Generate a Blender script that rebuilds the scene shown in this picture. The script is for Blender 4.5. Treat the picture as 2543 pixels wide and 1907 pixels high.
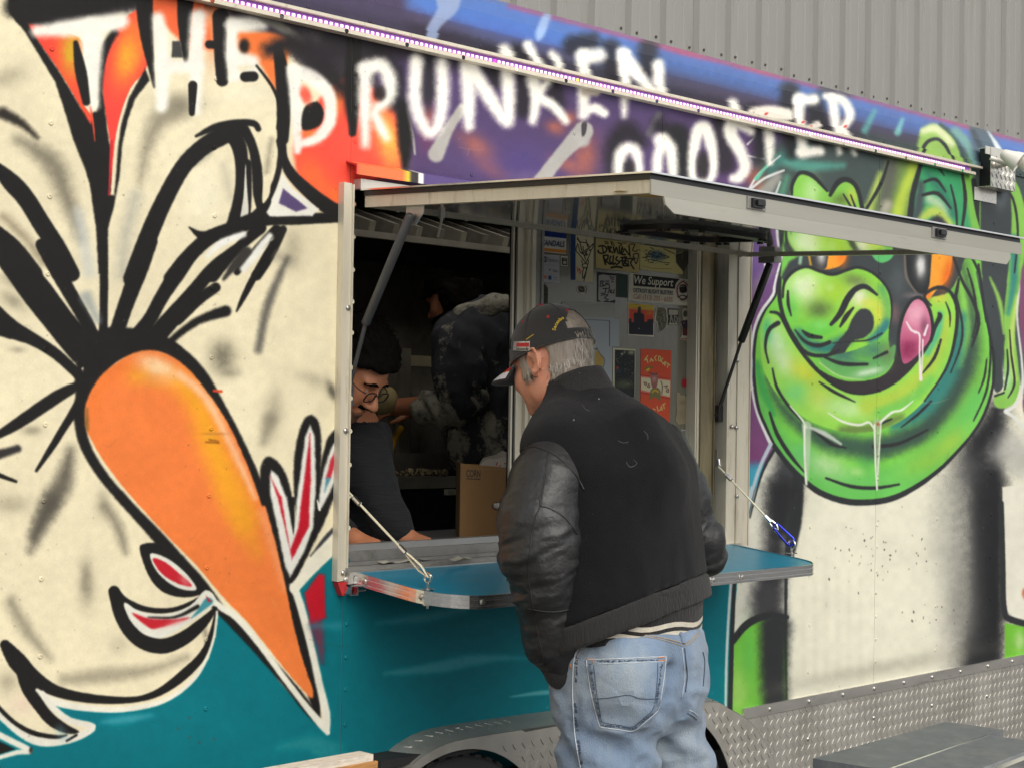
import bpy, bmesh, math, random
import numpy as np
from mathutils import Vector, Matrix
random.seed(7); RNG = np.random.default_rng(7)
for o in list(bpy.data.objects): bpy.data.objects.remove(o)
SC = bpy.context.scene
COL = SC.collection
# ---------------------------------------------------------------- camera
FPX = 4100.0; CX, CY = 1271.5, 953.5            # focal length and centre in pixels of a 2543 px wide frame
TH, PITCH, ROLL = math.radians(44.66), 72/4100.0, 0.0155
CAMP = np.array([0.0, -3.194, 1.55])
_h = np.array([math.cos(TH), math.sin(TH), 0]); _r = np.array([math.sin(TH), -math.cos(TH), 0]); _u = np.array([0, 0, 1.0])
FW = math.cos(PITCH)*_h + math.sin(PITCH)*_u
_up = -math.sin(PITCH)*_h + math.cos(PITCH)*_u
RT = math.cos(ROLL)*_r + math.sin(ROLL)*_up
UP = -math.sin(ROLL)*_r + math.cos(ROLL)*_up
cam = bpy.data.cameras.new('camera'); camo = bpy.data.objects.new('camera', cam); COL.objects.link(camo)
m = Matrix.Identity(4)
for i in range(3):
    m[i][0] = RT[i]; m[i][1] = UP[i]; m[i][2] = -FW[i]; m[i][3] = CAMP[i]
camo.matrix_world = m
cam.sensor_width = 36.0; cam.lens = FPX/2543*36.0; cam.clip_end = 800; cam.clip_start = 0.05
SC.camera = camo
# ---------------------------------------------------------------- world, sun, exposure
SUN_EL, SUN_AZ = math.radians(42), math.radians(256)   # azimuth measured from +x, counter-clockwise: behind the viewer, to the left
W = bpy.data.worlds.new('World'); SC.world = W; W.use_nodes = True
nt = W.node_tree; nt.nodes.clear()
sky = nt.nodes.new('ShaderNodeTexSky'); sky.sky_type = 'NISHITA'; sky.sun_disc = False
sky.sun_elevation = SUN_EL; sky.sun_rotation = math.radians(90) - SUN_AZ
sky.dust_density = 3.0
hs = nt.nodes.new('ShaderNodeHueSaturation'); hs.inputs['Saturation'].default_value = 0.16
bgn = nt.nodes.new('ShaderNodeBackground'); bgn.inputs['Strength'].default_value = 0.15
wo = nt.nodes.new('ShaderNodeOutputWorld')
nt.links.new(sky.outputs[0], hs.inputs['Color']); nt.links.new(hs.outputs[0], bgn.inputs[0]); nt.links.new(bgn.outputs[0], wo.inputs[0])
sl = bpy.data.lights.new('sun', 'SUN'); sl.energy = 1.1; sl.angle = math.radians(60); sl.color = (1.0, 0.885, 0.70)
so = bpy.data.objects.new('sun', sl); COL.objects.link(so)
sd = Vector((math.cos(SUN_EL)*math.cos(SUN_AZ), math.cos(SUN_EL)*math.sin(SUN_AZ), math.sin(SUN_EL)))
so.rotation_euler = (-sd).to_track_quat('-Z', 'Y').to_euler(); so.location = (-3, -8, 8)
SC.view_settings.view_transform = 'Standard'; SC.view_settings.look = 'None'
SC.view_settings.exposure = 0.42; SC.view_settings.gamma = 1.0; SC.view_settings.use_curve_mapping = False
SC.render.engine = 'CYCLES'
SC.cycles.max_bounces = 8; SC.cycles.transparent_max_bounces = 12
try:
    SC.cycles.use_denoising = True
except Exception: pass

# ---------------------------------------------------------------- helpers: rays, names, meshes
def ray(px, py):
    d = FW + (px-CX)/FPX*RT - (py-CY)/FPX*UP
    return d
def on_y(px, py, y=0.0):
    d = ray(px, py); t = (y-CAMP[1])/d[1]; return CAMP + t*d
def on_x(px, py, x):
    d = ray(px, py); t = (x-CAMP[0])/d[0]; return CAMP + t*d
def on_z(px, py, z):
    d = ray(px, py); t = (z-CAMP[2])/d[2]; return CAMP + t*d
def at_d(px, py, depth):
    return CAMP + depth*ray(px, py)
def proj(P):
    P = np.asarray(P, float); v = P-CAMP; w = v@FW
    return np.stack([CX+FPX*(v@RT)/w, CY-FPX*(v@UP)/w], -1)

def thing(name, label, cat, loc=(0, 0, 0), group=None, kind=None):
    o = bpy.data.objects.new(name, None); COL.objects.link(o); o.location = loc
    o.empty_display_size = 0.1
    o['label'] = label; o['category'] = cat
    if group: o['group'] = group
    if kind: o['kind'] = kind
    return o
def tag(o, label, cat, group=None, kind=None):
    o['label'] = label; o['category'] = cat
    if group: o['group'] = group
    if kind: o['kind'] = kind
    return o
def put(name, me, mat=None, parent=None, smooth=None, world=True):
    """link a mesh as one object; its vertices are in world space, moved under the parent"""
    o = bpy.data.objects.new(name, me); COL.objects.link(o)
    if mat is not None:
        ms = mat if isinstance(mat, (list, tuple)) else [mat]
        if len(me.materials) == 0:
            for x in ms: me.materials.append(x)
    if parent is not None:
        o.parent = parent
        if world: o.matrix_parent_inverse = wm(parent).inverted()
    if smooth is not None and me.polygons:
        me.polygons.foreach_set('use_smooth', [bool(smooth)]*len(me.polygons))
    return o
def wm(o):
    mm = Matrix.LocRotScale(o.location, o.rotation_euler, o.scale)
    if o.parent: return wm(o.parent) @ o.matrix_parent_inverse @ mm
    return mm
def dup(o, parent, loc=None):
    c = o.copy(); COL.objects.link(c); c.parent = parent; c.matrix_parent_inverse = o.matrix_parent_inverse.copy()
    if loc is not None: c.location = loc
    return c
class MB:
    def __init__(s): s.bm = bmesh.new()
    def box(s, x0, x1, y0, y1, z0, z1, M=None):
        c = [(x, y, z) for x in (x0, x1) for y in (y0, y1) for z in (z0, z1)]
        v = [s.bm.verts.new(M @ Vector(p) if M else p) for p in c]
        for f in ((0,1,3,2),(4,6,7,5),(0,4,5,1),(2,3,7,6),(0,2,6,4),(1,5,7,3)):
            s.bm.faces.new([v[i] for i in f])
        return s
    def obox(s, a, b, up, w, h):
        """box along a->b, w wide sideways, h thick along up"""
        a, b, up = Vector(a), Vector(b), Vector(up).normalized()
        d = (b-a); L = d.length; d.normalize(); sd_ = d.cross(up).normalized(); up = sd_.cross(d)
        M = Matrix((( d.x, sd_.x, up.x, a.x), (d.y, sd_.y, up.y, a.y), (d.z, sd_.z, up.z, a.z), (0,0,0,1)))
        return s.box(0, L, -w/2, w/2, -h/2, h/2, M)
    def tube(s, pts, r, n=8, cap=True, closed=False):
        pts = [Vector(p) for p in pts]; N = len(pts)
        rs = r if isinstance(r, (list, tuple)) else [r]*N
        rings = []; prev = None
        for i, p in enumerate(pts):
            if closed: t = pts[(i+1) % N]-pts[i-1]
            else: t = pts[min(i+1, N-1)]-pts[max(i-1, 0)]
            t.normalize()
            if prev is None:
                a = Vector((0, 0, 1)) if abs(t.z) < 0.9 else Vector((1, 0, 0))
                nrm = t.cross(a).normalized()
            else:
                nrm = (prev - t*prev.dot(t)); nrm = nrm.normalized() if nrm.length > 1e-6 else t.orthogonal().normalized()
            prev = nrm; bn = t.cross(nrm)
            rings.append([s.bm.verts.new(p + (nrm*math.cos(2*math.pi*k/n)+bn*math.sin(2*math.pi*k/n))*rs[i]) for k in range(n)])
        R = range(N if closed else N-1)
        for i in R:
            A, B = rings[i], rings[(i+1) % N]
            for k in range(n): s.bm.faces.new((A[k], A[(k+1) % n], B[(k+1) % n], B[k]))
        if cap and not closed:
            s.bm.faces.new(list(reversed(rings[0]))); s.bm.faces.new(rings[-1])
        return s
    def prism(s, poly, vec):
        """closed planar polygon (3-D points) extruded by vec"""
        vec = Vector(vec); a = [s.bm.verts.new(p) for p in poly]; b = [s.bm.verts.new(Vector(p)+vec) for p in poly]
        n = len(a)
        s.bm.faces.new(list(reversed(a))); s.bm.faces.new(b)
        for i in range(n): s.bm.faces.new((a[i], a[(i+1) % n], b[(i+1) % n], b[i]))
        return s
    def lathe(s, prof, M=None, n=24):
        """prof: (radius, height) list spun round z"""
        rings = []
        for (r, z) in prof:
            if r < 1e-6: rings.append([s.bm.verts.new(M @ Vector((0, 0, z)) if M else (0, 0, z))])
            else: rings.append([s.bm.verts.new((M @ Vector((r*math.cos(2*math.pi*k/n), r*math.sin(2*math.pi*k/n), z))) if M else (r*math.cos(2*math.pi*k/n), r*math.sin(2*math.pi*k/n), z)) for k in range(n)])
        for A, B in zip(rings, rings[1:]):
            for k in range(n):
                k2 = (k+1) % n
                if len(A) == 1 and len(B) == 1: continue
                if len(A) == 1: s.bm.faces.new((A[0], B[k2], B[k]))
                elif len(B) == 1: s.bm.faces.new((A[k], A[k2], B[0]))
                else: s.bm.faces.new((A[k], A[k2], B[k2], B[k]))
        return s
    def face(s, pts): s.bm.faces.new([s.bm.verts.new(p) for p in pts]); return s
    def grid(s, P, closed_u=False):
        """P[i][j] 3-D points"""
        V = [[s.bm.verts.new(p) for p in row] for row in P]
        n, mm = len(V), len(V[0])
        for i in range(n-1):
            for j in range(mm if closed_u else mm-1):
                j2 = (j+1) % mm
                s.bm.faces.new((V[i][j], V[i][j2], V[i+1][j2], V[i+1][j]))
        return s
    def build(s, name, mat, parent=None, smooth=False, bevel=0, fix=True):
        if bevel:
            es = [e for e in s.bm.edges if len(e.link_faces) == 2 and e.calc_face_angle(0) > 0.6]
            bmesh.ops.bevel(s.bm, geom=es, offset=bevel, segments=2, affect='EDGES', profile=0.6)
        if fix: bmesh.ops.recalc_face_normals(s.bm, faces=s.bm.faces)
        me = bpy.data.meshes.new(name); s.bm.to_mesh(me); s.bm.free()
        o = put(name, me, mat, parent, smooth)
        if smooth and smooth != 'all':
            try: me.set_sharp_from_angle(angle=math.radians(40))
            except Exception: pass
        return o
    def mesh(s, name, mat):
        bmesh.ops.recalc_face_normals(s.bm, faces=s.bm.faces)
        me = bpy.data.meshes.new(name); s.bm.to_mesh(me); s.bm.free(); me.materials.append(mat); return me

# ---------------------------------------------------------------- materials
def lin(c):
    c = np.asarray(c, float)/255.0
    return np.where(c <= 0.04045, c/12.92, ((c+0.055)/1.055)**2.4)
def srgb(l):
    l = np.clip(l, 0, 1); return np.where(l <= 0.0031308, l*12.92, 1.055*l**(1/2.4)-0.055)
def N(nt, t, **k):
    n = nt.nodes.new(t)
    for a, b in k.items(): setattr(n, a, b)
    return n
def mat(name, col, rough=0.5, metal=0.0, var=0.12, vscale=8.0, bump=0.0, bscale=60.0, coat=0.0, spec=0.5, sheen=0.0, stretch=None, emit=None, estr=1.0, dirt=None, rvar=0.1, sss=0.0):
    """principled material; col is linear base colour; var/vscale: mottling; bump: fine relief; stretch: anisotropic noise scale"""
    m = bpy.data.materials.new(name); m.use_nodes = True; nt = m.node_tree; b = nt.nodes['Principled BSDF']
    b.inputs['Roughness'].default_value = rough; b.inputs['Metallic'].default_value = metal
    b.inputs['Specular IOR Level'].default_value = spec
    b.inputs['Coat Weight'].default_value = coat; b.inputs['Coat Roughness'].default_value = 0.06
    if sheen: b.inputs['Sheen Weight'].default_value = sheen; b.inputs['Sheen Roughness'].default_value = 0.5
    if sss: b.inputs['Subsurface Weight'].default_value = sss; b.inputs['Subsurface Radius'].default_value = (0.012, 0.005, 0.003); b.inputs['Subsurface Scale'].default_value = 1.0
    col = tuple(col)[:3]
    tc = N(nt, 'ShaderNodeTexCoord'); mp = N(nt, 'ShaderNodeMapping')
    if stretch: mp.inputs['Scale'].default_value = stretch
    nt.links.new(tc.outputs['Object'], mp.inputs[0])
    n1 = N(nt, 'ShaderNodeTexNoise'); n1.inputs['Scale'].default_value = vscale; n1.inputs['Detail'].default_value = 6; n1.inputs['Roughness'].default_value = 0.65
    nt.links.new(mp.outputs[0], n1.inputs['Vector'])
    mr = N(nt, 'ShaderNodeMapRange'); mr.inputs[1].default_value = 0.25; mr.inputs[2].default_value = 0.75; mr.inputs[3].default_value = 1-var; mr.inputs[4].default_value = 1+var
    nt.links.new(n1.outputs[0], mr.inputs[0])
    mx = N(nt, 'ShaderNodeVectorMath', operation='SCALE'); mx.inputs[0].default_value = col
    nt.links.new(mr.outputs[0], mx.inputs['Scale'])
    src = mx.outputs[0]
    if dirt:
        dc, dscale, lo, hi = dirt
        n3 = N(nt, 'ShaderNodeTexNoise'); n3.inputs['Scale'].default_value = dscale; n3.inputs['Detail'].default_value = 8; n3.inputs['Roughness'].default_value = 0.7
        nt.links.new(mp.outputs[0], n3.inputs['Vector'])
        r3 = N(nt, 'ShaderNodeMapRange'); r3.inputs[1].default_value = lo; r3.inputs[2].default_value = hi
        nt.links.new(n3.outputs[0], r3.inputs[0])
        mm = N(nt, 'ShaderNodeMix', data_type='RGBA'); nt.links.new(r3.outputs[0], mm.inputs[0]); nt.links.new(src, mm.inputs[6]); mm.inputs[7].default_value = (*dc, 1)
        src = mm.outputs[2]
    nt.links.new(src, b.inputs['Base Color'])
    if rvar:
        rr = N(nt, 'ShaderNodeMapRange'); rr.inputs[3].default_value = max(0.02, rough-rvar); rr.inputs[4].default_value = min(1, rough+rvar)
        nt.links.new(n1.outputs[0], rr.inputs[0]); nt.links.new(rr.outputs[0], b.inputs['Roughness'])
    if bump:
        n2 = N(nt, 'ShaderNodeTexNoise'); n2.inputs['Scale'].default_value = bscale; n2.inputs['Detail'].default_value = 5
        nt.links.new(mp.outputs[0], n2.inputs['Vector'])
        bp = N(nt, 'ShaderNodeBump'); bp.inputs['Strength'].default_value = bump; bp.inputs['Distance'].default_value = 0.01
        nt.links.new(n2.outputs[0], bp.inputs['Height']); nt.links.new(bp.outputs[0], b.inputs['Normal'])
    if emit is not None:
        b.inputs['Emission Color'].default_value = (*emit, 1); b.inputs['Emission Strength'].default_value = estr
    return m
def np_image(name, rgb):
    """rgb: HxWx3 display-coded floats, row 0 at the top"""
    h, w = rgb.shape[:2]
    im = bpy.data.images.new(name, w, h, alpha=False)
    px = np.ones((h, w, 4), np.float32); px[..., :3] = np.clip(rgb[::-1], 0, 1)
    im.pixels.foreach_set(px.ravel()); im.update(); im.pack()
    return im
# ---------------------------------------------------------------- spray-paint engine (flat print on the trailer's skin, numpy)
class Canvas:
    def __init__(s, x0, y0, x1, y1, sc, col):
        s.sc, s.x0, s.y0 = sc, x0, y0
        s.w, s.h = int((x1-x0)*sc), int((y1-y0)*sc)
        s.a = np.empty((s.h, s.w, 3), np.float32); s.a[:] = np.array(col)/255.0
        s.clip = None; s.T = (0, 0, 1.0)
        g = RNG.random((s.h, s.w), dtype=np.float32)-0.5
        g2 = np.zeros_like(g); k = 6
        lo = RNG.random((s.h//k+2, s.w//k+2), dtype=np.float32)-0.5
        yi = np.linspace(0, lo.shape[0]-1.01, s.h); xi = np.linspace(0, lo.shape[1]-1.01, s.w)
        y0_, x0_ = yi.astype(int), xi.astype(int); fy, fx = (yi-y0_)[:, None], (xi-x0_)[None]
        s.g = 0.9*g + 0.8*(lo[y0_][:, x0_]*(1-fy)*(1-fx)+lo[y0_+1][:, x0_]*fy*(1-fx)+lo[y0_][:, x0_+1]*(1-fy)*fx+lo[y0_+1][:, x0_+1]*fy*fx).astype(np.float32)
    def tile(s, t): s.T = t
    def tr(s, pts):
        p = np.asarray(pts, np.float32).reshape(-1, 2)*s.T[2] + np.array(s.T[:2], np.float32)
        return (p-np.array([s.x0, s.y0], np.float32))*s.sc
    def k(s): return s.T[2]*s.sc
    def bbox(s, p, m):
        x0 = max(0, int(p[:, 0].min()-m)); x1 = min(s.w, int(p[:, 0].max()+m)+2)
        y0 = max(0, int(p[:, 1].min()-m)); y1 = min(s.h, int(p[:, 1].max()+m)+2)
        return x0, y0, x1, y1
    def blend(s, bb, al, col):
        x0, y0, x1, y1 = bb
        if s.clip is not None: al = al*s.clip[y0:y1, x0:x1]
        v = s.a[y0:y1, x0:x1]; v += (np.array(col, np.float32)/255.0 - v)*al[..., None]
def smooth_pts(p, n=5, closed=False, ex=None):
    p = np.asarray(p, np.float32); N_ = len(p)
    if N_ < 3: return p
    out = []
    R = range(N_) if closed else range(N_-1)
    for i in R:
        if closed: a, b, c, d = p[i-1], p[i], p[(i+1) % N_], p[(i+2) % N_]
        else: a, b, c, d = p[max(i-1, 0)], p[i], p[i+1], p[min(i+2, N_-1)]
        for t in np.arange(n)/n:
            out.append(0.5*((2*b)+(-a+c)*t+(2*a-5*b+4*c-d)*t*t+(-a+3*b-3*c+d)*t**3))
    if not closed: out.append(p[-1])
    return np.array(out, np.float32)
def seg_dist(p, w, X, Y):
    best = np.full(X.shape, 1e9, np.float32)
    for i in range(len(p)-1):
        ax, ay = p[i]; dx, dy = p[i+1]-p[i]; L2 = dx*dx+dy*dy+1e-9
        t = np.clip(((X-ax)*dx+(Y-ay)*dy)/L2, 0, 1)
        d = np.hypot(X-ax-t*dx, Y-ay-t*dy) - (w[i]+(w[i+1]-w[i])*t)
        np.minimum(best, d, out=best)
    return best
def ss(x): x = np.clip(x, 0, 1); return x*x*(3-2*x)
def stroke(c, pts, w, col, soft=7, a=1.0, sm=True):
    p = c.tr(pts); w = np.asarray([w]*len(p) if np.isscalar(w) else w, np.float32)
    if len(w) != len(p): w = np.interp(np.linspace(0, 1, len(p)), np.linspace(0, 1, len(w)), w)
    q = np.concatenate([p, (w*c.k()/2)[:, None]], 1)
    if sm and len(p) > 2: q = smooth_pts(q, 4)
    sf = max(soft*c.k(), 0.6); m = q[:, 2].max()+sf+2
    bb = c.bbox(q[:, :2], m)
    if bb[2] <= bb[0] or bb[3] <= bb[1]: return
    Y, X = np.mgrid[bb[1]:bb[3], bb[0]:bb[2]].astype(np.float32)
    d = seg_dist(q[:, :2], np.maximum(q[:, 2], 0.2), X, Y) + c.g[bb[1]:bb[3], bb[0]:bb[2]]*sf*0.36
    c.blend(bb, ss(0.5-d/(2*sf))*a, col)
def poly_mask(c, p, soft, bb=None):
    sf = max(soft*c.k(), 0.6)
    bb = bb or c.bbox(p, sf+2)
    if bb[2] <= bb[0] or bb[3] <= bb[1]: return bb, None
    Y, X = np.mgrid[bb[1]:bb[3], bb[0]:bb[2]].astype(np.float32)
    ins = np.zeros(X.shape, bool); n = len(p)
    for i in range(n):
        x1, y1 = p[i]; x2, y2 = p[(i+1) % n]
        if y1 == y2: continue
        cr = ((y1 > Y) != (y2 > Y)) & (X < (x2-x1)*(Y-y1)/(y2-y1)+x1)
        ins ^= cr
    pc = np.concatenate([p, p[:1]]); d = seg_dist(pc, np.zeros(len(pc)), X, Y)
    d = np.where(ins, -d, d) + c.g[bb[1]:bb[3], bb[0]:bb[2]]*sf*0.55
    return bb, ss(0.5-d/(2*sf))
def fill(c, pts, col, soft=5, a=1.0, sm=True):
    p = c.tr(pts)
    if sm: p = smooth_pts(p, 4, True)
    bb, al = poly_mask(c, p, soft)
    if al is not None: c.blend(bb, al*a, col)
def clip(c, pts, soft=4, sm=True):
    if pts is None: c.clip = None; return
    p = c.tr(pts)
    if sm: p = smooth_pts(p, 4, True)
    bb, al = poly_mask(c, p, soft)
    c.clip = np.zeros((c.h, c.w), np.float32)
    if al is not None: c.clip[bb[1]:bb[3], bb[0]:bb[2]] = al
def blob(c, x, y, rx, ry, col, a=1.0, ang=0, hard=1.0):
    p = c.tr([(x, y)])[0]; k = c.k(); R = max(rx, ry)*k*2.2
    bb = c.bbox(np.array([p]), R)
    if bb[2] <= bb[0] or bb[3] <= bb[1]: return
    Y, X = np.mgrid[bb[1]:bb[3], bb[0]:bb[2]].astype(np.float32)
    ca, sa = math.cos(math.radians(ang)), math.sin(math.radians(ang))
    u = ((X-p[0])*ca+(Y-p[1])*sa)/(rx*k); v = (-(X-p[0])*sa+(Y-p[1])*ca)/(ry*k)
    q = np.exp(-(u*u+v*v)**hard)*(1+0.35*c.g[bb[1]:bb[3], bb[0]:bb[2]])
    c.blend(bb, np.clip(q, 0, 1)*a, col)
TS = 900/2212.0
A, B, C = (0, 0, TS), (800, 0, TS), (1643, 0, TS)
D, E, F = (0, 616, TS), (800, 616, TS), (1643, 616, TS)
G, H, I = (0, 1232, TS), (800, 1232, TS), (1643, 1232, TS)
NAT = (0, 0, 1.0)
K = (36, 35, 34); WH = (246, 243, 232); CR = (237, 227, 193); TEAL = (0, 116, 128)

def paint_mural():
    c = Canvas(-260, -220, 2860, 2120, 0.62, (232, 228, 208))
    S = lambda *a, **k: stroke(c, *a, **k)
    f = lambda *a, **k: fill(c, *a, **k)
    b = lambda *a, **k: blob(c, *a, **k)
    # --- grounds
    c.tile(NAT)
    f([(-300, 1300), (860, 1250), (1870, 1180), (1870, 2200), (-300, 2200)], TEAL, sm=False)
    f([(640, -300), (3000, -300), (3000, 760), (1600, 600), (640, 560)], (84, 68, 106), soft=30, sm=False)
    f([(1780, 560), (1960, 560), (1960, 1200), (1780, 1180)], (122, 78, 122), soft=20, sm=False)
    b(1880, 640, 60, 110, (104, 82, 140), 0.9); b(1860, 1130, 40, 60, (130, 72, 120), 0.8)
    f([(1840, 1175), (1905, 1160), (1880, 1300), (1830, 1330)], (72, 165, 192), soft=14)
    # cream body of the bird
    f([(-300, -300), (905, -300), (905, 1330), (846, 1338), (732, 1443), (749, 1517), (810, 1761), (814, 1818), (785, 1798), (692, 1692), (610, 1570), (541, 1513), (533, 1578), (517, 1631), (488, 1680), (443, 1720), (386, 1749), (305, 1764), (224, 1762), (163, 1753), (130, 1745), (163, 1781), (234, 1800), (203, 1828), (163, 1844), (114, 1851), (61, 1836), (16, 1802), (-24, 1761), (-300, 1700)], CR, soft=3, sm=False)
    # --- flames and dark sky behind the feathers
    c.tile(A)
    f([(60, -60), (2300, -600), (2300, 560), (1990, 560), (1740, 300), (1650, 240), (1300, 60), (880, 100), (860, 60), (300, 160), (150, 140)], (64, 58, 66), soft=40, sm=False)
    f([(880, -300), (1180, -300), (1300, 300), (1150, 300), (900, 60)], (240, 105, 62), soft=20, sm=False)
    b(1980, 240, 120, 90, (112, 110, 104), 0.8); b(1300, 150, 60, 200, (245, 120, 62), 0.8)
    f([(1410, 200), (1700, 210), (1760, 320), (1680, 560), (1590, 400), (1440, 300)], (246, 124, 62), soft=18)
    fl1 = [(160, 140), (480, 230), (490, 400), (500, 620), (560, 720), (578, 860), (480, 650), (350, 430), (230, 260)]
    clip(c, fl1); c.tile(A)
    f(fl1, (244, 78, 62)); b(430, 310, 70, 150, (214, 180, 50), 0.95); b(520, 620, 60, 120, (248, 96, 60), 0.8); clip(c, None)
    fl2 = [(690, 180), (860, 60), (900, 380), (790, 540), (720, 740), (690, 920), (668, 1190), (652, 1190), (665, 900), (618, 560), (630, 340)]
    clip(c, fl2); f(fl2, (248, 76, 66)); b(780, 330, 80, 170, (250, 178, 55), 0.95, 15); b(830, 200, 60, 120, (244, 120, 60), 0.7); clip(c, None)
    # cream feather grey shading
    GR = (112, 106, 92)
    for p, w, a in [([(10, 690), (120, 750), (220, 840)], [70, 50, 20], 0.95)]: S(p, w, (44, 40, 36), soft=22, a=a)
    S([(100, 850), (300, 980), (400, 1200), (480, 1450)], [40, 110, 90, 40], GR, soft=60, a=0.75)
    S([(1080, 660), (960, 740), (890, 900), (850, 1100)], [140, 110, 70, 20], GR, soft=60, a=0.65)
    b(40, 470, 130, 60, GR, 0.35, -20); b(1100, 620, 170, 60, GR, 0.35); S([(1650, 850), (1620, 1050)], 20, GR, soft=30, a=0.6)
    S([(820, 1200), (760, 1450), (740, 1660)], 70, (150, 152, 150), soft=60, a=0.5)
    S([(470, 1300), (540, 1660)], 60, (190, 200, 205), soft=50, a=0.6)
    S([(1140, 980), (1240, 920)], 70, (96, 98, 92), soft=40, a=0.9)
    b(1240, 1180, 120, 200, (250, 244, 216), 0.6); b(1500, 560, 160, 70, (246, 240, 214), 0.6)
    S([(1360, 1010), (1400, 1200)], 40, (196, 190, 168), soft=40, a=0.6)
    # big black quills at the top left
    f([(40, -20), (110, -20), (160, 140), (240, 270), (350, 430), (440, 580), (500, 680), (560, 780), (600, 600), (600, 410), (630, 250), (700, 200), (650, 330), (622, 450), (620, 560), (650, 800), (665, 900), (672, 1060), (664, 1190), (690, 1190), (704, 1050), (715, 880), (738, 740), (780, 600), (880, 415), (905, 490), (820, 600), (775, 720), (740, 880), (722, 1080), (690, 1250), (652, 1400), (652, 1670), (595, 1670), (580, 1400), (545, 1150), (520, 1050), (440, 850), (390, 680), (330, 500), (240, 350), (150, 200), (50, 80)], K, soft=8, sm=False)
    S([(575, 700), (600, 950), (640, 1150)], [40, 120, 60], K)
    S([(545, 650), (562, 760), (572, 860)], [14, 10, 4], (240, 84, 60), soft=4); S([(676, 860), (668, 1000), (658, 1190)], [20, 14, 6], (214, 52, 58), soft=4)
    S([(-40, 1010), (60, 1110), (150, 1210), (250, 1370), (340, 1510), (430, 1670)], [60, 110, 110, 110, 110, 100], K)
    S([(-60, 1440), (60, 1530), (180, 1680)], [160, 150, 150], K)
    S([(10, 1320), (120, 1420), (260, 1600)], 40, (130, 118, 96), soft=40, a=0.7)
    # --- T H E
    S([(80, 40), (420, 40), (800, -20)], [130, 150, 120], K, soft=40); S([(120, 110), (300, 130)], 60, K, soft=20)
    S([(690, 200), (620, 330), (600, 600)], [50, 40, 20], K, soft=18)
    S([(220, 190), (480, 165), (730, 130)], [70, 105, 95], WH, soft=30)
    S([(555, 180), (555, 400), (568, 640)], [150, 110, 55], WH, soft=30)
    S([(455, 260), (485, 430), (520, 620)], [30, 70, 48], K, soft=6)
    S([(870, -40), (890, 220), (935, 530)], [110, 80, 14], K, soft=7)
    S([(1130, -60), (1120, 150), (1130, 400)], [110, 80, 24], K, soft=7)
    S([(960, 110), (985, 350), (980, 650)], [75, 95, 70], WH, soft=27); S([(1205, 100), (1190, 350), (1195, 680)], [100, 90, 45], WH, soft=27)
    S([(980, 410), (1200, 400)], 80, WH, soft=27)
    f([(1045, 250), (1095, 250), (1110, 350), (1040, 350)], (70, 70, 68), soft=6, sm=False)
    S([(1170, 520), (1165, 690)], [56, 36], K, soft=5)
    S([(1340, 100), (1338, 280), (1350, 490)], [100, 80, 74], K, soft=7); S([(1270, 270), (1330, 275)], 50, K, soft=5)
    S([(1410, 150), (1410, 330), (1420, 460)], [70, 80, 60], WH, soft=27); S([(1410, 150), (1520, 140), (1600, 150)], [80, 95, 60], WH, soft=30)
    S([(1420, 350), (1540, 370)], [90, 70], WH, soft=27); S([(1410, 480), (1560, 430)], 40, WH, soft=23)
    b(1485, 280, 34, 46, K, 1.0, 0, 2); S([(1490, 468), (1540, 466)], 62, K, soft=6)
    S([(1620, 110), (1780, 210), (1900, 320)], [60, 50, 20], (140, 138, 128), soft=18, a=0.9)
    # --- red sun behind D R
    c.tile(B)
    f([(-160, 820), (30, 540), (200, 480), (430, 660), (490, 900), (460, 1060), (200, 1130), (160, 1300), (-100, 1180), (-170, 1000)], (250, 84, 68), soft=18)
    b(400, 850, 70, 190, (246, 184, 82), 0.95, -10); b(70, 620, 50, 90, (214, 140, 60), 0.8); b(90, 1200, 120, 60, (250, 122, 60), 0.8, 30)
    c.tile(A); b(1900, 1080, 90, 130, (250, 120, 58), 0.7, -30); b(1900, 820, 60, 30, (226, 130, 66), 0.8)
    # black line work around it
    S([(1690, 300), (1720, 480), (1725, 700), (1720, 850)], [60, 90, 84, 70], K)
    S([(1560, 400), (1650, 520), (1700, 640), (1700, 780)], [14, 18, 24, 40], K, soft=6)
    S([(1710, 860), (1725, 960), (1770, 1060), (1890, 1180), (2010, 1270), (2150, 1320)], [60, 50, 66, 80, 90, 50], K)
    S([(1715, 880), (1690, 1060), (1640, 1190), (1590, 1270)], [40, 34, 44, 50], K)
    S([(1640, 300), (1800, 270), (1950, 380), (2080, 540)], [90, 130, 130, 90], (44, 41, 42), soft=50)
    # --- the curl
    S([(800, 1700), (900, 1440), (1000, 1215), (1110, 1020), (1230, 900), (1350, 830), (1430, 800)], [110, 112, 104, 100, 104, 110, 90], K)
    S([(1190, 830), (1310, 775), (1440, 750), (1540, 752), (1570, 785)], [16, 44, 44, 40, 36], K)
    S([(1400, 800), (1455, 900), (1470, 1050), (1450, 1220), (1410, 1390)], [100, 90, 76, 66, 80], K)
    S([(1480, 790), (1530, 880), (1560, 1020), (1570, 1180), (1600, 1300)], [70, 56, 64, 64, 60], K)
    S([(1500, 1000), (1500, 1200), (1495, 1340)], [60, 60, 50], K)
    f([(1492, 1000), (1500, 1120), (1510, 1320), (1462, 1335), (1480, 1200)], (222, 220, 206), soft=4)
    S([(1150, 1388), (1240, 1440), (1390, 1400), (1600, 1330), (1800, 1335), (2140, 1325)], [10, 56, 80, 100, 74, 56], K)
    f([(1715, 1060), (1780, 1150), (1940, 1275), (1900, 1318), (1640, 1322), (1615, 1290), (1680, 1160)], (236, 234, 222), soft=7, sm=False)
    f([(1722, 1150), (1870, 1270), (1800, 1292), (1695, 1240)], (92, 76, 118), soft=7, sm=False)
    S([(1620, 1230), (1600, 1270), (1560, 1310)], 60, K)
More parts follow.
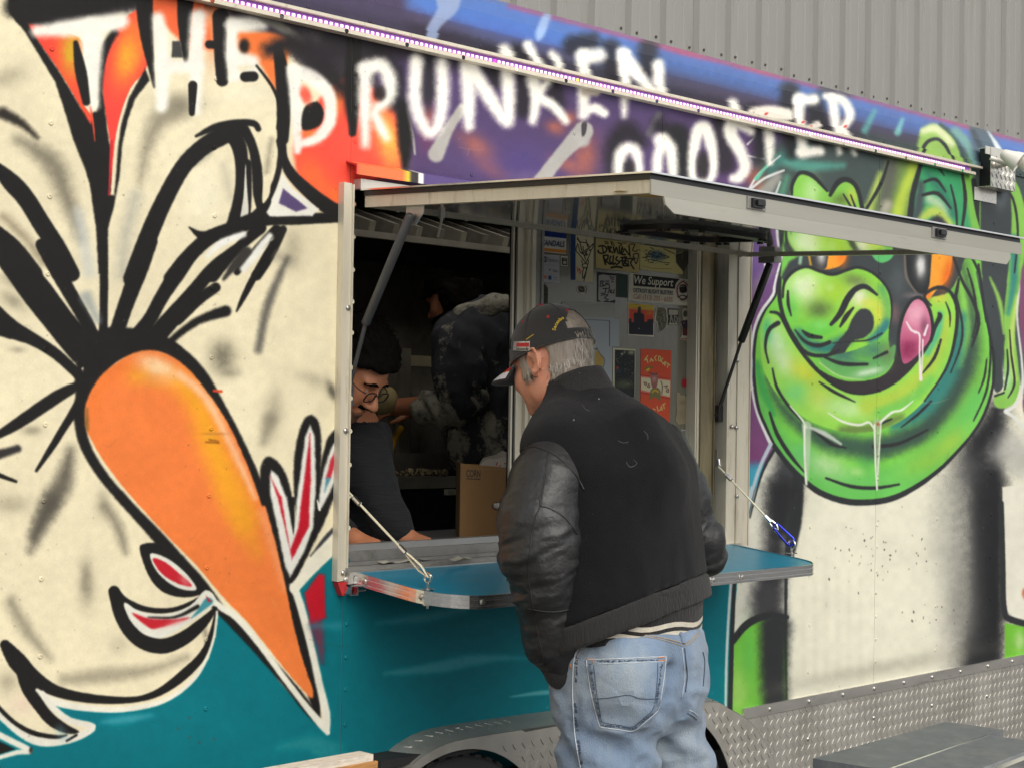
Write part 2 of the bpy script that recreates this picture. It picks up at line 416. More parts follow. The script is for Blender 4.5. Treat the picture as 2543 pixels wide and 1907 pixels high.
    f([(1605, 1110), (1640, 1060), (1640, 1180), (1596, 1240)], CR, soft=5)
    # feathers fanning to the lower left of the junction
    S([(1480, 1380), (1290, 1440), (1150, 1560), (1040, 1700)], [70, 86, 90, 96], K)
    S([(1580, 1390), (1440, 1520), (1290, 1680)], [80, 60, 84], K)
    S([(1680, 1400), (1560, 1520), (1440, 1660)], [60, 46, 40], K)
    S([(1720, 1400), (1640, 1560), (1560, 1680)], [50, 60, 64], K)
    S([(1480, 1430), (1350, 1480), (1260, 1560)], [36, 40, 20], (242, 242, 236), soft=14)
    S([(1640, 1440), (1560, 1540), (1480, 1640)], [40, 50, 40], (236, 236, 226), soft=14)
    S([(1690, 1560), (1760, 1600)], 60, (150, 144, 128), soft=40, a=0.5); b(1780, 1520, 60, 130, GR, 0.35)
    # --- D
    c.tile(A)
    S([(1780, 420), (1805, 640), (1810, 920)], [76, 80, 40], WH, soft=18)
    S([(1790, 440), (1900, 470), (2000, 580), (2005, 740), (1930, 840), (1820, 880)], [90, 92, 80, 76, 66, 44], WH, soft=18)
    f([(1850, 660), (1930, 620), (1970, 690), (1940, 770), (1840, 790)], K, soft=8); b(1860, 580, 34, 60, (246, 92, 72), 0.95, -20, 2)
    b(1870, 815, 40, 14, (238, 128, 66), 0.9)
    # --- purple field with rust clouds and spray tools
    c.tile(B)
    for x, y, rx, ry, an in [(950, 900, 130, 60, 35), (1040, 1030, 110, 50, 30), (1600, 960, 80, 130, 10), (1470, 1000, 90, 40, 20), (1420, 780, 60, 40, 20), (640, 720, 40, 70, 0), (1500, 720, 50, 40, 0)]:
        b(x, y, rx, ry, (204, 112, 74), 0.62, an)
    b(640, 820, 60, 120, (118, 62, 92), 0.6); b(1180, 1000, 240, 130, (80, 68, 122), 0.8); b(1250, 1080, 130, 40, (104, 88, 130), 0.7)
    S([(0, 330), (120, 250), (400, 250), (900, 320), (1500, 380), (2200, 560)], [200, 260, 240, 200, 150, 130], (44, 41, 46), soft=80, a=0.92)
    b(160, 520, 40, 200, K, 0.95, 0, 2)
    S([(485, 640), (540, 800), (560, 940)], [16, 20, 12], (190, 188, 180), soft=6, a=0.85); S([(480, 640), (500, 850), (500, 1010)], [70, 90, 40], K, soft=24)
    S([(850, 660), (770, 780), (690, 940)], [60, 62, 100], (168, 165, 160), soft=12)
    S([(1590, 800), (1440, 960), (1320, 1120)], [120, 84, 96], (166, 164, 160), soft=10); b(1580, 850, 52, 50, (172, 170, 166), 1, 0, 3)
    f([(1580, 750), (1610, 740), (1605, 810), (1580, 830)], (70, 66, 72), soft=5)
    S([(2050, 700), (1990, 820)], 40, (120, 118, 120), soft=16, a=0.8)
    # --- roof strip colours (the curved cove above the lamp strip)
    c.tile(NAT)
    def band(y0, y1, col, x0=540, x1=2900, soft=14, a=1.0):
        def L(y, x): return 1088.6-(1088.6-y)*(5324-x)/(5324-1643)
        f([(x0, L(y0, x0)), (x1, L(y0, x1)), (x1, L(y1, x1)), (x0, L(y1, x0))], col, soft=soft, a=a, sm=False)
    band(-200, 240, (78, 66, 92), soft=8)
    band(-200, 176, (92, 122, 196), x0=1010, soft=26); band(100, 176, (84, 120, 190), x0=1010, soft=20)
    band(40, 121, (150, 92, 146), x0=1260, soft=8)
    b(1540, 190, 150, 40, (66, 112, 150), 0.6, 14); b(1250, 90, 150, 40, (78, 110, 190), 0.7, 14)
    band(184, 236, (84, 78, 96), soft=8, a=0.55, x0=560)
    for x, y in [(1700, 130), (1880, 172), (2360, 290), (2440, 320)]: b(x, y, 70, 10, (190, 88, 124), 0.8, 14)
    band(206, 238, (52, 49, 58), soft=12, a=0.75, x0=560); band(150, 210, (66, 62, 80), x0=1560, x1=2300, soft=40, a=0.45); band(60, 250, (74, 68, 92), x0=540, x1=1010, soft=40, a=0.7)
    c.tile(B)
    S([(770, 10), (760, 60), (690, 150), (640, 250)], [150, 110, 70, 80], (150, 166, 200), soft=14, a=0.9)
    S([(1370, 100), (1330, 200), (1320, 240)], [50, 60, 20], (160, 186, 226), soft=16, a=0.9)
    # --- R U N K E N
    S([(190, 230), (185, 560), (180, 810)], [90, 90, 46], K, soft=12)
    for p in [[(330, 330), (440, 460), (440, 620)], [(620, 330), (640, 560)], [(1000, 360), (1060, 480)], [(1200, 330), (1230, 480), (1220, 660)], [(1400, 480), (1420, 620)], [(1760, 300), (1780, 520)], [(1530, 280), (1640, 260)], [(1990, 300), (1990, 420)]]:
        S(p, 120, (40, 38, 42), soft=40, a=0.85)
    S([(255, 420), (255, 650), (258, 880)], [80, 78, 46], WH, soft=34)
    S([(260, 420), (350, 400), (405, 480), (400, 590), (320, 680), (350, 770), (385, 840)], [90, 92, 88, 80, 60, 62, 46], WH, soft=34)
    b(345, 570, 40, 50, (44, 40, 40), 0.95, 0, 2)
    S([(570, 370), (560, 600), (600, 740), (660, 810), (715, 720), (730, 540), (725, 380)], [84, 80, 76, 74, 72, 84, 76], WH, soft=34)
    b(640, 560, 30, 130, (54, 50, 60), 0.7, 0, 2)
    S([(880, 380), (888, 600), (890, 770)], [90, 84, 60], WH, soft=30); S([(900, 400), (1000, 570), (1110, 730), (1130, 700), (1130, 500), (1110, 320)], [90, 88, 80, 80, 84, 90], WH, soft=30)
    S([(1255, 280), (1300, 380), (1330, 440)], [60, 60, 40], WH, soft=27); S([(1400, 330), (1430, 380), (1430, 440)], [40, 60, 50], WH, soft=27)
    S([(1285, 480), (1300, 600), (1280, 740)], [90, 70, 50], WH, soft=27); S([(1310, 590), (1410, 650), (1480, 735)], [60, 62, 46], WH, soft=23); S([(1310, 570), (1370, 500)], 50, WH, soft=27)
    S([(1585, 340), (1590, 520), (1590, 700)], [80, 76, 62], WH, soft=27); S([(1590, 350), (1690, 340)], [80, 86], WH, soft=30)
    S([(1600, 560), (1670, 560)], 50, (200, 190, 176), soft=16); S([(1600, 680), (1660, 660), (1715, 690)], [46, 60, 56], WH, soft=20)
    S([(1835, 330), (1840, 520), (1838, 710)], [80, 60, 30], WH, soft=27); S([(1845, 340), (1910, 440), (2010, 570)], [80, 84, 60], WH, soft=27); S([(2050, 400), (2055, 560)], [76, 70], WH, soft=27)
    paint_pig(c, S, f, b); c.tile(B)
    # --- R O O S T E R
    S([(1790, 1120), (1790, 900), (1850, 800), (1920, 860)], [120, 130, 130, 110], (42, 40, 44), soft=50, a=0.9)
    S([(2060, 770), (2160, 860), (2180, 1000)], [110, 130, 120], (42, 40, 44), soft=50, a=0.9)
    S([(1805, 1110), (1812, 960), (1860, 905), (1915, 940), (1930, 1110)], [66, 76, 76, 72, 50], WH, soft=27)
    S([(2035, 1110), (2050, 940), (2090, 850), (2130, 930), (2140, 1110)], [60, 70, 72, 70, 50], WH, soft=27); b(1870, 1030, 40, 60, (46, 44, 46), 0.9, 0, 2)
    c.tile(C)
    S([(100, 820), (120, 1000), (140, 1120)], 130, (42, 42, 44), soft=40, a=0.9); S([(360, 760), (380, 1000)], 120, (46, 44, 48), soft=40, a=0.85)
    S([(-20, 850), (50, 910), (70, 1100)], [70, 72, 40], WH, soft=27)
    S([(250, 1115), (190, 1090), (185, 960), (220, 800), (265, 790), (305, 920), (305, 1060), (270, 1120)], [60, 56, 60, 84, 84, 66, 56, 56], WH, soft=23); b(245, 1010, 40, 90, (52, 50, 50), 0.95, 0, 2)
    S([(560, 700), (600, 800), (590, 960)], [110, 120, 60], (40, 39, 42), soft=40, a=0.9); S([(780, 560), (780, 760), (790, 930)], [120, 110, 80], (40, 39, 42), soft=36, a=0.9)
    S([(930, 640), (960, 760), (960, 860)], 110, (40, 39, 42), soft=36, a=0.9); S([(1010, 560), (1130, 540)], 110, (50, 60, 74), soft=36, a=0.8)
    S([(540, 800), (440, 740), (420, 820), (480, 930), (505, 1020), (470, 1080), (430, 1090)], [50, 90, 86, 76, 74, 66, 50], WH, soft=23)
    S([(540, 690), (650, 690), (760, 700)], [60, 86, 76], (232, 226, 214), soft=16); S([(650, 800), (655, 900), (655, 990)], [66, 60, 36], WH, soft=23); S([(430, 640), (440, 690)], 70, WH, soft=27)
    S([(840, 600), (835, 760), (860, 900)], [70, 64, 60], WH, soft=23); S([(830, 615), (930, 610)], 64, WH, soft=23); S([(860, 790), (950, 760)], 40, (222, 216, 206), soft=12); S([(850, 930), (960, 920)], [70, 60], WH, soft=23)
    S([(1040, 600), (1060, 760), (1080, 930)], [60, 58, 30], WH, soft=23); S([(1000, 590), (1100, 610), (1150, 700), (1110, 780), (1080, 800)], [40, 56, 56, 46, 36], WH, soft=20); S([(1090, 800), (1140, 860), (1175, 940)], [50, 46, 26], WH, soft=20)
    for x, y in [(625, 695), (850, 745), (895, 775), (1085, 825), (1120, 775)]: b(x, y, 14, 7, (200, 40, 40), 0.9, -30, 2)
    paint_beak(c, S, f, b)
    for k in (9, 40, 140):                                       # uneven coverage of old spray paint
        lo = RNG.random((c.h//k+3, c.w//k+3), dtype=np.float32)-0.5; yi = np.linspace(0, lo.shape[0]-1.01, c.h); xi = np.linspace(0, lo.shape[1]-1.01, c.w)
        y0, x0 = yi.astype(int), xi.astype(int); fy, fx = (yi-y0)[:, None], (xi-x0)[None]
        c.a *= (1+0.045*(lo[y0][:, x0]*(1-fy)*(1-fx)+lo[y0+1][:, x0]*fy*(1-fx)+lo[y0][:, x0+1]*(1-fy)*fx+lo[y0+1][:, x0+1]*fy*fx))[..., None]
    c.tile(NAT)
    for k in range(520):                                         # overspray specks
        x, y = RNG.uniform(-50, 2560), RNG.uniform(40, 1850); d = RNG.random() < 0.6
        b(x, y, RNG.uniform(0.7, 1.6), RNG.uniform(0.7, 1.6), (48, 46, 42) if d else (226, 222, 208), RNG.uniform(0.2, 0.6), 0, 3)
    for k in range(60):                                          # scratches and run marks
        x, y = RNG.uniform(0, 2500), RNG.uniform(200, 1750); L = RNG.uniform(10, 70); dx = RNG.normal(0, 30)
        S([(x, y), (x+dx*0.5, y+L*0.2+RNG.normal(0, 6)), (x+dx, y+L*0.3)], RNG.uniform(0.8, 1.8), (96, 90, 78) if k % 2 else (210, 204, 188), soft=1, a=RNG.uniform(0.15, 0.45))
    return c

def paint_beak(c, S, f, b):
    GR = (112, 106, 92)
    c.tile(D)
    # grey spray on the cream
    b(1350, 660, 80, 100, (92, 88, 76), 0.75); b(1400, 760, 60, 30, (120, 114, 98), 0.5); b(1660, 1010, 60, 150, GR, 0.4, 10); b(1900, 800, 120, 40, GR, 0.3, 20); b(2020, 870, 26, 60, (60, 58, 52), 0.75, -20)
    S([(1640, 1040), (1600, 1180)], [80, 40], GR, soft=40, a=0.5); b(100, 620, 50, 20, GR, 0.4); b(70, 320, 80, 40, GR, 0.5, 30); b(60, 200, 80, 40, GR, 0.4, 30)
    S([(425, 1230), (380, 1420), (300, 1560), (200, 1760)], [40, 110, 120, 40], (80, 76, 68), soft=50, a=0.8); b(60, 1560, 110, 60, GR, 0.4); b(620, 1560, 40, 90, GR, 0.4)
    b(190, 1110, 60, 30, (130, 122, 104), 0.6)
    # quills
    S([(250, -20), (330, 120), (440, 310), (530, 470), (600, 640)], [80, 90, 84, 80, 80], K)
    S([(-40, -60), (80, 90), (220, 270), (350, 440), (470, 590), (560, 720)], [150, 170, 190, 180, 180, 130], K)
    S([(-40, 400), (60, 490), (200, 560), (340, 650), (490, 790)], [110, 110, 76, 66, 60], K); S([(-30, 470), (60, 500)], 110, K)
    S([(622, -20), (628, 200), (625, 400), (620, 640)], [50, 52, 50, 60], K)
    S([(905, -40), (840, 140), (770, 320), (710, 500), (660, 660)], [100, 104, 96, 90, 80], K)
    S([(1190, 0), (1090, 130), (980, 300), (890, 460), (740, 620)], [70, 100, 84, 84, 90], K)
    S([(1460, -10), (1310, 110), (1170, 270), (1040, 430), (900, 590)], [60, 80, 84, 110, 120], K)
    S([(1310, 240), (1200, 320), (1080, 440)], [60, 66, 60], K)
    S([(1370, 385), (1230, 430), (1130, 490), (1030, 570)], [70, 50, 44, 40], K, soft=12)
    S([(1500, 20), (1420, 110), (1360, 190)], [60, 50, 20], (60, 58, 56), soft=12)
    S([(1660, -20), (1570, 130), (1490, 280), (1438, 385)], [50, 44, 36, 12], K, soft=6)
    S([(1750, 60), (1690, 190), (1620, 380), (1570, 620)], [20, 44, 50, 40], (88, 86, 82), soft=26, a=0.85)
    S([(520, 300), (590, 440)], [70, 40], (150, 160, 164), soft=30, a=0.7)
    # right-hand ends on the left edge
    S([(480, 830), (350, 900), (200, 1000), (80, 1080), (-40, 1150)], [50, 76, 76, 66, 40], K); S([(480, 940), (390, 1080), (310, 1210), (215, 1355)], [60, 46, 40, 18], K, soft=6)
    S([(-30, 1260), (100, 1220)], [60, 44], (54, 52, 52), soft=14); S([(-20, 1380), (90, 1420)], [30, 18], K, soft=5)
    f([(520, 560), (700, 480), (1000, 540), (1120, 650), (900, 620), (700, 700), (560, 880), (480, 960), (450, 800)], K, soft=10)
    f([(490, 735), (500, 725), (525, 765), (505, 768)], CR, soft=3, sm=False)
    # outline of the bill
    c.tile(NAT)
    d = lambda x, y: (x*TS, 616+y*TS); g = lambda x, y: (x*TS, 1232+y*TS)
    left = [d(560, 800), d(490, 930), d(485, 1090), d(530, 1240), d(640, 1410), d(780, 1570), g(720, -10), g(830, 110), g(960, 250), g(1090, 400), g(1220, 550), g(1340, 690), g(1480, 840), g(1620, 990), g(1760, 1150), g(1870, 1290), g(1940, 1390)]
    S(left, [30, 34, 28, 26, 24, 24, 26, 26, 30, 34, 36, 24, 22, 24, 26, 26, 10], K, soft=4)
    right = [d(540, 760), d(680, 640), d(850, 580), d(990, 590), d(1130, 680), d(1240, 810), d(1340, 980), d(1440, 1160), d(1530, 1350), d(1600, 1530), g(1620, 60), g(1690, 300), g(1750, 520), g(1790, 720), g(1850, 960), g(1900, 1160), g(1940, 1390)]
    S(right, [36, 44, 44, 40, 34, 34, 30, 26, 24, 26, 24, 22, 24, 24, 30, 32, 10], K, soft=4)
    bill = [d(520, 930), d(600, 790), d(710, 695), d(830, 635), d(930, 625), d(1040, 660), d(1150, 745), d(1260, 875), d(1370, 1035), d(1450, 1190), d(1530, 1380), d(1590, 1550), g(1615, 60), g(1670, 250), g(1715, 440), g(1750, 600), g(1790, 790), g(1840, 980), g(1890, 1130), g(1908, 1200), g(1885, 1225), g(1760, 1090), g(1640, 940), g(1500, 765), g(1350, 610), g(1200, 430), g(1050, 280), g(900, 120), d(920, 1655), d(780, 1500), d(640, 1320), d(560, 1190), d(512, 1080)]
    clip(c, bill, soft=4)
    f(bill, (240, 129, 66), soft=3)
    c.tile(D)
    S([(560, 1000), (620, 800), (830, 660), (1000, 650), (1140, 760)], [60, 110, 80, 60, 60], (236, 124, 58), soft=60, a=0.8)
    S([(820, 780), (1050, 800), (1200, 960), (1290, 1200), (1380, 1420), (1480, 1660)], [60, 90, 120, 150, 150, 130], (242, 172, 42), soft=80, a=0.85)
    c.tile(G); S([(1400, -60), (1480, 150), (1560, 330)], [160, 130, 60], (240, 160, 46), soft=80, a=0.7); S([(1600, 100), (1680, 380), (1730, 560)], [50, 40, 20], (248, 164, 112), soft=36, a=0.7)
    c.tile(D)
    b(960, 730, 130, 62, (246, 208, 160), 1.0, 24, 1.2); b(960, 800, 110, 40, (238, 156, 90), 0.6)
    S([(1090, 770), (1240, 900), (1360, 1110), (1470, 1340), (1550, 1520)], [40, 50, 40, 36, 20], (250, 200, 158), soft=26, a=0.85)
    S([(525, 980), (520, 1100)], [10, 30], (120, 96, 48), soft=14, a=0.9)
    for p in [[(1250, 1180), (1330, 1185)], [(1270, 1165), (1325, 1175)]]: S(p, 8, (120, 66, 24), soft=6, a=0.9)
    b(1300, 1130, 80, 8, (176, 110, 40), 0.6)
    clip(c, None)
    S([(1300, 868), (1345, 872)], 16, (214, 70, 40), soft=4)
    # white halo of the bill
    c.tile(G)
    S([(1235, 575), (1330, 665), (1440, 740), (1580, 905), (1720, 1095), (1850, 1265), (1950, 1385), (1992, 1440)], [26, 40, 38, 36, 36, 38, 46, 30], (236, 234, 218), soft=7)
    S([(1785, 540), (1840, 700), (1890, 900), (1945, 1150), (1985, 1320), (1995, 1440)], [50, 46, 44, 46, 48, 24], (236, 234, 218), soft=9)
    S([(1790, 560), (1900, 420), (2110, 190)], [60, 90, 140], (238, 234, 214), soft=7)
    # red drip
    f([(1850, 590), (1940, 470), (1975, 480), (1982, 740), (1890, 775)], (192, 30, 46), soft=14, sm=False); S([(1925, 780), (1945, 880), (1960, 1010)], [80, 60, 20], (150, 40, 66), soft=26, a=0.7)
    S([(1890, 790), (2060, 790)], [16, 60], (70, 150, 164), soft=30, a=0.55)
    # red feathers on the right
    c.tile(NAT)
    f([d(1800, 1760), d(1785, 1400), d(1800, 1200), d(1840, 1060), d(1890, 1015), d(1940, 1060), d(1955, 1200), d(1950, 1500), g(1960, 120), g(1880, 330), g(1780, 520), g(1740, 480)], K, soft=4)
    f([d(1590, 1560), d(1580, 1380), d(1600, 1290), d(1650, 1272), d(1720, 1340), d(1770, 1480), d(1800, 1700), g(1800, 300), g(1770, 480), g(1700, 300), g(1640, 60)], K, soft=4)
    f([d(1940, 1640), d(1945, 1380), d(1985, 1180), d(2040, 1105), d(2088, 1120), d(2120, 1500), g(2040, 0), g(1980, 140), g(1880, 340), g(1810, 480), g(1770, 500), g(1900, 200)], K, soft=4)
    f([d(1640, 1400), d(1650, 1352), d(1690, 1385), d(1750, 1540), g(1745, 0), g(1785, 230), g(1808, 0), d(1830, 1350), d(1855, 1150), d(1888, 1075), d(1915, 1150), d(1922, 1400), g(1918, 0), g(1905, 190), g(1850, 335), g(1765, 490), g(1735, 430), g(1690, 200), g(1645, 0)], (232, 232, 222), soft=4, sm=False)
    f([d(1645, 1390), d(1700, 1500), g(1712, 0), g(1748, 235), g(1770, 350), g(1735, 200), g(1690, 10)], (190, 30, 46), soft=4, sm=False)
    f([d(1886, 1125), d(1892, 1400), g(1884, 0), g(1880, 180), g(1775, 385), g(1765, 320), g(1815, 190), g(1835, 10), d(1852, 1400)], (190, 30, 46), soft=4, sm=False)
    f([g(1752, 0), g(1796, 0), g(1784, 215)], K, soft=3, sm=False)
    f([d(1938, 1590), d(1960, 1400), d(2010, 1230), d(2060, 1160), d(2085, 1200), d(2062, 1350), d(1990, 1520)], (228, 228, 220), soft=4)
    f([d(1985, 1400), d(2008, 1295), d(2048, 1215), d(2038, 1320), d(2010, 1400)], (196, 50, 62), soft=4, sm=False); f([d(1985, 1400), d(2010, 1400), d(1974, 1485)], (74, 140, 158), soft=5, sm=False)
    c.tile(G)
    S([(2090, 140), (2000, 230), (1890, 360)], [10, 26, 6], (60, 62, 68), soft=8); S([(1930, 20), (1945, 80)], [8, 14], WH, soft=4)
    # grey spray low on the body
    S([(310, 30), (240, 170), (180, 330)], [90, 80, 30], (88, 84, 76), soft=50, a=0.75); b(520, 520, 46, 130, GR, 0.65); S([(640, 60), (720, 200), (760, 340)], [40, 60, 20], GR, soft=40, a=0.7)
    S([(60, 640), (160, 820), (290, 980)], [60, 70, 30], GR, soft=46, a=0.6); S([(380, 1120), (650, 1090), (900, 1060), (1130, 980)], [60, 90, 60, 30], GR, soft=40, a=0.5); S([(1240, 800), (1260, 900)], 26, GR, soft=20, a=0.6)
    b(40, 1130, 60, 60, GR, 0.4); b(120, 1270, 70, 70, (232, 196, 188), 0.35); b(720, 900, 60, 60, GR, 0.25)
    # petal one
    f([(845, 320), (880, 285), (960, 285), (1040, 345), (1100, 410), (1200, 520), (1260, 560), (1190, 605), (1090, 612), (980, 575), (900, 480)], K, soft=5)
    f([(908, 350), (1000, 368), (1110, 448), (1192, 552), (1160, 572), (1060, 548), (955, 462)], (228, 228, 214), soft=5); f([(925, 378), (1000, 398), (1110, 488), (1165, 545), (1080, 530), (980, 468)], (196, 38, 50), soft=5)
    b(1120, 515, 40, 18, (226, 130, 132), 0.7, 40)
    # petal two
    S([(690, 575), (760, 640), (900, 690), (1050, 690), (1180, 640), (1270, 575)], [62, 46, 34, 30, 28, 26], K, soft=5); S([(690, 580), (730, 720), (800, 830), (890, 895), (1000, 910), (1120, 860), (1230, 770), (1310, 680)], [70, 80, 90, 92, 92, 84, 64, 20], K, soft=5)
    f([(752, 645), (850, 700), (1000, 716), (1150, 666), (1250, 568), (1312, 640), (1200, 735), (1050, 832), (960, 862), (860, 832), (780, 740)], (228, 228, 214), soft=4)
    S([(900, 735), (1060, 735), (1200, 670)], [10, 16, 26], K, soft=8); f([(800, 710), (900, 742), (1050, 748), (1150, 738), (1000, 790), (910, 802)], (196, 40, 52), soft=8); b(1060, 770, 80, 16, (222, 140, 140), 0.6, -18)
    f([(1200, 690), (1255, 615), (1290, 650), (1160, 742)], (70, 146, 156), soft=7); f([(1252, 605), (1285, 640), (1262, 640)], (190, 40, 56), soft=4, sm=False)
    # belly outline
    S([(1312, 690), (1290, 820), (1235, 960), (1110, 1090), (970, 1190), (830, 1236), (640, 1240), (440, 1215), (300, 1170), (180, 1090), (95, 1000), (25, 905)], [14, 30, 48, 60, 46, 36, 50, 62, 74, 100, 112, 64], K, soft=5)
    S([(110, 1020), (165, 1160), (240, 1285), (330, 1380), (470, 1440)], [60, 90, 70, 66, 16], K, soft=5)
    S([(1318, 700), (1300, 850), (1255, 985), (1190, 1095), (1085, 1195), (950, 1262), (750, 1298), (550, 1296), (400, 1272), (290, 1235), (220, 1180)], [12, 14, 18, 26, 26, 30, 34, 40, 44, 46, 20], (236, 234, 218), soft=6)
    f([(318, 1285), (420, 1300), (640, 1320), (930, 1330), (930, 1365), (600, 1400), (575, 1390), (450, 1350), (370, 1310)], (10, 118, 132), soft=6)
    S([(620, 1375), (760, 1360), (920, 1332)], [20, 50, 20], (80, 168, 180), soft=26, a=0.65)
    S([(250, 1200), (310, 1280), (420, 1365), (560, 1402), (480, 1460), (340, 1495), (220, 1490), (110, 1430), (-40, 1300)], [34, 36, 40, 36, 44, 52, 56, 56, 50], (232, 230, 216), soft=6)
    f([(170, 1180), (250, 1260), (330, 1360), (470, 1430), (400, 1446), (300, 1400), (210, 1300), (150, 1200)], K, soft=5)
    S([(-30, 1270), (70, 1370), (190, 1440), (330, 1466), (400, 1455)], [26, 26, 30, 26, 10], K, soft=5); S([(400, 1490), (460, 1455)], 14, K, soft=5)
    S([(-60, 1430), (60, 1490), (175, 1550), (100, 1560), (-40, 1600)], [40, 40, 36, 30, 26], (230, 230, 216), soft=7); f([(-60, 1470), (85, 1540), (-60, 1588)], K, soft=4, sm=False); b(182, 1548, 12, 22, K, 0.9, 0, 2)
    S([(380, 1460), (360, 1430)], 60, (120, 176, 190), soft=30, a=0.35)
    # pale streaks in the teal
    for p, w, cc, a in [([(1690, 1530), (1900, 1500), (2080, 1520)], [30, 90, 20], (60, 146, 150), 0.6)]: S(p, w, cc, soft=40, a=a)
    c.tile(H)
    S([(330, 770), (600, 740), (860, 690)], [10, 60, 40], (120, 176, 186), soft=30, a=0.5)
    S([(380, 1080), (700, 1040), (900, 1000), (1060, 985), (1260, 985)], [20, 70, 70, 40, 8], (110, 176, 184), soft=24, a=0.55); S([(1140, 1222), (1300, 1200), (1460, 1186)], [8, 26, 26], (120, 184, 190), soft=8, a=0.7)
    S([(-40, 1560), (60, 1580), (190, 1600)], [50, 90, 40], (70, 156, 160), soft=40, a=0.5)
    for x, y in [(1150, 1350), (1080, 1415), (1150, 1468), (1210, 1500), (1296, 1478)]:
        c.tile(G); b(x, y, 7, 7, (96, 78, 74), 0.9, 0, 3)
    for k in range(90):                                            # chips and specks in the old paint
        x, y = RNG.uniform(0, 860), RNG.uniform(60, 1880)
        c.tile(NAT); b(x, y, RNG.uniform(0.8, 2.2), RNG.uniform(0.8, 2.2), (90, 84, 74), RNG.uniform(0.3, 0.8), 0, 3)
def paint_pig(c, S, f, b):
    BK = (50, 52, 54); DK = (64, 70, 73)
    c.tile(C)
    # dark haze and streaks behind the head
    f([(560, 880), (1250, 820), (2300, 1000), (2300, 2400), (560, 1320)], (72, 84, 82), soft=60, sm=False)
    S([(560, 880), (420, 960), (380, 1150)], 110, (88, 66, 106), soft=50); b(560, 1080, 60, 60, (188, 104, 76), 0.6); b(600, 1170, 40, 50, (210, 108, 72), 0.7)
    S([(620, 1180), (700, 1080)], [80, 60], (150, 150, 144), soft=24)
    S([(730, 970), (860, 1010), (1100, 1010)], [60, 70, 30], (86, 150, 136), soft=30); S([(660, 1040), (760, 930), (900, 900)], [50, 60, 40], (66, 120, 112), soft=30, a=0.8)
    for p, w in [([(520, 1170), (590, 1060), (720, 950)], [14, 14, 8]), ([(520, 1170), (620, 1090), (740, 1040)], [14, 16, 12]), ([(690, 1190), (720, 1110)], [14, 10]), ([(520, 950), (620, 970)], [10, 10]), ([(520, 880), (570, 830)], [12, 8])]:
        S(p, w, (214, 216, 214), soft=5)
    S([(575, 1090), (640, 1010)], [24, 14], (98, 190, 160), soft=8); S([(1240, 800), (1300, 680)], [40, 24], (98, 170, 166), soft=20, a=0.8); S([(1440, 810), (1470, 730)], [40, 20], (124, 196, 190), soft=16, a=0.8)
    S([(720, 1220), (760, 1080)], [50, 30], (86, 140, 116), soft=24)
    # horns and stripes
    f([(1240, 1300), (1330, 1100), (1390, 960), (1580, 990), (1530, 1150), (1500, 1340), (1400, 1400)], (120, 150, 80), soft=14)
    S([(1400, 1000), (1370, 1160), (1320, 1340)], [90, 80, 60], (96, 100, 90), soft=40); S([(1540, 1010), (1470, 1180), (1430, 1330)], [60, 60, 70], (182, 206, 76), soft=26)
    S([(1330, 1060), (1290, 1180), (1250, 1300)], [30, 40, 60], (174, 196, 100), soft=22); S([(1370, 1250), (1330, 1380)], [60, 60], (170, 168, 150), soft=26)
    f([(1570, 1020), (1700, 1000), (1830, 1050), (1900, 1120), (1930, 1300), (1960, 1480), (1960, 1640), (1500, 1640), (1510, 1300)], (66, 164, 108), soft=10)
    S([(1860, 1080), (1900, 1260), (1940, 1480), (1960, 1680)], [70, 76, 80, 60], (128, 194, 84), soft=20); S([(1620, 1060), (1700, 1160), (1760, 1300)], [30, 60, 70], (58, 128, 104), soft=30)
    S([(1630, 1210), (1700, 1260), (1740, 1350)], [60, 60, 30], (176, 210, 170), soft=30); S([(1580, 1120), (1560, 1290), (1530, 1420)], [40, 60, 60], (74, 84, 88), soft=24)
    S([(1580, 1340), (1660, 1290), (1760, 1380)], [40, 70, 50], (186, 210, 96), soft=24); S([(1620, 1390), (1680, 1340), (1740, 1400)], [40, 50, 30], (60, 62, 66), soft=16)
    S([(1575, 1010), (1530, 1180), (1510, 1360)], [26, 34, 36], BK, soft=7); S([(1550, 1110), (1500, 1330)], [10, 14], BK, soft=5)
    for p, w in [([(1600, 1110), (1670, 1095), (1730, 1170)], [16, 20, 10]), ([(1590, 1190), (1680, 1180), (1760, 1270)], [18, 24, 12]), ([(1760, 1130), (1790, 1260), (1800, 1400)], [10, 16, 10]), ([(1830, 1060), (1850, 1220), (1825, 1420)], [16, 22, 14]), ([(1680, 1010), (1720, 1070)], [14, 8]), ([(1900, 1100), (1930, 1290), (1980, 1480)], [30, 40, 24]), ([(1380, 985), (1330, 1130), (1235, 1290)], [16, 22, 18])]:
        S(p, w, BK, soft=5)
    # roof: horn tips
    c.tile(C)
    f([(1560, 900), (1580, 800), (1660, 760), (1760, 800), (1830, 920), (1850, 1010), (1560, 960)], (150, 190, 96), soft=16)
    S([(1600, 800), (1680, 790), (1770, 880)], [40, 50, 40], (214, 222, 172), soft=18); S([(1585, 930), (1620, 870), (1680, 850), (1730, 890), (1770, 970)], [20, 22, 20, 20, 14], BK, soft=6)
    S([(1700, 760), (1800, 850), (1850, 1000)], [20, 30, 24], (64, 84, 88), soft=10); S([(1790, 800), (1880, 900), (1910, 1010)], [50, 60, 60], (120, 166, 160), soft=18)
    S([(1930, 760), (1960, 860), (2000, 980)], [110, 150, 170], (84, 102, 116), soft=26); S([(1900, 800), (1960, 930)], 30, (64, 76, 86), soft=12); S([(1990, 800), (2040, 880), (2080, 960)], [10, 26, 40], (216, 226, 232), soft=10)
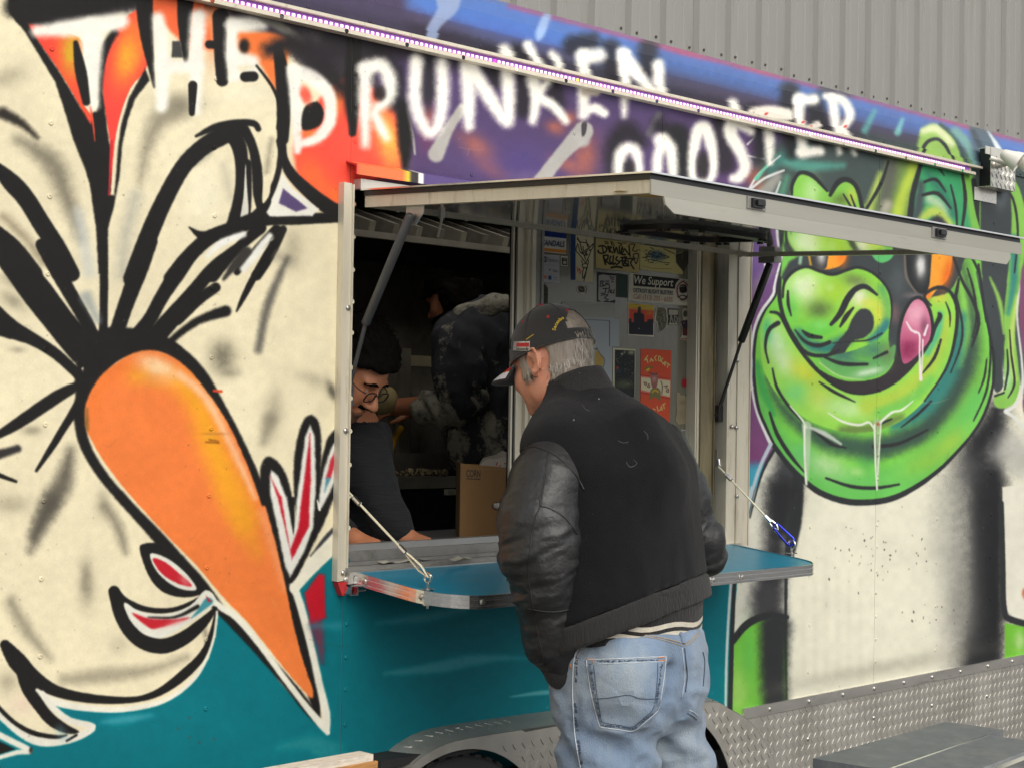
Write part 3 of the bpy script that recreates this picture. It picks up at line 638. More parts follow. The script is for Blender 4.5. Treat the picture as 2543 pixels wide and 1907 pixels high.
    # face bump at the left
    f([(795, 1230), (798, 1110), (830, 1065), (900, 1068), (960, 1110), (1000, 1165), (1040, 1165), (1080, 1115), (1140, 1115), (1195, 1170), (1230, 1320), (1000, 1300)], (136, 202, 84), soft=6)
    b(910, 1180, 50, 90, (190, 226, 160), 0.8); b(1090, 1220, 60, 40, (96, 116, 60), 0.8); b(1160, 1200, 30, 60, (206, 210, 80), 0.7)
    S([(790, 1190), (795, 1120), (840, 1055), (920, 1075), (1005, 1165)], [14, 22, 24, 26, 14], BK, soft=5); S([(1025, 1190), (1070, 1115), (1130, 1095), (1190, 1150), (1228, 1310)], [22, 34, 30, 26, 26], BK, soft=5)
    S([(1105, 1185), (1150, 1260)], [10, 14], BK, soft=4); S([(1150, 1190), (1185, 1285)], [10, 14], BK, soft=4)
    # --- head
    c.tile(F)
    head = [(745, -70), (735, 50), (710, 180), (690, 290), (620, 390), (572, 520), (560, 700), (565, 850), (590, 980), (630, 1080), (690, 1200), (770, 1310), (870, 1410), (970, 1480), (1110, 1525), (1250, 1535), (1400, 1510), (1550, 1440), (1690, 1340), (1800, 1230), (1900, 1110), (1965, 990), (2005, 850), (2015, 700), (1995, 550), (1955, 350), (1915, 150), (1880, -70)]
    # suit
    f([(760, 1240), (900, 1380), (1200, 1480), (1500, 1420), (1800, 1180), (2030, 960), (2400, 1100), (2400, 2900), (720, 2900)], (227, 225, 205), soft=8, sm=False)
    f([(680, 1210), (790, 1330), (830, 1400), (790, 1659), (780, 2600), (430, 2900), (430, 2300), (470, 1900), (560, 1490)], (222, 221, 206), soft=6, sm=False)
    S([(770, 1300), (750, 1480), (730, 1700)], [150, 190, 130], (60, 62, 66), soft=60, a=0.95); S([(830, 1380), (815, 1659), (775, 1900)], [70, 70, 40], BK, soft=10)
    S([(2030, 1000), (1990, 1120), (1930, 1300), (1960, 1500), (1950, 2200), (1900, 2700)], [120, 190, 260, 230, 230, 260], (44, 45, 48), soft=110, a=0.97)
    S([(2040, 1000), (2020, 1100), (1960, 1260), (1990, 1500), (1985, 2100), (1960, 2700)], [60, 120, 190, 190, 190, 210], (38, 39, 42), soft=50)
    S([(1860, 1330), (1790, 1500), (1800, 1900), (1830, 2300)], [120, 190, 170, 150], (120, 120, 118), soft=130, a=0.6)
    S([(2180, 1300), (2130, 1200), (2060, 1250)], [180, 160, 120], (176, 176, 170), soft=80, a=0.75)
    c.tile(I)
    f([(2075, -60), (2400, -100), (2400, 780), (2230, 755), (2150, 735), (2095, 690)], (226, 224, 208), soft=6, sm=False); f([(2092, 770), (2200, 790), (2400, 800), (2400, 1000), (2090, 1000)], (112, 186, 58), soft=6, sm=False); b(2180, 880, 30, 60, (186, 220, 150), 0.8)
    S([(2070, 40), (2078, 400), (2085, 680), (2130, 750), (2300, 790)], [30, 34, 36, 40, 40], BK, soft=6); b(2212, 590, 18, 34, (200, 110, 80), 0.9, 0, 2)
    b(1760, 330, 120, 180, (180, 178, 170), 0.35); b(1820, 650, 90, 240, (150, 148, 140), 0.55); S([(1720, 800), (1760, 1100)], 120, (176, 174, 166), soft=80, a=0.4)
    for x in range(860, 1250, 70): S([(x, 500), (x+RNG.uniform(-6, 6), 1100)], RNG.uniform(10, 30), (214, 202, 186), soft=24, a=0.3)
    # left arm, glove and hand
    S([(600, 520), (560, 620), (500, 740)], [120, 120, 60], (190, 190, 180), soft=50, a=0.6)
    S([(680, 420), (650, 560), (640, 690)], [150, 190, 200], (58, 58, 62), soft=60, a=0.95); S([(730, -20), (700, 200), (680, 450)], [190, 150, 130], (44, 45, 48), soft=70, a=0.95)
    f([(425, 1330), (438, 880), (500, 800), (620, 740), (765, 740), (765, 1330)], (112, 190, 66), soft=5, sm=False); b(460, 1180, 60, 160, (170, 212, 110), 0.7); b(530, 950, 50, 160, (96, 182, 84), 0.6)
    S([(690, 800), (680, 1000), (690, 1340)], [190, 170, 150], BK, soft=46)
    S([(430, 880), (520, 775), (640, 725), (760, 735)], [40, 46, 44, 30], BK, soft=5); S([(440, 480), (428, 760), (412, 1320)], [24, 26, 30], BK, soft=5); S([(755, 480), (752, 900), (758, 1260)], [22, 14, 10], BK, soft=6)
    S([(820, -20), (770, 200), (752, 480)], [26, 24, 22], BK, soft=6)
    S([(545, -60), (500, 130), (430, 420), (395, 900), (385, 1330)], [14, 14, 18, 16, 14], (206, 214, 212), soft=6); S([(560, -60), (520, 130)], [16, 12], BK, soft=5)
    # chips on the white belly
    for k in range(60):
        x, y = RNG.normal(1300, 170), RNG.normal(360, 90)
        if k > 44: x, y = RNG.normal(1640, 90), RNG.normal(740, 60)
        b(x, y, RNG.uniform(2, 5), RNG.uniform(3, 10), (60, 56, 52), RNG.uniform(0.4, 1), RNG.uniform(-20, 20), 3)
    b(1320, 1050, 600, 50, (150, 146, 132), 0.45, -11)
    # ears
    c.tile(F)
    f([(1950, -330), (2030, -450), (2140, -430), (2205, -280), (2220, -100), (2200, 150), (2150, 450), (2172, 700), (2180, 850), (2140, 950), (2060, 975), (2025, 945), (2035, 890), (2085, 860), (2085, 700), (2080, 600), (1990, 450), (1950, 0), (1935, -200)], (134, 192, 84), soft=5)
    f([(1950, -380), (2040, -440), (2120, -360), (2130, -100), (2105, 200), (2085, 420), (2090, 560), (2075, 700), (2080, 840), (2030, 870), (2000, 700), (1985, 450), (1950, 150)], DK, soft=7)
    S([(2000, 180), (2060, 330), (2085, 520)], [10, 26, 12], (140, 190, 90), soft=10); S([(2150, -60), (2145, 200), (2110, 400)], [50, 44, 20], (60, 140, 128), soft=20); S([(2170, 300), (2130, 560), (2150, 800)], [24, 30, 30], (186, 214, 110), soft=14)
    b(2110, 790, 22, 90, (180, 224, 190), 0.7); S([(2090, 860), (2110, 740), (2105, 620)], [10, 14, 8], BK, soft=4); S([(2110, 910), (2150, 820), (2130, 650), (2120, 500)], [8, 14, 12, 8], BK, soft=4); S([(2030, 900), (2085, 880)], 12, BK, soft=4)
    S([(2060, -400), (2140, -300), (2170, -100), (2150, 150)], [14, 16, 14, 10], BK, soft=5); b(2060, -300, 40, 60, (150, 160, 164), 0.5)
    S([(2240, 0), (2190, 220), (2165, 400), (2192, 660), (2200, 840), (2160, 950), (2100, 990)], [14, 14, 12, 14, 16, 16, 26], (218, 222, 216), soft=6); S([(2095, 995), (2160, 1040), (2230, 1130)], [22, 16, 12], (218, 222, 216), soft=6)
    f([(2215, 60), (2400, 60), (2400, 1060), (2250, 1080), (2200, 960), (2215, 800), (2200, 640), (2180, 400)], (126, 78, 112), soft=8); b(2240, 420, 40, 90, (150, 60, 70), 0.6)
    clip(c, head, soft=4)
    f(head, (122, 206, 78), soft=3)
    # sides of the head: stripes of hair
    S([(1830, -260), (1860, 100), (1900, 300), (1930, 560), (1900, 800), (1800, 1020)], [60, 70, 80, 90, 110, 100], (120, 190, 80), soft=26)
    S([(1760, -200), (1790, 60), (1850, 300), (1880, 560), (1830, 760), (1720, 960), (1560, 1130), (1300, 1230)], [70, 80, 90, 110, 130, 130, 130, 110], (60, 78, 74), soft=50, a=0.95)
    S([(1810, 150), (1840, 320), (1850, 520), (1800, 700)], [40, 50, 60, 60], (132, 198, 84), soft=24)
    S([(1830, 420), (1790, 650), (1700, 850), (1560, 1000), (1420, 1080)], [50, 90, 110, 110, 60], (58, 130, 122), soft=44)
    S([(1660, -200), (1730, 60), (1790, 220)], [60, 60, 40], (150, 204, 80), soft=24)
    # lower chin
    S([(590, 900), (680, 1130), (860, 1330), (1100, 1450), (1350, 1440), (1600, 1330), (1800, 1130), (1930, 900)], [60, 110, 170, 200, 200, 190, 150, 100], (106, 194, 92), soft=50)
    b(1000, 1320, 130, 70, (190, 226, 166), 0.8, 20); b(1190, 1360, 40, 26, (180, 222, 140), 0.7); b(1250, 1300, 60, 50, (84, 168, 90), 0.7); b(1600, 1300, 160, 70, (140, 196, 74), 0.8, -25); b(860, 1240, 60, 60, (96, 190, 110), 0.7); b(1760, 1180, 130, 60, (178, 204, 70), 0.6, -40)
    # fold under the lip
    S([(640, 800), (720, 960), (860, 1090), (1000, 1170), (1180, 1210), (1330, 1210), (1520, 1150)], [30, 50, 80, 110, 120, 110, 60], (62, 90, 76), soft=46, a=0.95)
    S([(580, 700), (610, 850), (680, 1010)], [30, 50, 30], (72, 170, 84), soft=20)
    # lip
    lip = [(598, 600), (605, 470), (655, 398), (720, 440), (780, 545), (860, 660), (960, 770), (1080, 860), (1200, 892), (1330, 872), (1450, 805), (1560, 690), (1640, 560), (1690, 440), (1700, 400), (1640, 440), (1628, 350), (1650, 300), (1700, 265), (1765, 300), (1795, 400), (1770, 600), (1700, 780), (1600, 930), (1460, 1050), (1310, 1110), (1150, 1125), (950, 1075), (820, 1000), (700, 890), (620, 750)]
    clip(c, lip, soft=4); f(lip, (150, 216, 84), soft=3)
    b(690, 560, 60, 110, (190, 228, 176), 1.0, -20); b(640, 500, 30, 80, (72, 196, 120), 0.8); b(740, 690, 60, 100, (196, 226, 180), 0.9, -35); b(870, 760, 70, 110, (206, 208, 66), 0.85, -45); b(820, 880, 90, 70, (112, 204, 124), 0.8); b(960, 920, 90, 70, (212, 210, 80), 0.6, 30); b(1110, 970, 160, 60, (178, 222, 140), 1.0, 10); b(1150, 980, 60, 34, (186, 226, 150), 1)
    S([(1250, 960), (1450, 900), (1600, 760), (1690, 600), (1740, 450)], [100, 110, 90, 80, 70], (178, 206, 76), soft=40, a=0.9); S([(1330, 1000), (1500, 930), (1640, 800)], [60, 60, 50], (110, 196, 90), soft=30, a=0.8); S([(1620, 640), (1680, 520), (1700, 400)], [30, 40, 30], (90, 190, 140), soft=20); b(1690, 300, 60, 40, (206, 214, 80), 0.8)
    S([(1100, 1110), (1300, 1090), (1450, 1030)], [60, 60, 50], (98, 120, 70), soft=30, a=0.8)
    clip(c, head, soft=4)
    # dark mask round the eyes
    f([(745, -64), (1800, -64), (1830, 100), (1800, 190), (1745, 270), (1640, 300), (1560, 310), (1480, 380), (1450, 560), (1420, 680), (1380, 560), (1395, 380), (1370, 250), (1300, 165), (1200, 125), (1060, 165), (1000, 160), (880, 120), (800, 150), (750, 220)], DK, soft=6)
    b(1440, 200, 60, 110, (96, 104, 108), 0.6); b(1420, 400, 30, 60, (130, 100, 104), 0.8); b(1540, 290, 60, 20, (170, 150, 152), 0.5)
    f([(1250, -40), (1290, 60), (1340, 90), (1400, 60), (1430, -40)], (96, 190, 112), soft=5); f([(1290, -60), (1330, 40), (1390, 0), (1400, -60)], (110, 110, 116), soft=5)
    f([(745, -64), (720, 170), (770, 90), (830, 40), (820, -64)], (120, 196, 86), soft=12); S([(850, 20), (840, 90)], 20, (150, 190, 160), soft=10)
    # eyes
    f([(915, -64), (915, 60), (950, 120), (1010, 130), (1080, 110), (1120, 60), (1130, -64)], (248, 160, 52), soft=5); b(1100, 40, 30, 70, (236, 120, 40), 0.9); f([(880, -64), (890, 60), (930, 110), (1000, 120), (1005, -64)], (60, 60, 62), soft=5); b(970, 40, 26, 56, (230, 230, 228), 0.9); S([(890, 20), (905, 100)], 14, (190, 150, 60), soft=6)
    f([(1610, -64), (1740, -64), (1770, 60), (1740, 190), (1680, 250), (1625, 310), (1600, 250)], (250, 166, 56), soft=5); b(1740, 150, 30, 100, (236, 110, 36), 0.9, 15); b(1620, 280, 20, 40, (240, 120, 50), 0.8)
    f([(1500, -64), (1490, 100), (1520, 220), (1570, 275), (1620, 260), (1640, 100), (1632, -64)], (40, 42, 44), soft=6); b(1578, 110, 26, 62, (250, 250, 246), 1.0, 0, 1.4); b(1578, 110, 44, 100, (190, 190, 190), 0.5); S([(1480, 40), (1490, 180), (1550, 270)], [10, 14, 8], (120, 108, 96), soft=6)
    # mouth
    f([(880, 650), (960, 740), (1080, 800), (1200, 812), (1330, 785), (1400, 720), (1440, 600), (1450, 540), (1500, 690), (1600, 600), (1690, 400), (1650, 560), (1560, 690), (1450, 805), (1330, 872), (1200, 892), (1080, 860), (960, 770)], (58, 54, 57), soft=5)
    f([(1440, 640), (1500, 700), (1600, 620), (1690, 440), (1640, 480), (1480, 520)], (58, 54, 57), soft=6)
    f([(960, 655), (1080, 650), (1250, 690), (1360, 640), (1420, 590), (1410, 680), (1350, 760), (1230, 800), (1100, 780), (1000, 730)], (106, 178, 96), soft=6); b(1260, 755, 90, 22, (214, 234, 208), 0.9, -12); b(1110, 640, 100, 60, (64, 112, 106), 0.9); b(1290, 620, 90, 60, (70, 120, 110), 0.8); b(1370, 640, 40, 60, (120, 130, 90), 0.6); S([(960, 700), (1080, 780), (1220, 800)], [8, 8, 6], (180, 214, 150), soft=5)
    S([(990, 665), (1100, 705), (1250, 708)], [14, 26, 18], BK, soft=5); S([(1290, 672), (1370, 635)], [14, 20], BK, soft=5)
    # nose
    nose = [(740, 300), (748, 220), (800, 150), (880, 122), (950, 140), (1010, 165), (1060, 165), (1130, 140), (1200, 125), (1300, 170), (1375, 260), (1395, 380), (1380, 480), (1310, 560), (1180, 620), (1060, 650), (960, 655), (880, 630), (800, 540), (755, 430)]
    clip(c, nose, soft=4); f(nose, (144, 214, 74), soft=3)
    b(870, 240, 110, 100, (222, 234, 200), 1.0); b(780, 380, 60, 110, (106, 196, 84), 0.9); b(960, 370, 80, 60, (82, 100, 62), 0.85, -10); b(1060, 260, 120, 70, (166, 206, 60), 0.9); b(1020, 240, 30, 26, (176, 218, 110), 1); b(950, 500, 130, 60, (96, 196, 76), 0.9); b(960, 470, 50, 30, (126, 210, 100), 0.9)
    S([(830, 520), (900, 590), (1010, 610), (1120, 560)], [50, 70, 70, 60], (52, 124, 116), soft=36); S([(1340, 250), (1360, 400), (1330, 520)], [50, 60, 40], (96, 176, 100), soft=30); b(1180, 200, 90, 40, (110, 126, 80), 0.8, 20); b(1320, 400, 44, 90, (214, 214, 76), 0.9); b(1200, 300, 60, 60, (228, 232, 206), 0.95); b(1260, 340, 50, 40, (220, 218, 90), 0.8); b(1130, 410, 40, 60, (190, 214, 90), 0.7, 25)
    S([(1270, 560), (1330, 520), (1370, 460)], [40, 60, 50], (58, 130, 130), soft=26)
    f([(1020, 650), (1070, 570), (1130, 500), (1160, 430), (1210, 372), (1262, 380), (1290, 430), (1282, 500), (1230, 548), (1160, 570), (1100, 650)], (60, 63, 66), soft=7)
    clip(c, None)
    for p, w in [
        ([(1030, 465), (1085, 400), (1130, 310), (1180, 250), (1240, 235), (1310, 285)], [22, 36, 40, 34, 30, 14]), ([(1085, 480), (1120, 420), (1165, 365)], [12, 30, 14]), ([(766, 262), (768, 340), (786, 412)], [12, 20, 8]),
        ([(855, 505), (900, 535), (970, 545)], [14, 30, 20]), ([(810, 500), (870, 570), (950, 595), (1020, 575)], [10, 20, 26, 24]), ([(1040, 580), (1160, 570), (1260, 560), (1340, 520)], [6, 8, 10, 12]),
        ([(735, 300), (745, 210), (800, 142), (880, 114), (960, 140), (1040, 160), (1120, 136), (1200, 118), (1300, 162), (1382, 260), (1402, 380), (1386, 490)], [14, 18, 20, 18, 20, 22, 20, 18, 16, 14, 10, 6]),
        ([(720, 180), (715, 300), (740, 420), (800, 540), (880, 640), (1000, 655), (1080, 620)], [16, 26, 24, 24, 24, 22, 14]),
        ([(660, 390), (720, 410), (790, 540), (870, 660), (970, 770), (1090, 855), (1200, 888), (1330, 870)], [14, 22, 24, 22, 20, 16, 12, 10]),
        ([(648, 700), (628, 600), (650, 500), (706, 458)], [10, 16, 24, 30]), ([(672, 735), (700, 850), (770, 960), (860, 1060)], [10, 18, 18, 12]), ([(655, 1000), (700, 1130), (780, 1260), (868, 1365)], [14, 24, 24, 10]),
        ([(958, 815), (1050, 875), (1175, 935)], [10, 20, 8]), ([(1000, 1400), (1150, 1450), (1300, 1460), (1445, 1438)], [14, 22, 22, 12]), ([(1460, 1088), (1560, 1010), (1640, 932)], [8, 16, 14]),
        ([(1590, 760), (1660, 670), (1700, 560)], [10, 20, 14]), ([(1640, 350), (1600, 290), (1680, 240), (1760, 270), (1800, 380), (1785, 560), (1730, 740), (1600, 930)], [12, 16, 22, 22, 22, 20, 14, 10]),
        ([(1790, 290), (1830, 460), (1820, 600), (1760, 760)], [18, 14, 14, 8]), ([(1810, 190), (1790, 290), (1770, 300)], [16, 20, 10]), ([(1730, 330), (1755, 400), (1755, 480)], [6, 12, 6]), ([(1620, 560), (1690, 430), (1690, 400)], [8, 30, 20]),
        ([(1780, 60), (1830, 200), (1900, 330), (1930, 460), (1890, 600)], [16, 18, 22, 22, 12]), ([(1862, 125), (1900, 260), (1918, 420), (1893, 545)], [10, 16, 14, 8]), ([(1880, 40), (1935, 160), (1960, 330), (1975, 450)], [14, 16, 14, 8]),
        ([(1980, 680), (1965, 790), (1930, 880)], [10, 14, 8]), ([(2000, 555), (2002, 700), (1975, 880), (1900, 1050)], [12, 14, 14, 8]), ([(1290, 1208), (1440, 1190), (1620, 1105)], [26, 22, 14]),
        ([(1400, 1040), (1320, 1070)], [10, 20]), ([(930, 1110), (1030, 1190), (1120, 1215)], [20, 22, 10])]:
        S(p, w, BK, soft=5)
    # tongue
    tg = [(1455, 640), (1450, 560), (1462, 470), (1490, 385), (1535, 320), (1580, 318), (1620, 375), (1640, 470), (1630, 560), (1560, 650), (1500, 700), (1468, 700)]
    S(tg[:9], 40, BK, soft=5); clip(c, tg, soft=4); f(tg, (206, 112, 146), soft=3); b(1550, 400, 70, 80, (240, 176, 196), 1); b(1500, 620, 80, 70, (140, 44, 84), 0.9, -30); b(1600, 480, 26, 60, (130, 70, 100), 0.8); clip(c, None)
    for p, w in [([(1490, 450), (1520, 500), (1550, 510)], [8, 14, 10]), ([(1620, 470), (1600, 530)], [10, 16]), ([(1540, 515), (1570, 530), (1570, 640), (1578, 800)], [12, 12, 10, 20]), ([(1590, 560), (1588, 660), (1585, 760)], [10, 8, 6])]:
        S(p, w, (238, 226, 230), soft=4)
    # contour of the head
    S([(735, -40), (712, 170), (690, 285), (622, 385), (572, 520), (558, 700), (566, 850), (590, 985), (630, 1085), (680, 1200)], [12, 16, 18, 18, 18, 18, 18, 18, 20, 24], BK, soft=4)
    S([(680, 1200), (770, 1320), (860, 1412), (965, 1490), (1110, 1540), (1250, 1548), (1400, 1525), (1550, 1452), (1690, 1350), (1800, 1240), (1900, 1122), (1970, 1000), (2015, 850), (2025, 700), (2005, 550), (1965, 350), (1930, 100)], [28, 30, 34, 36, 38, 38, 36, 30, 24, 20, 18, 18, 18, 18, 16, 14, 12], BK, soft=5)
    S([(760, -60), (690, 200), (675, 285), (602, 390), (555, 520), (540, 700), (548, 860), (580, 1010), (660, 1190)], [10, 14, 18, 18, 16, 14, 14, 14, 22], (222, 226, 224), soft=4)
    S([(660, 1195), (600, 1320), (560, 1440), (520, 1600)], [24, 20, 20, 20], (190, 206, 216), soft=6); S([(690, 1215), (620, 1340), (575, 1480), (535, 1640)], [20, 16, 12, 8], BK, soft=5)
    # drool and foam
    for p, w in [([(1010, 1000), (1100, 1055), (1200, 1076), (1262, 1060), (1298, 1110)], [6, 14, 16, 14, 8]), ([(1330, 1060), (1400, 1000), (1460, 985), (1530, 930)], [16, 14, 14, 6]), ([(780, 960), (850, 1040), (880, 1090)], [6, 12, 14])]:
        S(p, w, (226, 234, 216), soft=4)
    S([(880, 1080), (885, 1200), (882, 1330), (880, 1440)], [56, 40, 28, 14], (190, 208, 180), soft=8, a=0.75); S([(868, 1080), (868, 1250), (878, 1435)], [12, 12, 12], (228, 234, 216), soft=4); S([(900, 1090), (990, 1128), (1090, 1192)], [12, 28, 12], (190, 200, 190), soft=8)
    S([(1310, 1060), (1312, 1250), (1312, 1465)], [44, 34, 12], (176, 196, 160), soft=8, a=0.7); S([(1295, 1075), (1300, 1280), (1310, 1470)], [10, 10, 10], (228, 234, 216), soft=4); S([(1335, 1060), (1325, 1200), (1315, 1380)], [8, 8, 6], (222, 230, 210), soft=4)
    b(1315, 1070, 8, 12, (190, 90, 70), 0.9, 0, 3); S([(620, 60), (635, 140)], [10, 20], (226, 226, 226), soft=6); S([(510, 320), (600, 200), (660, 130)], [20, 60, 40], (140, 130, 140), soft=30, a=0.6)
    S([(520, 600), (545, 690), (540, 800)], [16, 12, 8], (210, 220, 224), soft=6); S([(505, 890), (550, 850)], [8, 12], (220, 220, 220), soft=5)
# ---------------------------------------------------------------- setting: ground, building behind
def mat_asphalt():
    return mat('asphalt', (0.055, 0.054, 0.052), 0.9, var=0.35, vscale=30, bump=0.5, bscale=180, dirt=((0.12, 0.115, 0.105), 1.3, 0.5, 0.75))
g = MB(); n_ = 40
for s_ in (1,): g.face([(-300, -300, 0), (300, -300, 0), (300, 300, 0), (-300, 300, 0)])
ground = g.build('ground', mat_asphalt()); ground['kind'] = 'structure'; ground['label'] = 'grey asphalt lot under the trailer'

M_alu = mat('aluminium', (0.62, 0.60, 0.56), 0.34, 0.85, var=0.12, vscale=5, bump=0.03, bscale=90, stretch=(1, 1, 6), dirt=((0.30, 0.28, 0.24), 9, 0.55, 0.8))
M_alub = mat('bright_aluminium', (0.80, 0.80, 0.79), 0.22, 0.95, var=0.06, vscale=20, stretch=(1, 8, 20))
M_frame = mat('cream_trim_metal', (0.60, 0.555, 0.445), 0.45, 0.25, var=0.10, vscale=6, bump=0.02, bscale=50, stretch=(4, 4, 0.6), dirt=((0.32, 0.27, 0.18), 10, 0.56, 0.8))
M_dgrey = mat('dull_grey_metal', (0.28, 0.275, 0.26), 0.5, 0.5, var=0.2, vscale=12, dirt=((0.12, 0.11, 0.09), 12, 0.5, 0.75))
M_black = mat('black_plastic', (0.012, 0.012, 0.013), 0.38, var=0.2, vscale=20)
M_rubber = mat('black_rubber', (0.014, 0.014, 0.014), 0.75, var=0.3, vscale=15)
M_screw = mat('screw_steel', (0.52, 0.50, 0.46), 0.3, 0.9, var=0.2, vscale=60)
M_chrome = mat('zinc_steel', (0.75, 0.75, 0.74), 0.18, 1.0, var=0.05)

# metal building: vertical ribbed sheets, y = 2.85
M_clad = mat('grey_cladding', (0.245, 0.242, 0.230), 0.55, 0.1, var=0.08, vscale=1.4, bump=0.04, bscale=14, stretch=(5, 5, 0.5), dirt=((0.17, 0.16, 0.135), 2.2, 0.55, 0.85), rvar=0.15)
bld = thing('metal_building', 'grey ribbed metal building standing close behind the painted trailer', 'building', (6, 2.9, 0))
YB = 2.85; RIB = 0.3048
def xb(px): return (0.3048/6.22e-6)/(5324-px) + (2.85+3.194)/math.tan(TH)*0 - (2.85+3.194)*math.tan(TH)
RIB0 = on_y(1722, 40, YB)[0]
def clad_prof(x):            # (dx, dy) over one rib pitch, rib first
    return [(0, 0), (0.018, -0.032), (0.048, -0.032), (0.066, 0), (0.118, 0), (0.123, -0.005), (0.131, -0.005), (0.136, 0), (0.212, 0), (0.217, -0.005), (0.225, -0.005), (0.230, 0), (0.3048, 0)]
def clad_panel(i):
    b = MB(); x0 = RIB0 + 3*RIB*i
    row = []
    for r in range(3): row += [(x0+r*RIB+dx, YB+dy) for dx, dy in clad_prof(0)[:-1]]
    row += [(x0+3*RIB, YB)]
    e = 0.0008*(i % 2)
    b.grid([[(x, y+e, 0.05) for x, y in row], [(x, y+e, 7.6) for x, y in row]])
    o = b.build('wall_panel', M_clad, bld); return o
p0 = clad_panel(0)
for i in range(-10, 13):
    if i == 0: continue
    dup(p0, bld, p0.location + Vector((3*RIB*i, 0.0008*(i % 2), 0)))
b = MB(); b.box(RIB0-9.3, RIB0+11.6, YB+0.02, YB+0.25, 0, 7.6); b.build('wall_core', M_dgrey, bld)
sm_ = MB(); sm_.lathe([(0.009, 0), (0.009, 0.003), (0.005, 0.004), (0.005, 0.008), (0, 0.008)], Matrix.Rotation(math.radians(90), 4, 'X'), 8)
screw_me = sm_.mesh('screw', mat('rusty_screw', (0.10, 0.09, 0.078), 0.7, 0.3))
zs = on_y(1920, 171, YB)[2]
for i in range(-2, 24):
    for dz in (0.0, -1.4):
        for dx in (-0.035, 0.101):
            o = put('screw', screw_me, None, bld, world=False); o.location = (RIB0+RIB*i+dx-bld.location[0], YB-0.001-bld.location[1], zs+dz+random.uniform(-.01, .01))

# ---------------------------------------------------------------- the trailer
trl = thing('food_trailer', 'food trailer painted with a long orange beak and a green pig face, serving flap open', 'food trailer', (3.5, 1.1, 0))
CV = paint_mural()
def sample(P):
    q = proj(P); a = CV.a
    x = np.clip((q[..., 0]-CV.x0)*CV.sc-0.5, 0, CV.w-1.01); y = np.clip((q[..., 1]-CV.y0)*CV.sc-0.5, 0, CV.h-1.01)
    x0, y0 = x.astype(int), y.astype(int); fx, fy = (x-x0)[..., None], (y-y0)[..., None]
    return a[y0, x0]*(1-fx)*(1-fy)+a[y0, x0+1]*fx*(1-fy)+a[y0+1, x0]*(1-fx)*fy+a[y0+1, x0+1]*fx*fy
ALB = 0.80
def to_albedo(rgb):
    l = lin(rgb*255.0)*ALB
    return srgb(np.clip(l, 0.004, 0.9))
WX0, WX1, WZ0, WZ1 = 1.25, 6.75, 0.40, 2.62
nx, nz = 2750, 1110
XX, ZZ = np.meshgrid(np.linspace(WX0, WX1, nx), np.linspace(WZ1, WZ0, nz))
img_wall = np_image('painted_skin', to_albedo(sample(np.stack([XX, np.zeros_like(XX), ZZ], -1))))

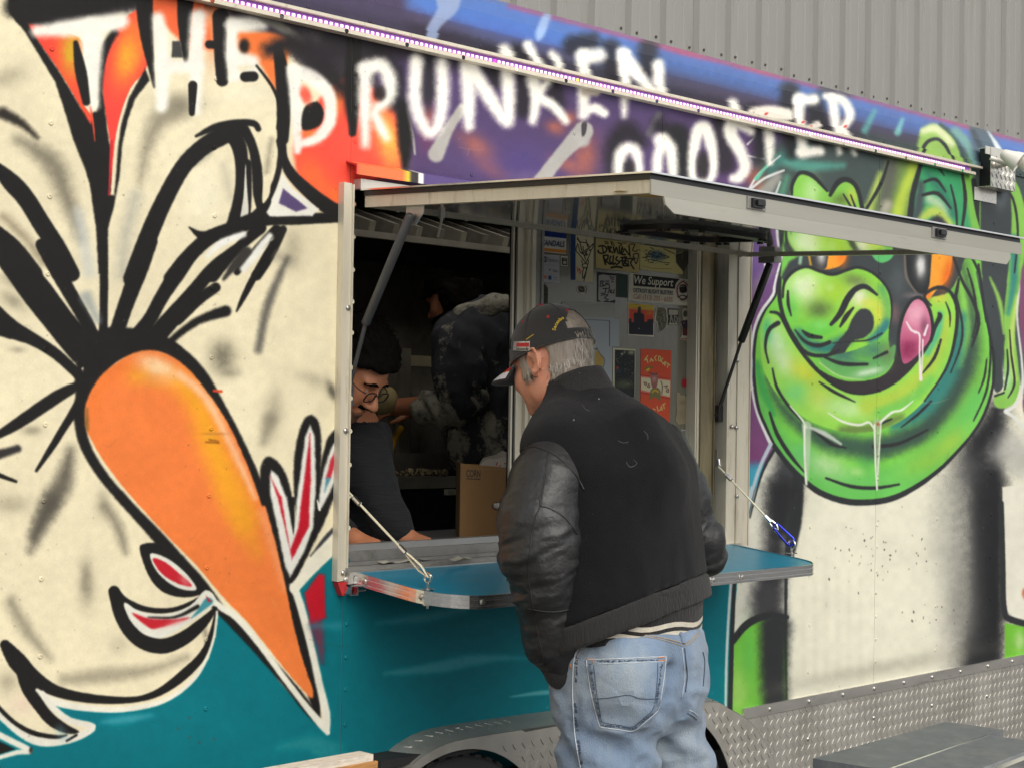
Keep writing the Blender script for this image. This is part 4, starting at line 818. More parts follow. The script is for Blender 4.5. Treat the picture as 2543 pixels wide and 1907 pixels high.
def paint_mat(name, img, mapping, rough=0.42, coat=0.0, wear=0.05):
    m = bpy.data.materials.new(name); m.use_nodes = True; nt = m.node_tree; bs = nt.nodes['Principled BSDF']
    tx = N(nt, 'ShaderNodeTexImage', image=img, extension='EXTEND', interpolation='Cubic')
    tc = N(nt, 'ShaderNodeTexCoord')
    if mapping == 'UV':
        nt.links.new(tc.outputs['UV'], tx.inputs[0])
    else:
        tc.object = trl
        x0, x1, z0, z1 = mapping
        sp = N(nt, 'ShaderNodeSeparateXYZ'); nt.links.new(tc.outputs['Object'], sp.inputs[0])
        cb = N(nt, 'ShaderNodeCombineXYZ')
        for ax, lo, hi, off in (('X', x0, x1, 3.5), ('Z', z0, z1, 0.0)):
            r = N(nt, 'ShaderNodeMapRange', clamp=False); r.inputs[1].default_value = lo-off; r.inputs[2].default_value = hi-off
            nt.links.new(sp.outputs[ax], r.inputs[0]); nt.links.new(r.outputs[0], cb.inputs['X' if ax == 'X' else 'Y'])
        nt.links.new(cb.outputs[0], tx.inputs[0])
    n1 = N(nt, 'ShaderNodeTexNoise'); n1.inputs['Scale'].default_value = 2.2; n1.inputs['Detail'].default_value = 8; n1.inputs['Roughness'].default_value = 0.7
    n2 = N(nt, 'ShaderNodeTexNoise'); n2.inputs['Scale'].default_value = 260; n2.inputs['Detail'].default_value = 2
    nt.links.new(tc.outputs['Object'], n1.inputs['Vector']); nt.links.new(tc.outputs['Object'], n2.inputs['Vector'])
    r1 = N(nt, 'ShaderNodeMapRange'); r1.inputs[1].default_value = 0.3; r1.inputs[2].default_value = 0.7; r1.inputs[3].default_value = 1-wear; r1.inputs[4].default_value = 1+wear
    r2 = N(nt, 'ShaderNodeMapRange'); r2.inputs[1].default_value = 0.2; r2.inputs[2].default_value = 0.8; r2.inputs[3].default_value = 0.95; r2.inputs[4].default_value = 1.05
    nt.links.new(n1.outputs[0], r1.inputs[0]); nt.links.new(n2.outputs[0], r2.inputs[0])
    mu = N(nt, 'ShaderNodeMath', operation='MULTIPLY'); nt.links.new(r1.outputs[0], mu.inputs[0]); nt.links.new(r2.outputs[0], mu.inputs[1])
    sc = N(nt, 'ShaderNodeVectorMath', operation='SCALE'); nt.links.new(tx.outputs[0], sc.inputs[0]); nt.links.new(mu.outputs[0], sc.inputs['Scale'])
    nt.links.new(sc.outputs[0], bs.inputs['Base Color'])
    rr = N(nt, 'ShaderNodeMapRange'); rr.inputs[3].default_value = rough-0.1; rr.inputs[4].default_value = rough+0.14
    nt.links.new(n1.outputs[0], rr.inputs[0]); nt.links.new(rr.outputs[0], bs.inputs['Roughness'])
    bs.inputs['Coat Weight'].default_value = coat; bs.inputs['Specular IOR Level'].default_value = 0.12
    # very shallow waviness of sheet metal
    n3 = N(nt, 'ShaderNodeTexNoise'); n3.inputs['Scale'].default_value = 1.6; n3.inputs['Detail'].default_value = 1
    nt.links.new(tc.outputs['Object'], n3.inputs['Vector'])
    bp = N(nt, 'ShaderNodeBump'); bp.inputs['Strength'].default_value = 0.12; bp.inputs['Distance'].default_value = 0.03
    nt.links.new(n3.outputs[0], bp.inputs['Height'])
    bp2 = N(nt, 'ShaderNodeBump'); bp2.inputs['Strength'].default_value = 0.05; bp2.inputs['Distance'].default_value = 0.002
    nt.links.new(n2.outputs[0], bp2.inputs['Height']); nt.links.new(bp.outputs[0], bp2.inputs['Normal']); nt.links.new(bp2.outputs[0], bs.inputs['Normal'])
    return m
M_wall = paint_mat('painted_wall', img_wall, (WX0, WX1, WZ0, WZ1))
# derived levels
Zs = [on_y(px, py)[2] for px, py in ((800, 77), (1700, 281), (2457, 447))]
ZL = sum(Zs)/3                                     # underside of the lamp strip rail
ZT = 0.617                                          # top of the bottom trim
print('strip z', Zs, 'seams', [round(on_y(p, 900)[0], 3) for p in (862, 1636, 2172)])
SEAMS = [-1.02, 0.2, 1.42, 2.643, 3.862, 5.071, 6.28, 7.3]
WIN = (2.655, 4.285, 1.145, 2.105)                  # opening x0, x1, z0, z1
for i, (a, b_) in enumerate(zip(SEAMS, SEAMS[1:])):
    m_ = MB(); a += 0.0008; b_ -= 0.0008; t = 0.004
    def bx(x0, x1, z0, z1):
        if x1-x0 > 1e-4: m_.box(x0, x1, -t/2, t/2, z0, z1)
    if b_ <= WIN[0] or a >= WIN[1]: bx(a, b_, 0.58, ZL+0.06)
    else:
        x0, x1 = max(a, WIN[0]), min(b_, WIN[1])
        bx(a, b_, 0.58, WIN[2]); bx(a, b_, WIN[3], ZL+0.06); bx(a, x0, WIN[2], WIN[3]); bx(x1, b_, WIN[2], WIN[3])
    p = m_.build('wall_panel', M_wall, trl)
    # overlapped sheet edge: a thin dark gap with a lip
    if a > 1:
        for z0_, z1_ in ([(0.60, WIN[2]), (WIN[3], ZL)] if WIN[0] < a < WIN[1] else [(0.60, ZL)]): MB().box(a-0.0026, a+0.0002, -0.0005, 0.0015, z0_, z1_).build('seam_strip', M_dgrey, trl)
# shell: body behind the skin so that the inside is dark
M_in = mat('stained_steel', (0.22, 0.20, 0.165), 0.5, 0.2, var=0.3, vscale=5, dirt=((0.09, 0.08, 0.06), 4, 0.45, 0.7))
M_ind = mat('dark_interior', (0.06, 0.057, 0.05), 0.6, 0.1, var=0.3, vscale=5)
s_ = MB()
XL, XR, YI = -1.02, 7.3, 2.25
s_.box(XL, XR, YI-0.03, YI, 0.55, ZL+0.05); [s_.box(XL+0.0105, XL+0.03, a_, b_, c_, d_) for a_, b_, c_, d_ in ((0.003, 0.6, 0.55, ZL+0.05), (1.6, YI-0.03, 0.55, ZL+0.05), (0.6, 1.6, 2.35, ZL+0.05))]; s_.box(XR-0.03, XR, 0.003, YI-0.03, 0.55, ZL+0.05)
s_.build('inner_wall', M_in, trl)
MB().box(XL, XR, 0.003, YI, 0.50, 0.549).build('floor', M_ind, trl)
HX0, HX1, HY0, HY1 = 3.0, 5.9, 0.76, 1.30                          # unseen roof opening, added to let daylight onto the cook
def holed(z0_, z1_, ya, nm, m2):
    q = MB()
    for b4 in ((XL, HX0, ya, YI), (HX1, XR, ya, YI), (HX0, HX1, ya, HY0), (HX0, HX1, HY1, YI)): q.box(b4[0], b4[1], b4[2], b4[3], z0_, z1_)
    return q.build(nm, m2, trl)
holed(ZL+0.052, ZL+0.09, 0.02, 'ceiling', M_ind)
# roof cove
prof = [(-0.002, ZL+0.045)]
for tl, L in ((10, 0.062), (30, 0.062), (48, 0.082), (66, 0.135), (84, 0.5), (90, 1.3)):
    y, z = prof[-1]; prof.append((y+L*math.sin(math.radians(tl)), z+L*math.cos(math.radians(tl))))
sarc = [0]
for (y0, z0), (y1, z1) in zip(prof, prof[1:]): sarc.append(sarc[-1]+math.hypot(y1-y0, z1-z0))
nu, nv = 2750, 260; SMAX = sarc[5]
sv = np.linspace(SMAX, 0, nv); yy = np.interp(sv, sarc, [p[0] for p in prof]); zz = np.interp(sv, sarc, [p[1] for p in prof])
XX = np.linspace(WX0, WX1, nu)[None].repeat(nv, 0)
img_roof = np_image('painted_roof', to_albedo(sample(np.stack([XX, yy[:, None].repeat(nu, 1), zz[:, None].repeat(nu, 1)], -1))))
M_roof = paint_mat('painted_roof', img_roof, 'UV', rough=0.3)
for k in range(5):
    m_ = MB(); uvl = m_.bm.loops.layers.uv.new('UVMap'); xs = np.linspace(XL, XR, 9)
    (y0, z0), (y1, z1) = prof[k], prof[k+1]
    nrm = Vector((0, -(z1-z0), (y1-y0))).normalized()*0.003
    for xa, xb_ in zip(xs, xs[1:]):
        fv = [(xa, y0, z0, sarc[k]), (xb_, y0, z0, sarc[k]), (xb_, y1, z1, sarc[k+1]), (xa, y1, z1, sarc[k+1])]
        f = m_.bm.faces.new([m_.bm.verts.new(v[:3]) for v in fv])
        for lp, v in zip(f.loops, fv): lp[uvl].uv = ((v[0]-WX0)/(WX1-WX0), v[3]/SMAX)
    bmesh.ops.remove_doubles(m_.bm, verts=m_.bm.verts, dist=1e-5)
    m_.build('roof_facet', M_roof, trl, fix=False)
holed(prof[5][1]-0.03, prof[5][1], prof[5][0], 'roof_sheet', M_dgrey)
q = MB()
for b4 in ((HX0-0.03, HX0, HY0-0.03, HY1+0.03), (HX1, HX1+0.03, HY0-0.03, HY1+0.03), (HX0, HX1, HY0-0.03, HY0), (HX0, HX1, HY1, HY1+0.03)): q.box(*b4, prof[5][1]+0.0005, prof[5][1]+0.05)
q.build('added_daylight_hatch', M_frame, trl)
q = MB(); [q.box(XL, XL+0.01, a_, b_, c_, d_) for a_, b_, c_, d_ in ((0, 0.6, 0.5, prof[4][1]), (1.6, YI, 0.5, prof[4][1]), (0.6, 1.6, 2.35, prof[4][1]))]; q.build('end_wall', M_dgrey, trl)       # unseen doorway, added to let daylight into the kitchen; MB().box(XR-0.01, XR, 0.0, YI, 0.5, prof[4][1]).build('end_wall', M_dgrey, trl)
# fascia with its screws above the strip, painted like the wall but set back a little
MB().box(XL, XR, -0.008, -0.0025, ZL+0.040, ZL+0.060).build('fascia_strip', M_wall, trl)
MB().box(XL, 5.76, -0.026, -0.0025, ZL+0.030, ZL+0.038).build('drip_lip', M_frame, trl)
# lamp rail and diodes
rail = MB(); rail.box(1.3, 5.70, -0.030, -0.0025, ZL, ZL+0.010).box(1.3, 5.70, -0.010, -0.0025, ZL+0.010, ZL+0.030)
railo = rail.build('lamp_rail', M_frame, trl, bevel=0.0015)
M_ledbase = mat('lamp_strip_base', (0.26, 0.10, 0.42), 0.4, var=0.3, vscale=120, emit=(0.22, 0.03, 0.42), estr=0.16)
M_led = mat('lamp_diode', (0.9, 0.7, 0.9), 0.3, var=0, emit=(1.0, 0.62, 0.88), estr=1.25, rvar=0)
M_ledm = mat('lamp_diode_magenta', (0.7, 0.05, 0.5), 0.3, var=0, emit=(0.9, 0.02, 0.6), estr=1.6, rvar=0)
M_ledy = mat('lamp_diode_yellow', (0.7, 0.6, 0.05), 0.3, var=0, emit=(0.8, 0.65, 0.02), estr=1.6, rvar=0)
strip = MB().box(1.3, 5.68, -0.0135, -0.0102, ZL+0.0115, ZL+0.0285).build('lamp_strip', M_ledbase, trl)
M_ledr = mat('diode_reflection_red', (0.7, 0.22, 0.28), 0.4, var=0.1, emit=(0.8, 0.12, 0.2), estr=0.5)  # red reflection below each diode, put in as a glowing colour
def led_mesh(mm, nm):
    q = MB(); q.box(-0.0040, 0.0040, -0.0022, 0, -0.0036, 0.0030); me = q.mesh(nm, mm); return me
led_me = led_mesh(M_led, 'lamp_diode'); led_m = led_mesh(M_ledm, 'lamp_diode_m'); led_y = led_mesh(M_ledy, 'lamp_diode_y')
LP = 0.0167; nled = int((5.66-1.72)/LP)
xm, xy_ = on_y(800+1035*TS, 380*TS)[0], on_y(800+1525*TS, 488*TS)[0]
for i in range(nled):
    x = 1.72+LP*(i+0.5); me = led_me
    if abs(x-xm) < LP/2: me = led_m
    if abs(x-xy_) < LP/2: me = led_y
    o = put('diode', me, None, strip, world=False); o.location = (x, -0.0136, ZL+0.0195)
bk = MB()
for i in range(nled): x = 1.72+LP*(i+0.5); bk.box(x-0.006, x+0.006, -0.0142, -0.0132, ZL+0.0117, ZL+0.0160)
o = bk.build('diode_reflection_row', M_ledr, strip); o['kind'] = 'stuff'
# rivets
rv = MB(); rv.lathe([(0.0062, 0), (0.0058, 0.0012), (0.0042, 0.0024), (0.0018, 0.0028), (0.0016, 0.0018), (0, 0.0016)], Matrix.Rotation(math.radians(90), 4, 'X'), 12)
rivet_me = rv.mesh('rivet', M_wall)
for p in rivet_me.polygons: p.use_smooth = True
def rivet(x, z, me=rivet_me, y=-0.002, par=trl, name='rivet'):
    o = put(name, me, None, par, world=False); L = wm(par).inverted() @ Vector((x, y, z)); o.location = L; return o
def clear(x, z): return not (WIN[0]-0.02 < x < WIN[1]+0.02 and WIN[2]-0.03 < z < WIN[3]+0.06) and 0.64 < z < ZL-0.02 and not (2.78 < x < 4.34 and z < 0.75)
for x in (1.81, 2.236, 3.061, 3.467, 4.285, 4.669, 5.489, 5.894, 6.3):
    for k in range(-3, 11):
        z = 2.157-0.1625*k + random.uniform(-.004, .004)
        if x in (3.061, 3.467) : z += 0.03
        if clear(x, z): rivet(x+random.uniform(-.003, .003), z)
for x in (2.655, 3.876, 5.083):
    for k in range(-8, 20):
        z = 1.985-0.081*k + random.uniform(-.004, .004)
        if clear(x if x > 2.7 else 2.63, z): rivet(x if x > 2.7 else 2.657, z)
for x in np.arange(1.5, 6.4, 0.2):
    rivet(x+random.uniform(-.02, .02), ZL+0.05, y=-0.008)
    rivet(x+0.1, ZL+0.005, y=-0.030)
# drip cap above the serving window: paint follows the wall
def drip_mat():
    m = bpy.data.materials.new('painted_drip_cap'); m.use_nodes = True; nt = m.node_tree; bs = nt.nodes['Principled BSDF']
    tc = N(nt, 'ShaderNodeTexCoord'); sp = N(nt, 'ShaderNodeSeparateXYZ'); nt.links.new(tc.outputs['Object'], sp.inputs[0])
    # the mesh carries world positions: colour by x along the cap
    r = N(nt, 'ShaderNodeMapRange'); r.inputs[1].default_value = 2.62; r.inputs[2].default_value = 3.3; nt.links.new(sp.outputs['X'], r.inputs[0])
    cr = N(nt, 'ShaderNodeValToRGB'); nt.links.new(r.outputs[0], cr.inputs[0])
    def xr(px, py): return (on_y(px, py, -0.045)[0]-2.62)/0.68
    st = [(0.0, (196, 60, 70)), (xr(886, 420), (230, 70, 70)), (xr(893, 420), (255, 118, 66)), (xr(1000, 436), (252, 116, 64)), (xr(1014, 440), (214, 196, 50)), (xr(1022, 440), (60, 52, 50)), (xr(1038, 440), (40, 36, 40)), (xr(1041, 440), (236, 230, 224)), (xr(1050, 440), (236, 230, 224)), (xr(1053, 440), (84, 66, 122)), (1.0, (78, 62, 112))]
    while len(cr.color_ramp.elements) < len(st): cr.color_ramp.elements.new(0.5)
    for e, (p_, c_) in zip(cr.color_ramp.elements, st): e.position = min(max(p_, 0), 1); e.color = (*(lin(np.array(c_))*ALB), 1)
    nt.links.new(cr.outputs[0], bs.inputs['Base Color']); bs.inputs['Roughness'].default_value = 0.38
    return m
ztop = on_y(887, 407, -0.045)[2]; zbot = on_y(887, 433, -0.045)[2]
dc = MB(); xe = on_y(887, 420, -0.045)[0]
dc.prism([(2.628, -0.002, ztop+0.012), (2.628, -0.045, ztop), (2.628, -0.045, zbot), (2.628, -0.041, zbot), (2.628, -0.041, ztop-0.004), (2.628, -0.002, ztop+0.008)], (1.66, 0, 0))
dc.build('drip_cap', drip_mat(), trl)
# ---- bottom trim and tread plate skirt
M_tread = mat('tread_plate', (0.40, 0.385, 0.35), 0.46, 0.6, var=0.2, vscale=4, bump=0.03, bscale=120, dirt=((0.25, 0.23, 0.19), 3.5, 0.5, 0.8), rvar=0.14)
MB().box(4.30, XR, -0.010, -0.0022, ZT-0.034, ZT).build('bottom_trim', M_alu, trl, bevel=0.002)
MB().box(XL, 2.72, -0.010, -0.0022, ZT-0.034, ZT).build('bottom_trim', M_alu, trl, bevel=0.002)
MB().box(4.26, XR, -0.006, -0.0021, 0.12, ZT-0.0345).build('skirt_plate', M_tread, trl)
MB().box(XL, 2.75, -0.006, -0.0021, 0.12, ZT-0.0345).build('skirt_plate', M_tread, trl)
def lozenges(bm_, fn, u0, u1, v0, v1, pitch, ln, wd, ht, test=None):
    """raised bars of tread plate; fn(u, v, h) -> point"""
    nu_, nv_ = int((u1-u0)/pitch), int((v1-v0)/pitch)
    for i in range(nu_+1):
        for j in range(2*nv_+1):
            for o_ in (0, 1):
                if (j % 2) != o_: continue
                u = u0+pitch*(i+(0.5 if o_ else 0)); v = v0+pitch*j/2
                if u > u1 or v > v1 or (test and not test(u, v)): continue
                a = math.radians(52 if o_ else -52); du, dv = math.cos(a)*ln/2, math.sin(a)*ln/2; wu, wv = -math.sin(a)*wd/2, math.cos(a)*wd/2
                P = [fn(u-du, v-dv, 0), fn(u+wu, v+wv, 0), fn(u+du, v+dv, 0), fn(u-wu, v-wv, 0)]
                Q = [fn(u-du*.6, v-dv*.6, ht), fn(u+wu*.3, v+wv*.3, ht), fn(u+du*.6, v+dv*.6, ht), fn(u-wu*.3, v-wv*.3, ht)]
                a_ = [bm_.verts.new(p) for p in P]; b_ = [bm_.verts.new(p) for p in Q]
                bm_.faces.new(b_)
                for k in range(4): bm_.faces.new((a_[k], a_[(k+1) % 4], b_[(k+1) % 4], b_[k]))
q = MB(); lozenges(q.bm, lambda u, v, h: (u, -0.006-h, v), 4.40, 6.9, 0.14, ZT-0.045, 0.036, 0.026, 0.0055, 0.0013)
o = q.build('tread_bar', M_tread, trl); o['kind'] = 'stuff'
tsm = MB(); tsm.lathe([(0.0075, 0), (0.0068, 0.0028), (0.004, 0.0042), (0, 0.0046)], Matrix.Rotation(math.radians(90), 4, 'X'), 12)
tscrew = tsm.mesh('trim_screw', M_screw)
for p in tscrew.polygons: p.use_smooth = True
for px, py in [(415, 1327), (660, 1288), (900, 1233), (1108, 1194), (1298, 1157), (1480, 1121), (1652, 1087), (1825, 1057), (1993, 1025), (2141, 994)]:
    P = on_y(1643+px*TS, 1232+py*TS, -0.01); rivet(P[0], ZT-0.017, tscrew, -0.010, name='trim_screw')
for px, py in [(1985, 1218), (1650, 1275), (1295, 1350), (893, 1480), (1700, 1500), (1300, 1640)]:
    P = on_y(1643+px*TS, 1232+py*TS, -0.006); rivet(P[0], P[2], tscrew, -0.006, name='trim_screw')
# ---- tandem fender
FY = -0.10
path = [on_y(x, y) for x, y in ((925, 1900), (946, 1879), (983, 1846), (1044, 1814), (1125, 1797), (1248, 1779), (1386, 1761))]
pl = [(p[0], p[2]) for p in path]
ftop = pl[-1][1]
pl = [(pl[0][0]-0.05, 0.52), (pl[0][0]-0.025, 0.60)] + pl
pr = [on_y(x, y) for x, y in ((1700, 1716), (1745, 1732), (1802, 1768), (1845, 1830), (1875, 1903))]
pr = [(p[0], p[2]) for p in pr]
pr = pr + [(pr[-1][0]+0.05, 0.28), (pr[-1][0]+0.06, 0.2)]
path2 = pl + [(3.2, ftop), (3.7, ftop)] + pr
path2 = [tuple(p) for p in smooth_pts(np.array(path2, np.float32), 3)]
fd = MB()
fd.grid([[(x, -0.0025, z), (x, -0.012, z+0.001), (x, FY, z-0.018)] for x, z in path2])
fd.grid([[(x, -0.0026, z-0.002), (x, FY, z-0.020)] for x, z in path2])
fend = fd.build('fender_top', M_tread, trl, smooth=True)
# front apron of the fender with its two round wheel cut-outs
wc = []
aL = on_y(1146, 1861, FY); R_ = 0.355
wc = [(aL[0]-0.005, aL[2]-R_), (aL[0]+0.815, aL[2]-R_)]
def low(x):
    z = 0.22
    for cx_, cz_ in wc:
        if abs(x-cx_) < R_: z = max(z, cz_+math.sqrt(R_*R_-(x-cx_)**2))
    return z
xs = [p[0] for p in path2]; zs_ = [p[1]-0.019 for p in path2]
xx = sorted(set(list(np.linspace(xs[0], xs[-1], 150)) + [c_+s*R_*math.cos(a) for c_, _ in wc for s in (-1, 1) for a in np.linspace(0, 1.5, 14)]))
ap = MB()
rows = []
for x in xx:
    zt = float(np.interp(x, xs, zs_)); zl = min(low(x), zt-0.002)
    rows.append([(x, FY, zt), (x, FY, zl), (x, FY+0.004, zl), (x, FY+0.004, zt)])
ap.grid(rows)
apr = ap.build('fender_apron', M_tread, trl)
q = MB(); lozenges(q.bm, lambda u, v, h: (u, FY-h, v), 2.8, 4.42, 0.30, ftop-0.05, 0.036, 0.026, 0.006, 0.0024, lambda u, v: v < np.interp(u, xs, zs_)-0.02 and v > low(u)+0.02)
xs_a = np.array(xs)
def ftopf(u, v, h):       # along the sloping top: u = x, v = 0..0.09 outward
    z = float(np.interp(u, xs, [p[1] for p in path2])); return (u, -0.010-v, z-0.018*v/0.09+h)
lozenges(q.bm, ftopf, 2.78, 4.40, 0.012, 0.082, 0.036, 0.028, 0.006, 0.0024)
o = q.build('tread_bar', M_tread, trl); o['kind'] = 'stuff'
for px, py in ((1136, 1812), (1757, 1744)):
    P = on_y(px, py, -0.03); rivet(P[0], P[2]+0.003, tscrew, P[1], name='trim_screw')
# wheel wells and wheels
MB().box(wc[0][0]-0.36, wc[1][0]+0.36, 0.16, 0.20, 0.12, 0.6).build('wheel_well', M_rubber, trl)
MB().box(wc[0][0]-0.26, wc[1][0]+0.26, FY+0.01, 0.18, ftop-0.05, ftop-0.03).build('wheel_well', M_rubber, trl)
M_rim = mat('white_rim', (0.6, 0.6, 0.58), 0.4, 0.2, dirt=((0.2, 0.17, 0.13), 8, 0.5, 0.8))
def wheel(cx_):
    w = bpy.data.objects.new('wheel', None); COL.objects.link(w); w.parent = trl; w.matrix_parent_inverse = wm(trl).inverted(); w.location = (cx_, -0.005, 0.33)
    M = Matrix.Translation((cx_, -0.005, 0.33)) @ Matrix.Rotation(math.radians(90), 4, 'X')
    t = MB(); t.lathe([(0.20, -0.085), (0.22, -0.1), (0.29, -0.1), (0.318, -0.09), (0.33, -0.07), (0.33, 0.07), (0.318, 0.09), (0.29, 0.1), (0.22, 0.1), (0.20, 0.085)], M, 48)
    for k in range(48):
        a = 2*math.pi*k/48
        for s in (-1, 1):
            t.box(-0.012, 0.012, 0.327, 0.334, s*0.045-0.03, s*0.045+0.03, M @ Matrix.Rotation(a, 4, 'Z'))
    o = t.build('tyre', M_rubber, w, smooth=True)
    r = MB(); r.lathe([(0.20, 0.085), (0.192, 0.08), (0.185, 0.04), (0.12, 0.03), (0.10, 0.045), (0.05, 0.05), (0.04, 0.075), (0, 0.08)], M, 32)
    for k in range(5):
        a = 2*math.pi*k/5; r.lathe([(0.011, 0.045), (0.011, 0.065), (0, 0.067)], M @ Matrix.Translation((0.075*math.cos(a), 0.075*math.sin(a), 0)), 6)
    r.build('rim', M_rim, w, smooth=True)
for cx_, _ in wc: wheel(cx_)
# ---------------------------------------------------------------- serving window: frame, flap, shelf, struts, cables
x0, x1, z0, z1 = WIN
M_white = mat('off_white_metal', (0.50, 0.48, 0.43), 0.4, 0.3, var=0.08, vscale=8, dirt=((0.3, 0.26, 0.19), 9, 0.6, 0.85))
# outer posts
xl0, xl1 = on_y(846, 900, -0.022)[0], on_y(871, 900, -0.022)[0]
fp = MB(); fp.box(xl0, xl1-0.004, -0.020, -0.0022, 1.128, 2.115); fp.box(xl1-0.004, xl1, -0.026, 0.06, 1.16, 2.112)
fp.box(xl0, xl0+0.004, -0.024, -0.020, 1.128, 2.115)
left_post = fp.build('window_post', M_frame, trl, bevel=0.001)
for px, py in [(864, 765), (858, 1069), (852, 1422), (858, 1438)]:
    P = on_y(px, py, -0.02); rivet(P[0], P[2], tscrew, -0.0205, name='trim_screw')
xr0, xr1 = on_y(1797, 900)[0], on_y(1850, 900)[0]
fp = MB(); fp.box(xr0, xr0+(xr1-xr0)*0.42, -0.016, 0.05, 1.15, 2.11).box(xr0+(xr1-xr0)*0.42+0.001, xr1, -0.020, -0.0022, 1.14, 2.12)
fp.box(xr1-0.003, xr1, -0.024, -0.020, 1.14, 2.12)
fp.build('window_post', M_frame, trl, bevel=0.001)
for px, py in [(1818, 1059), (1829, 1061), (1830, 1231), (1832, 895)]:
    P = on_y(px, py, -0.02); rivet(P[0], P[2], tscrew, -0.0205, name='trim_screw')
# brown inner jamb, black gap, light lip
M_jamb = mat('stained_jamb', (0.20, 0.165, 0.095), 0.45, 0.3, var=0.35, vscale=10, stretch=(3, 3, 0.5), dirt=((0.42, 0.34, 0.2), 6, 0.5, 0.75))
YG = 0.055
g0, g1 = on_y(1778, 900, 0.01)[0], on_y(1797, 900, 0.01)[0]
MB().box(g0, xr0-0.0005, 0.03, 0.04, 1.16, 2.10).build('window_seal', M_black, trl)
j0, j1 = on_y(1742, 900, 0.02)[0], on_y(1773, 900, 0.02)[0]
MB().box(j0, j1, 0.02, 0.10, 1.19, 2.10).box(j1+0.0005, g0-0.001, 0.014, 0.035, 1.19, 2.10).build('window_jamb', M_jamb, trl, bevel=0.001)
k0, k1 = on_y(1720, 900, 0.035)[0], on_y(1740, 900, 0.035)[0]
q = MB(); q.box(k0, k0+0.005, 0.022, 0.09, 1.20, 2.10).box(k0+0.006, k0+0.014, 0.03, 0.09, 1.20, 2.10).box(k0+0.015, j0-0.001, 0.026, 0.09, 1.20, 2.10)
q.build('sash_rail', M_frame, trl)
# middle stile (edge of the sliding pane)
s0, s1 = on_y(1272, 600, YG)[0], on_y(1322, 600, YG)[0]; w_ = s1-s0
q = MB(); q.box(s0, s0+w_*0.08, YG-0.004, YG+0.004, 1.20, 2.10).box(s0+w_*0.34, s0+w_*0.66, YG+0.004, YG+0.016, 1.20, 2.10).box(s0+w_*0.66+0.0005, s0+w_*0.82, YG-0.008, YG+0.016, 1.20, 2.10).box(s0+w_*0.82+0.0005, s1, YG-0.016, YG+0.016, 1.20, 2.10)
q.build('sliding_stile', M_frame, trl, bevel=0.0008)
MB().box(s0+w_*0.10, s0+w_*0.34, YG+0.01, YG+0.018, 1.20, 2.10).build('stile_gap', M_black, trl)
# pane carrying the posters
M_pane = mat('reflection_grey_pane', (0.105, 0.10, 0.075), 0.22, 0.0, var=0.3, vscale=2.5, coat=0.3, dirt=((0.16, 0.145, 0.10), 3, 0.45, 0.7), stretch=(1, 1, 0.35), bump=0.01, bscale=10)  # opaque; the grey of outside reflections is put into its colour
pane = MB().box(s1+0.0005, k0-0.0005, YG+0.004, YG+0.012, 1.20, 2.10).build('window_pane', M_pane, trl)
q = MB(); pa, pb = on_y(1340, 600, YG)[0], on_y(1346, 600, YG)[0]
q.box(s1+0.001, pa, YG-0.006, YG+0.0035, 1.20, 2.10).box(pa+0.0006, pb, YG-0.010, YG+0.0035, 1.20, 2.10); q.build('sash_rail', M_dgrey, trl)
P = on_y(1321, 658, YG-0.01); MB().box(P[0], P[0]+0.016, YG-0.012, YG-0.0062, P[2]-0.012, P[2]+0.012).build('sash_latch', M_black, trl)
# hairline rails on the pane's right
# sill stack
q = MB()
q.box(xl1+0.001, xr0-0.0005, 0.065, 0.10, 1.186, 1.208).box(xl1+0.001, xr0-0.0005, 0.1005, 0.62, 1.15, 1.180)
q.build('counter', mat('counter_steel', (0.40, 0.40, 0.39), 0.35, 0.6, var=0.12, vscale=6), trl, bevel=0.002)
q = MB(); q.box(xl1+0.001, xr0-0.0005, 0.040, 0.0645, 1.168, 1.192).build('sill_rail', M_dgrey, trl)
q = MB(); q.box(xl1+0.001, xr0-0.0005, -0.006, 0.0395, 1.150, 1.160).box(xl1+0.001, xr0-0.0005, 0.012, 0.018, 1.1605, 1.170).build('sill_rail', M_dgrey, trl)
q = MB(); q.box(xl1-0.002, xr1-0.05, -0.030, -0.0065, 1.120, 1.150).box(xl1-0.002, xr1-0.05, -0.034, -0.0305, 1.142, 1.150).build('sill_rail', M_alu, trl, bevel=0.001)
q = MB(); q.prism([(xl0+0.002, -0.0225, 1.126), (xl0+0.03, -0.0225, 1.126), (xl0+0.03, -0.0225, 1.094), (xl0+0.018, -0.0225, 1.092)], (0, 0.019, 0)); q.build('hinge_cover', mat('red_paint', (0.45, 0.02, 0.025), 0.4, var=0.2), trl)
q = MB()
for a in (0, 1): q.box(xl0+0.022+0.0*a, xl0+0.046, -0.050, -0.047+0.02*a*0, 1.094+0.022*a, 1.097+0.022*a)
q.box(xl0+0.022, xl0+0.025, -0.050, -0.023, 1.0972, 1.1158); q.box(xl0+0.043, xl0+0.046, -0.050, -0.023, 1.0972, 1.1158); q.tube([(xl0+0.05, -0.04, 1.106), (xl0+0.075, -0.04, 1.106)], 0.006)
q.build('hinge_bracket', M_chrome, trl)
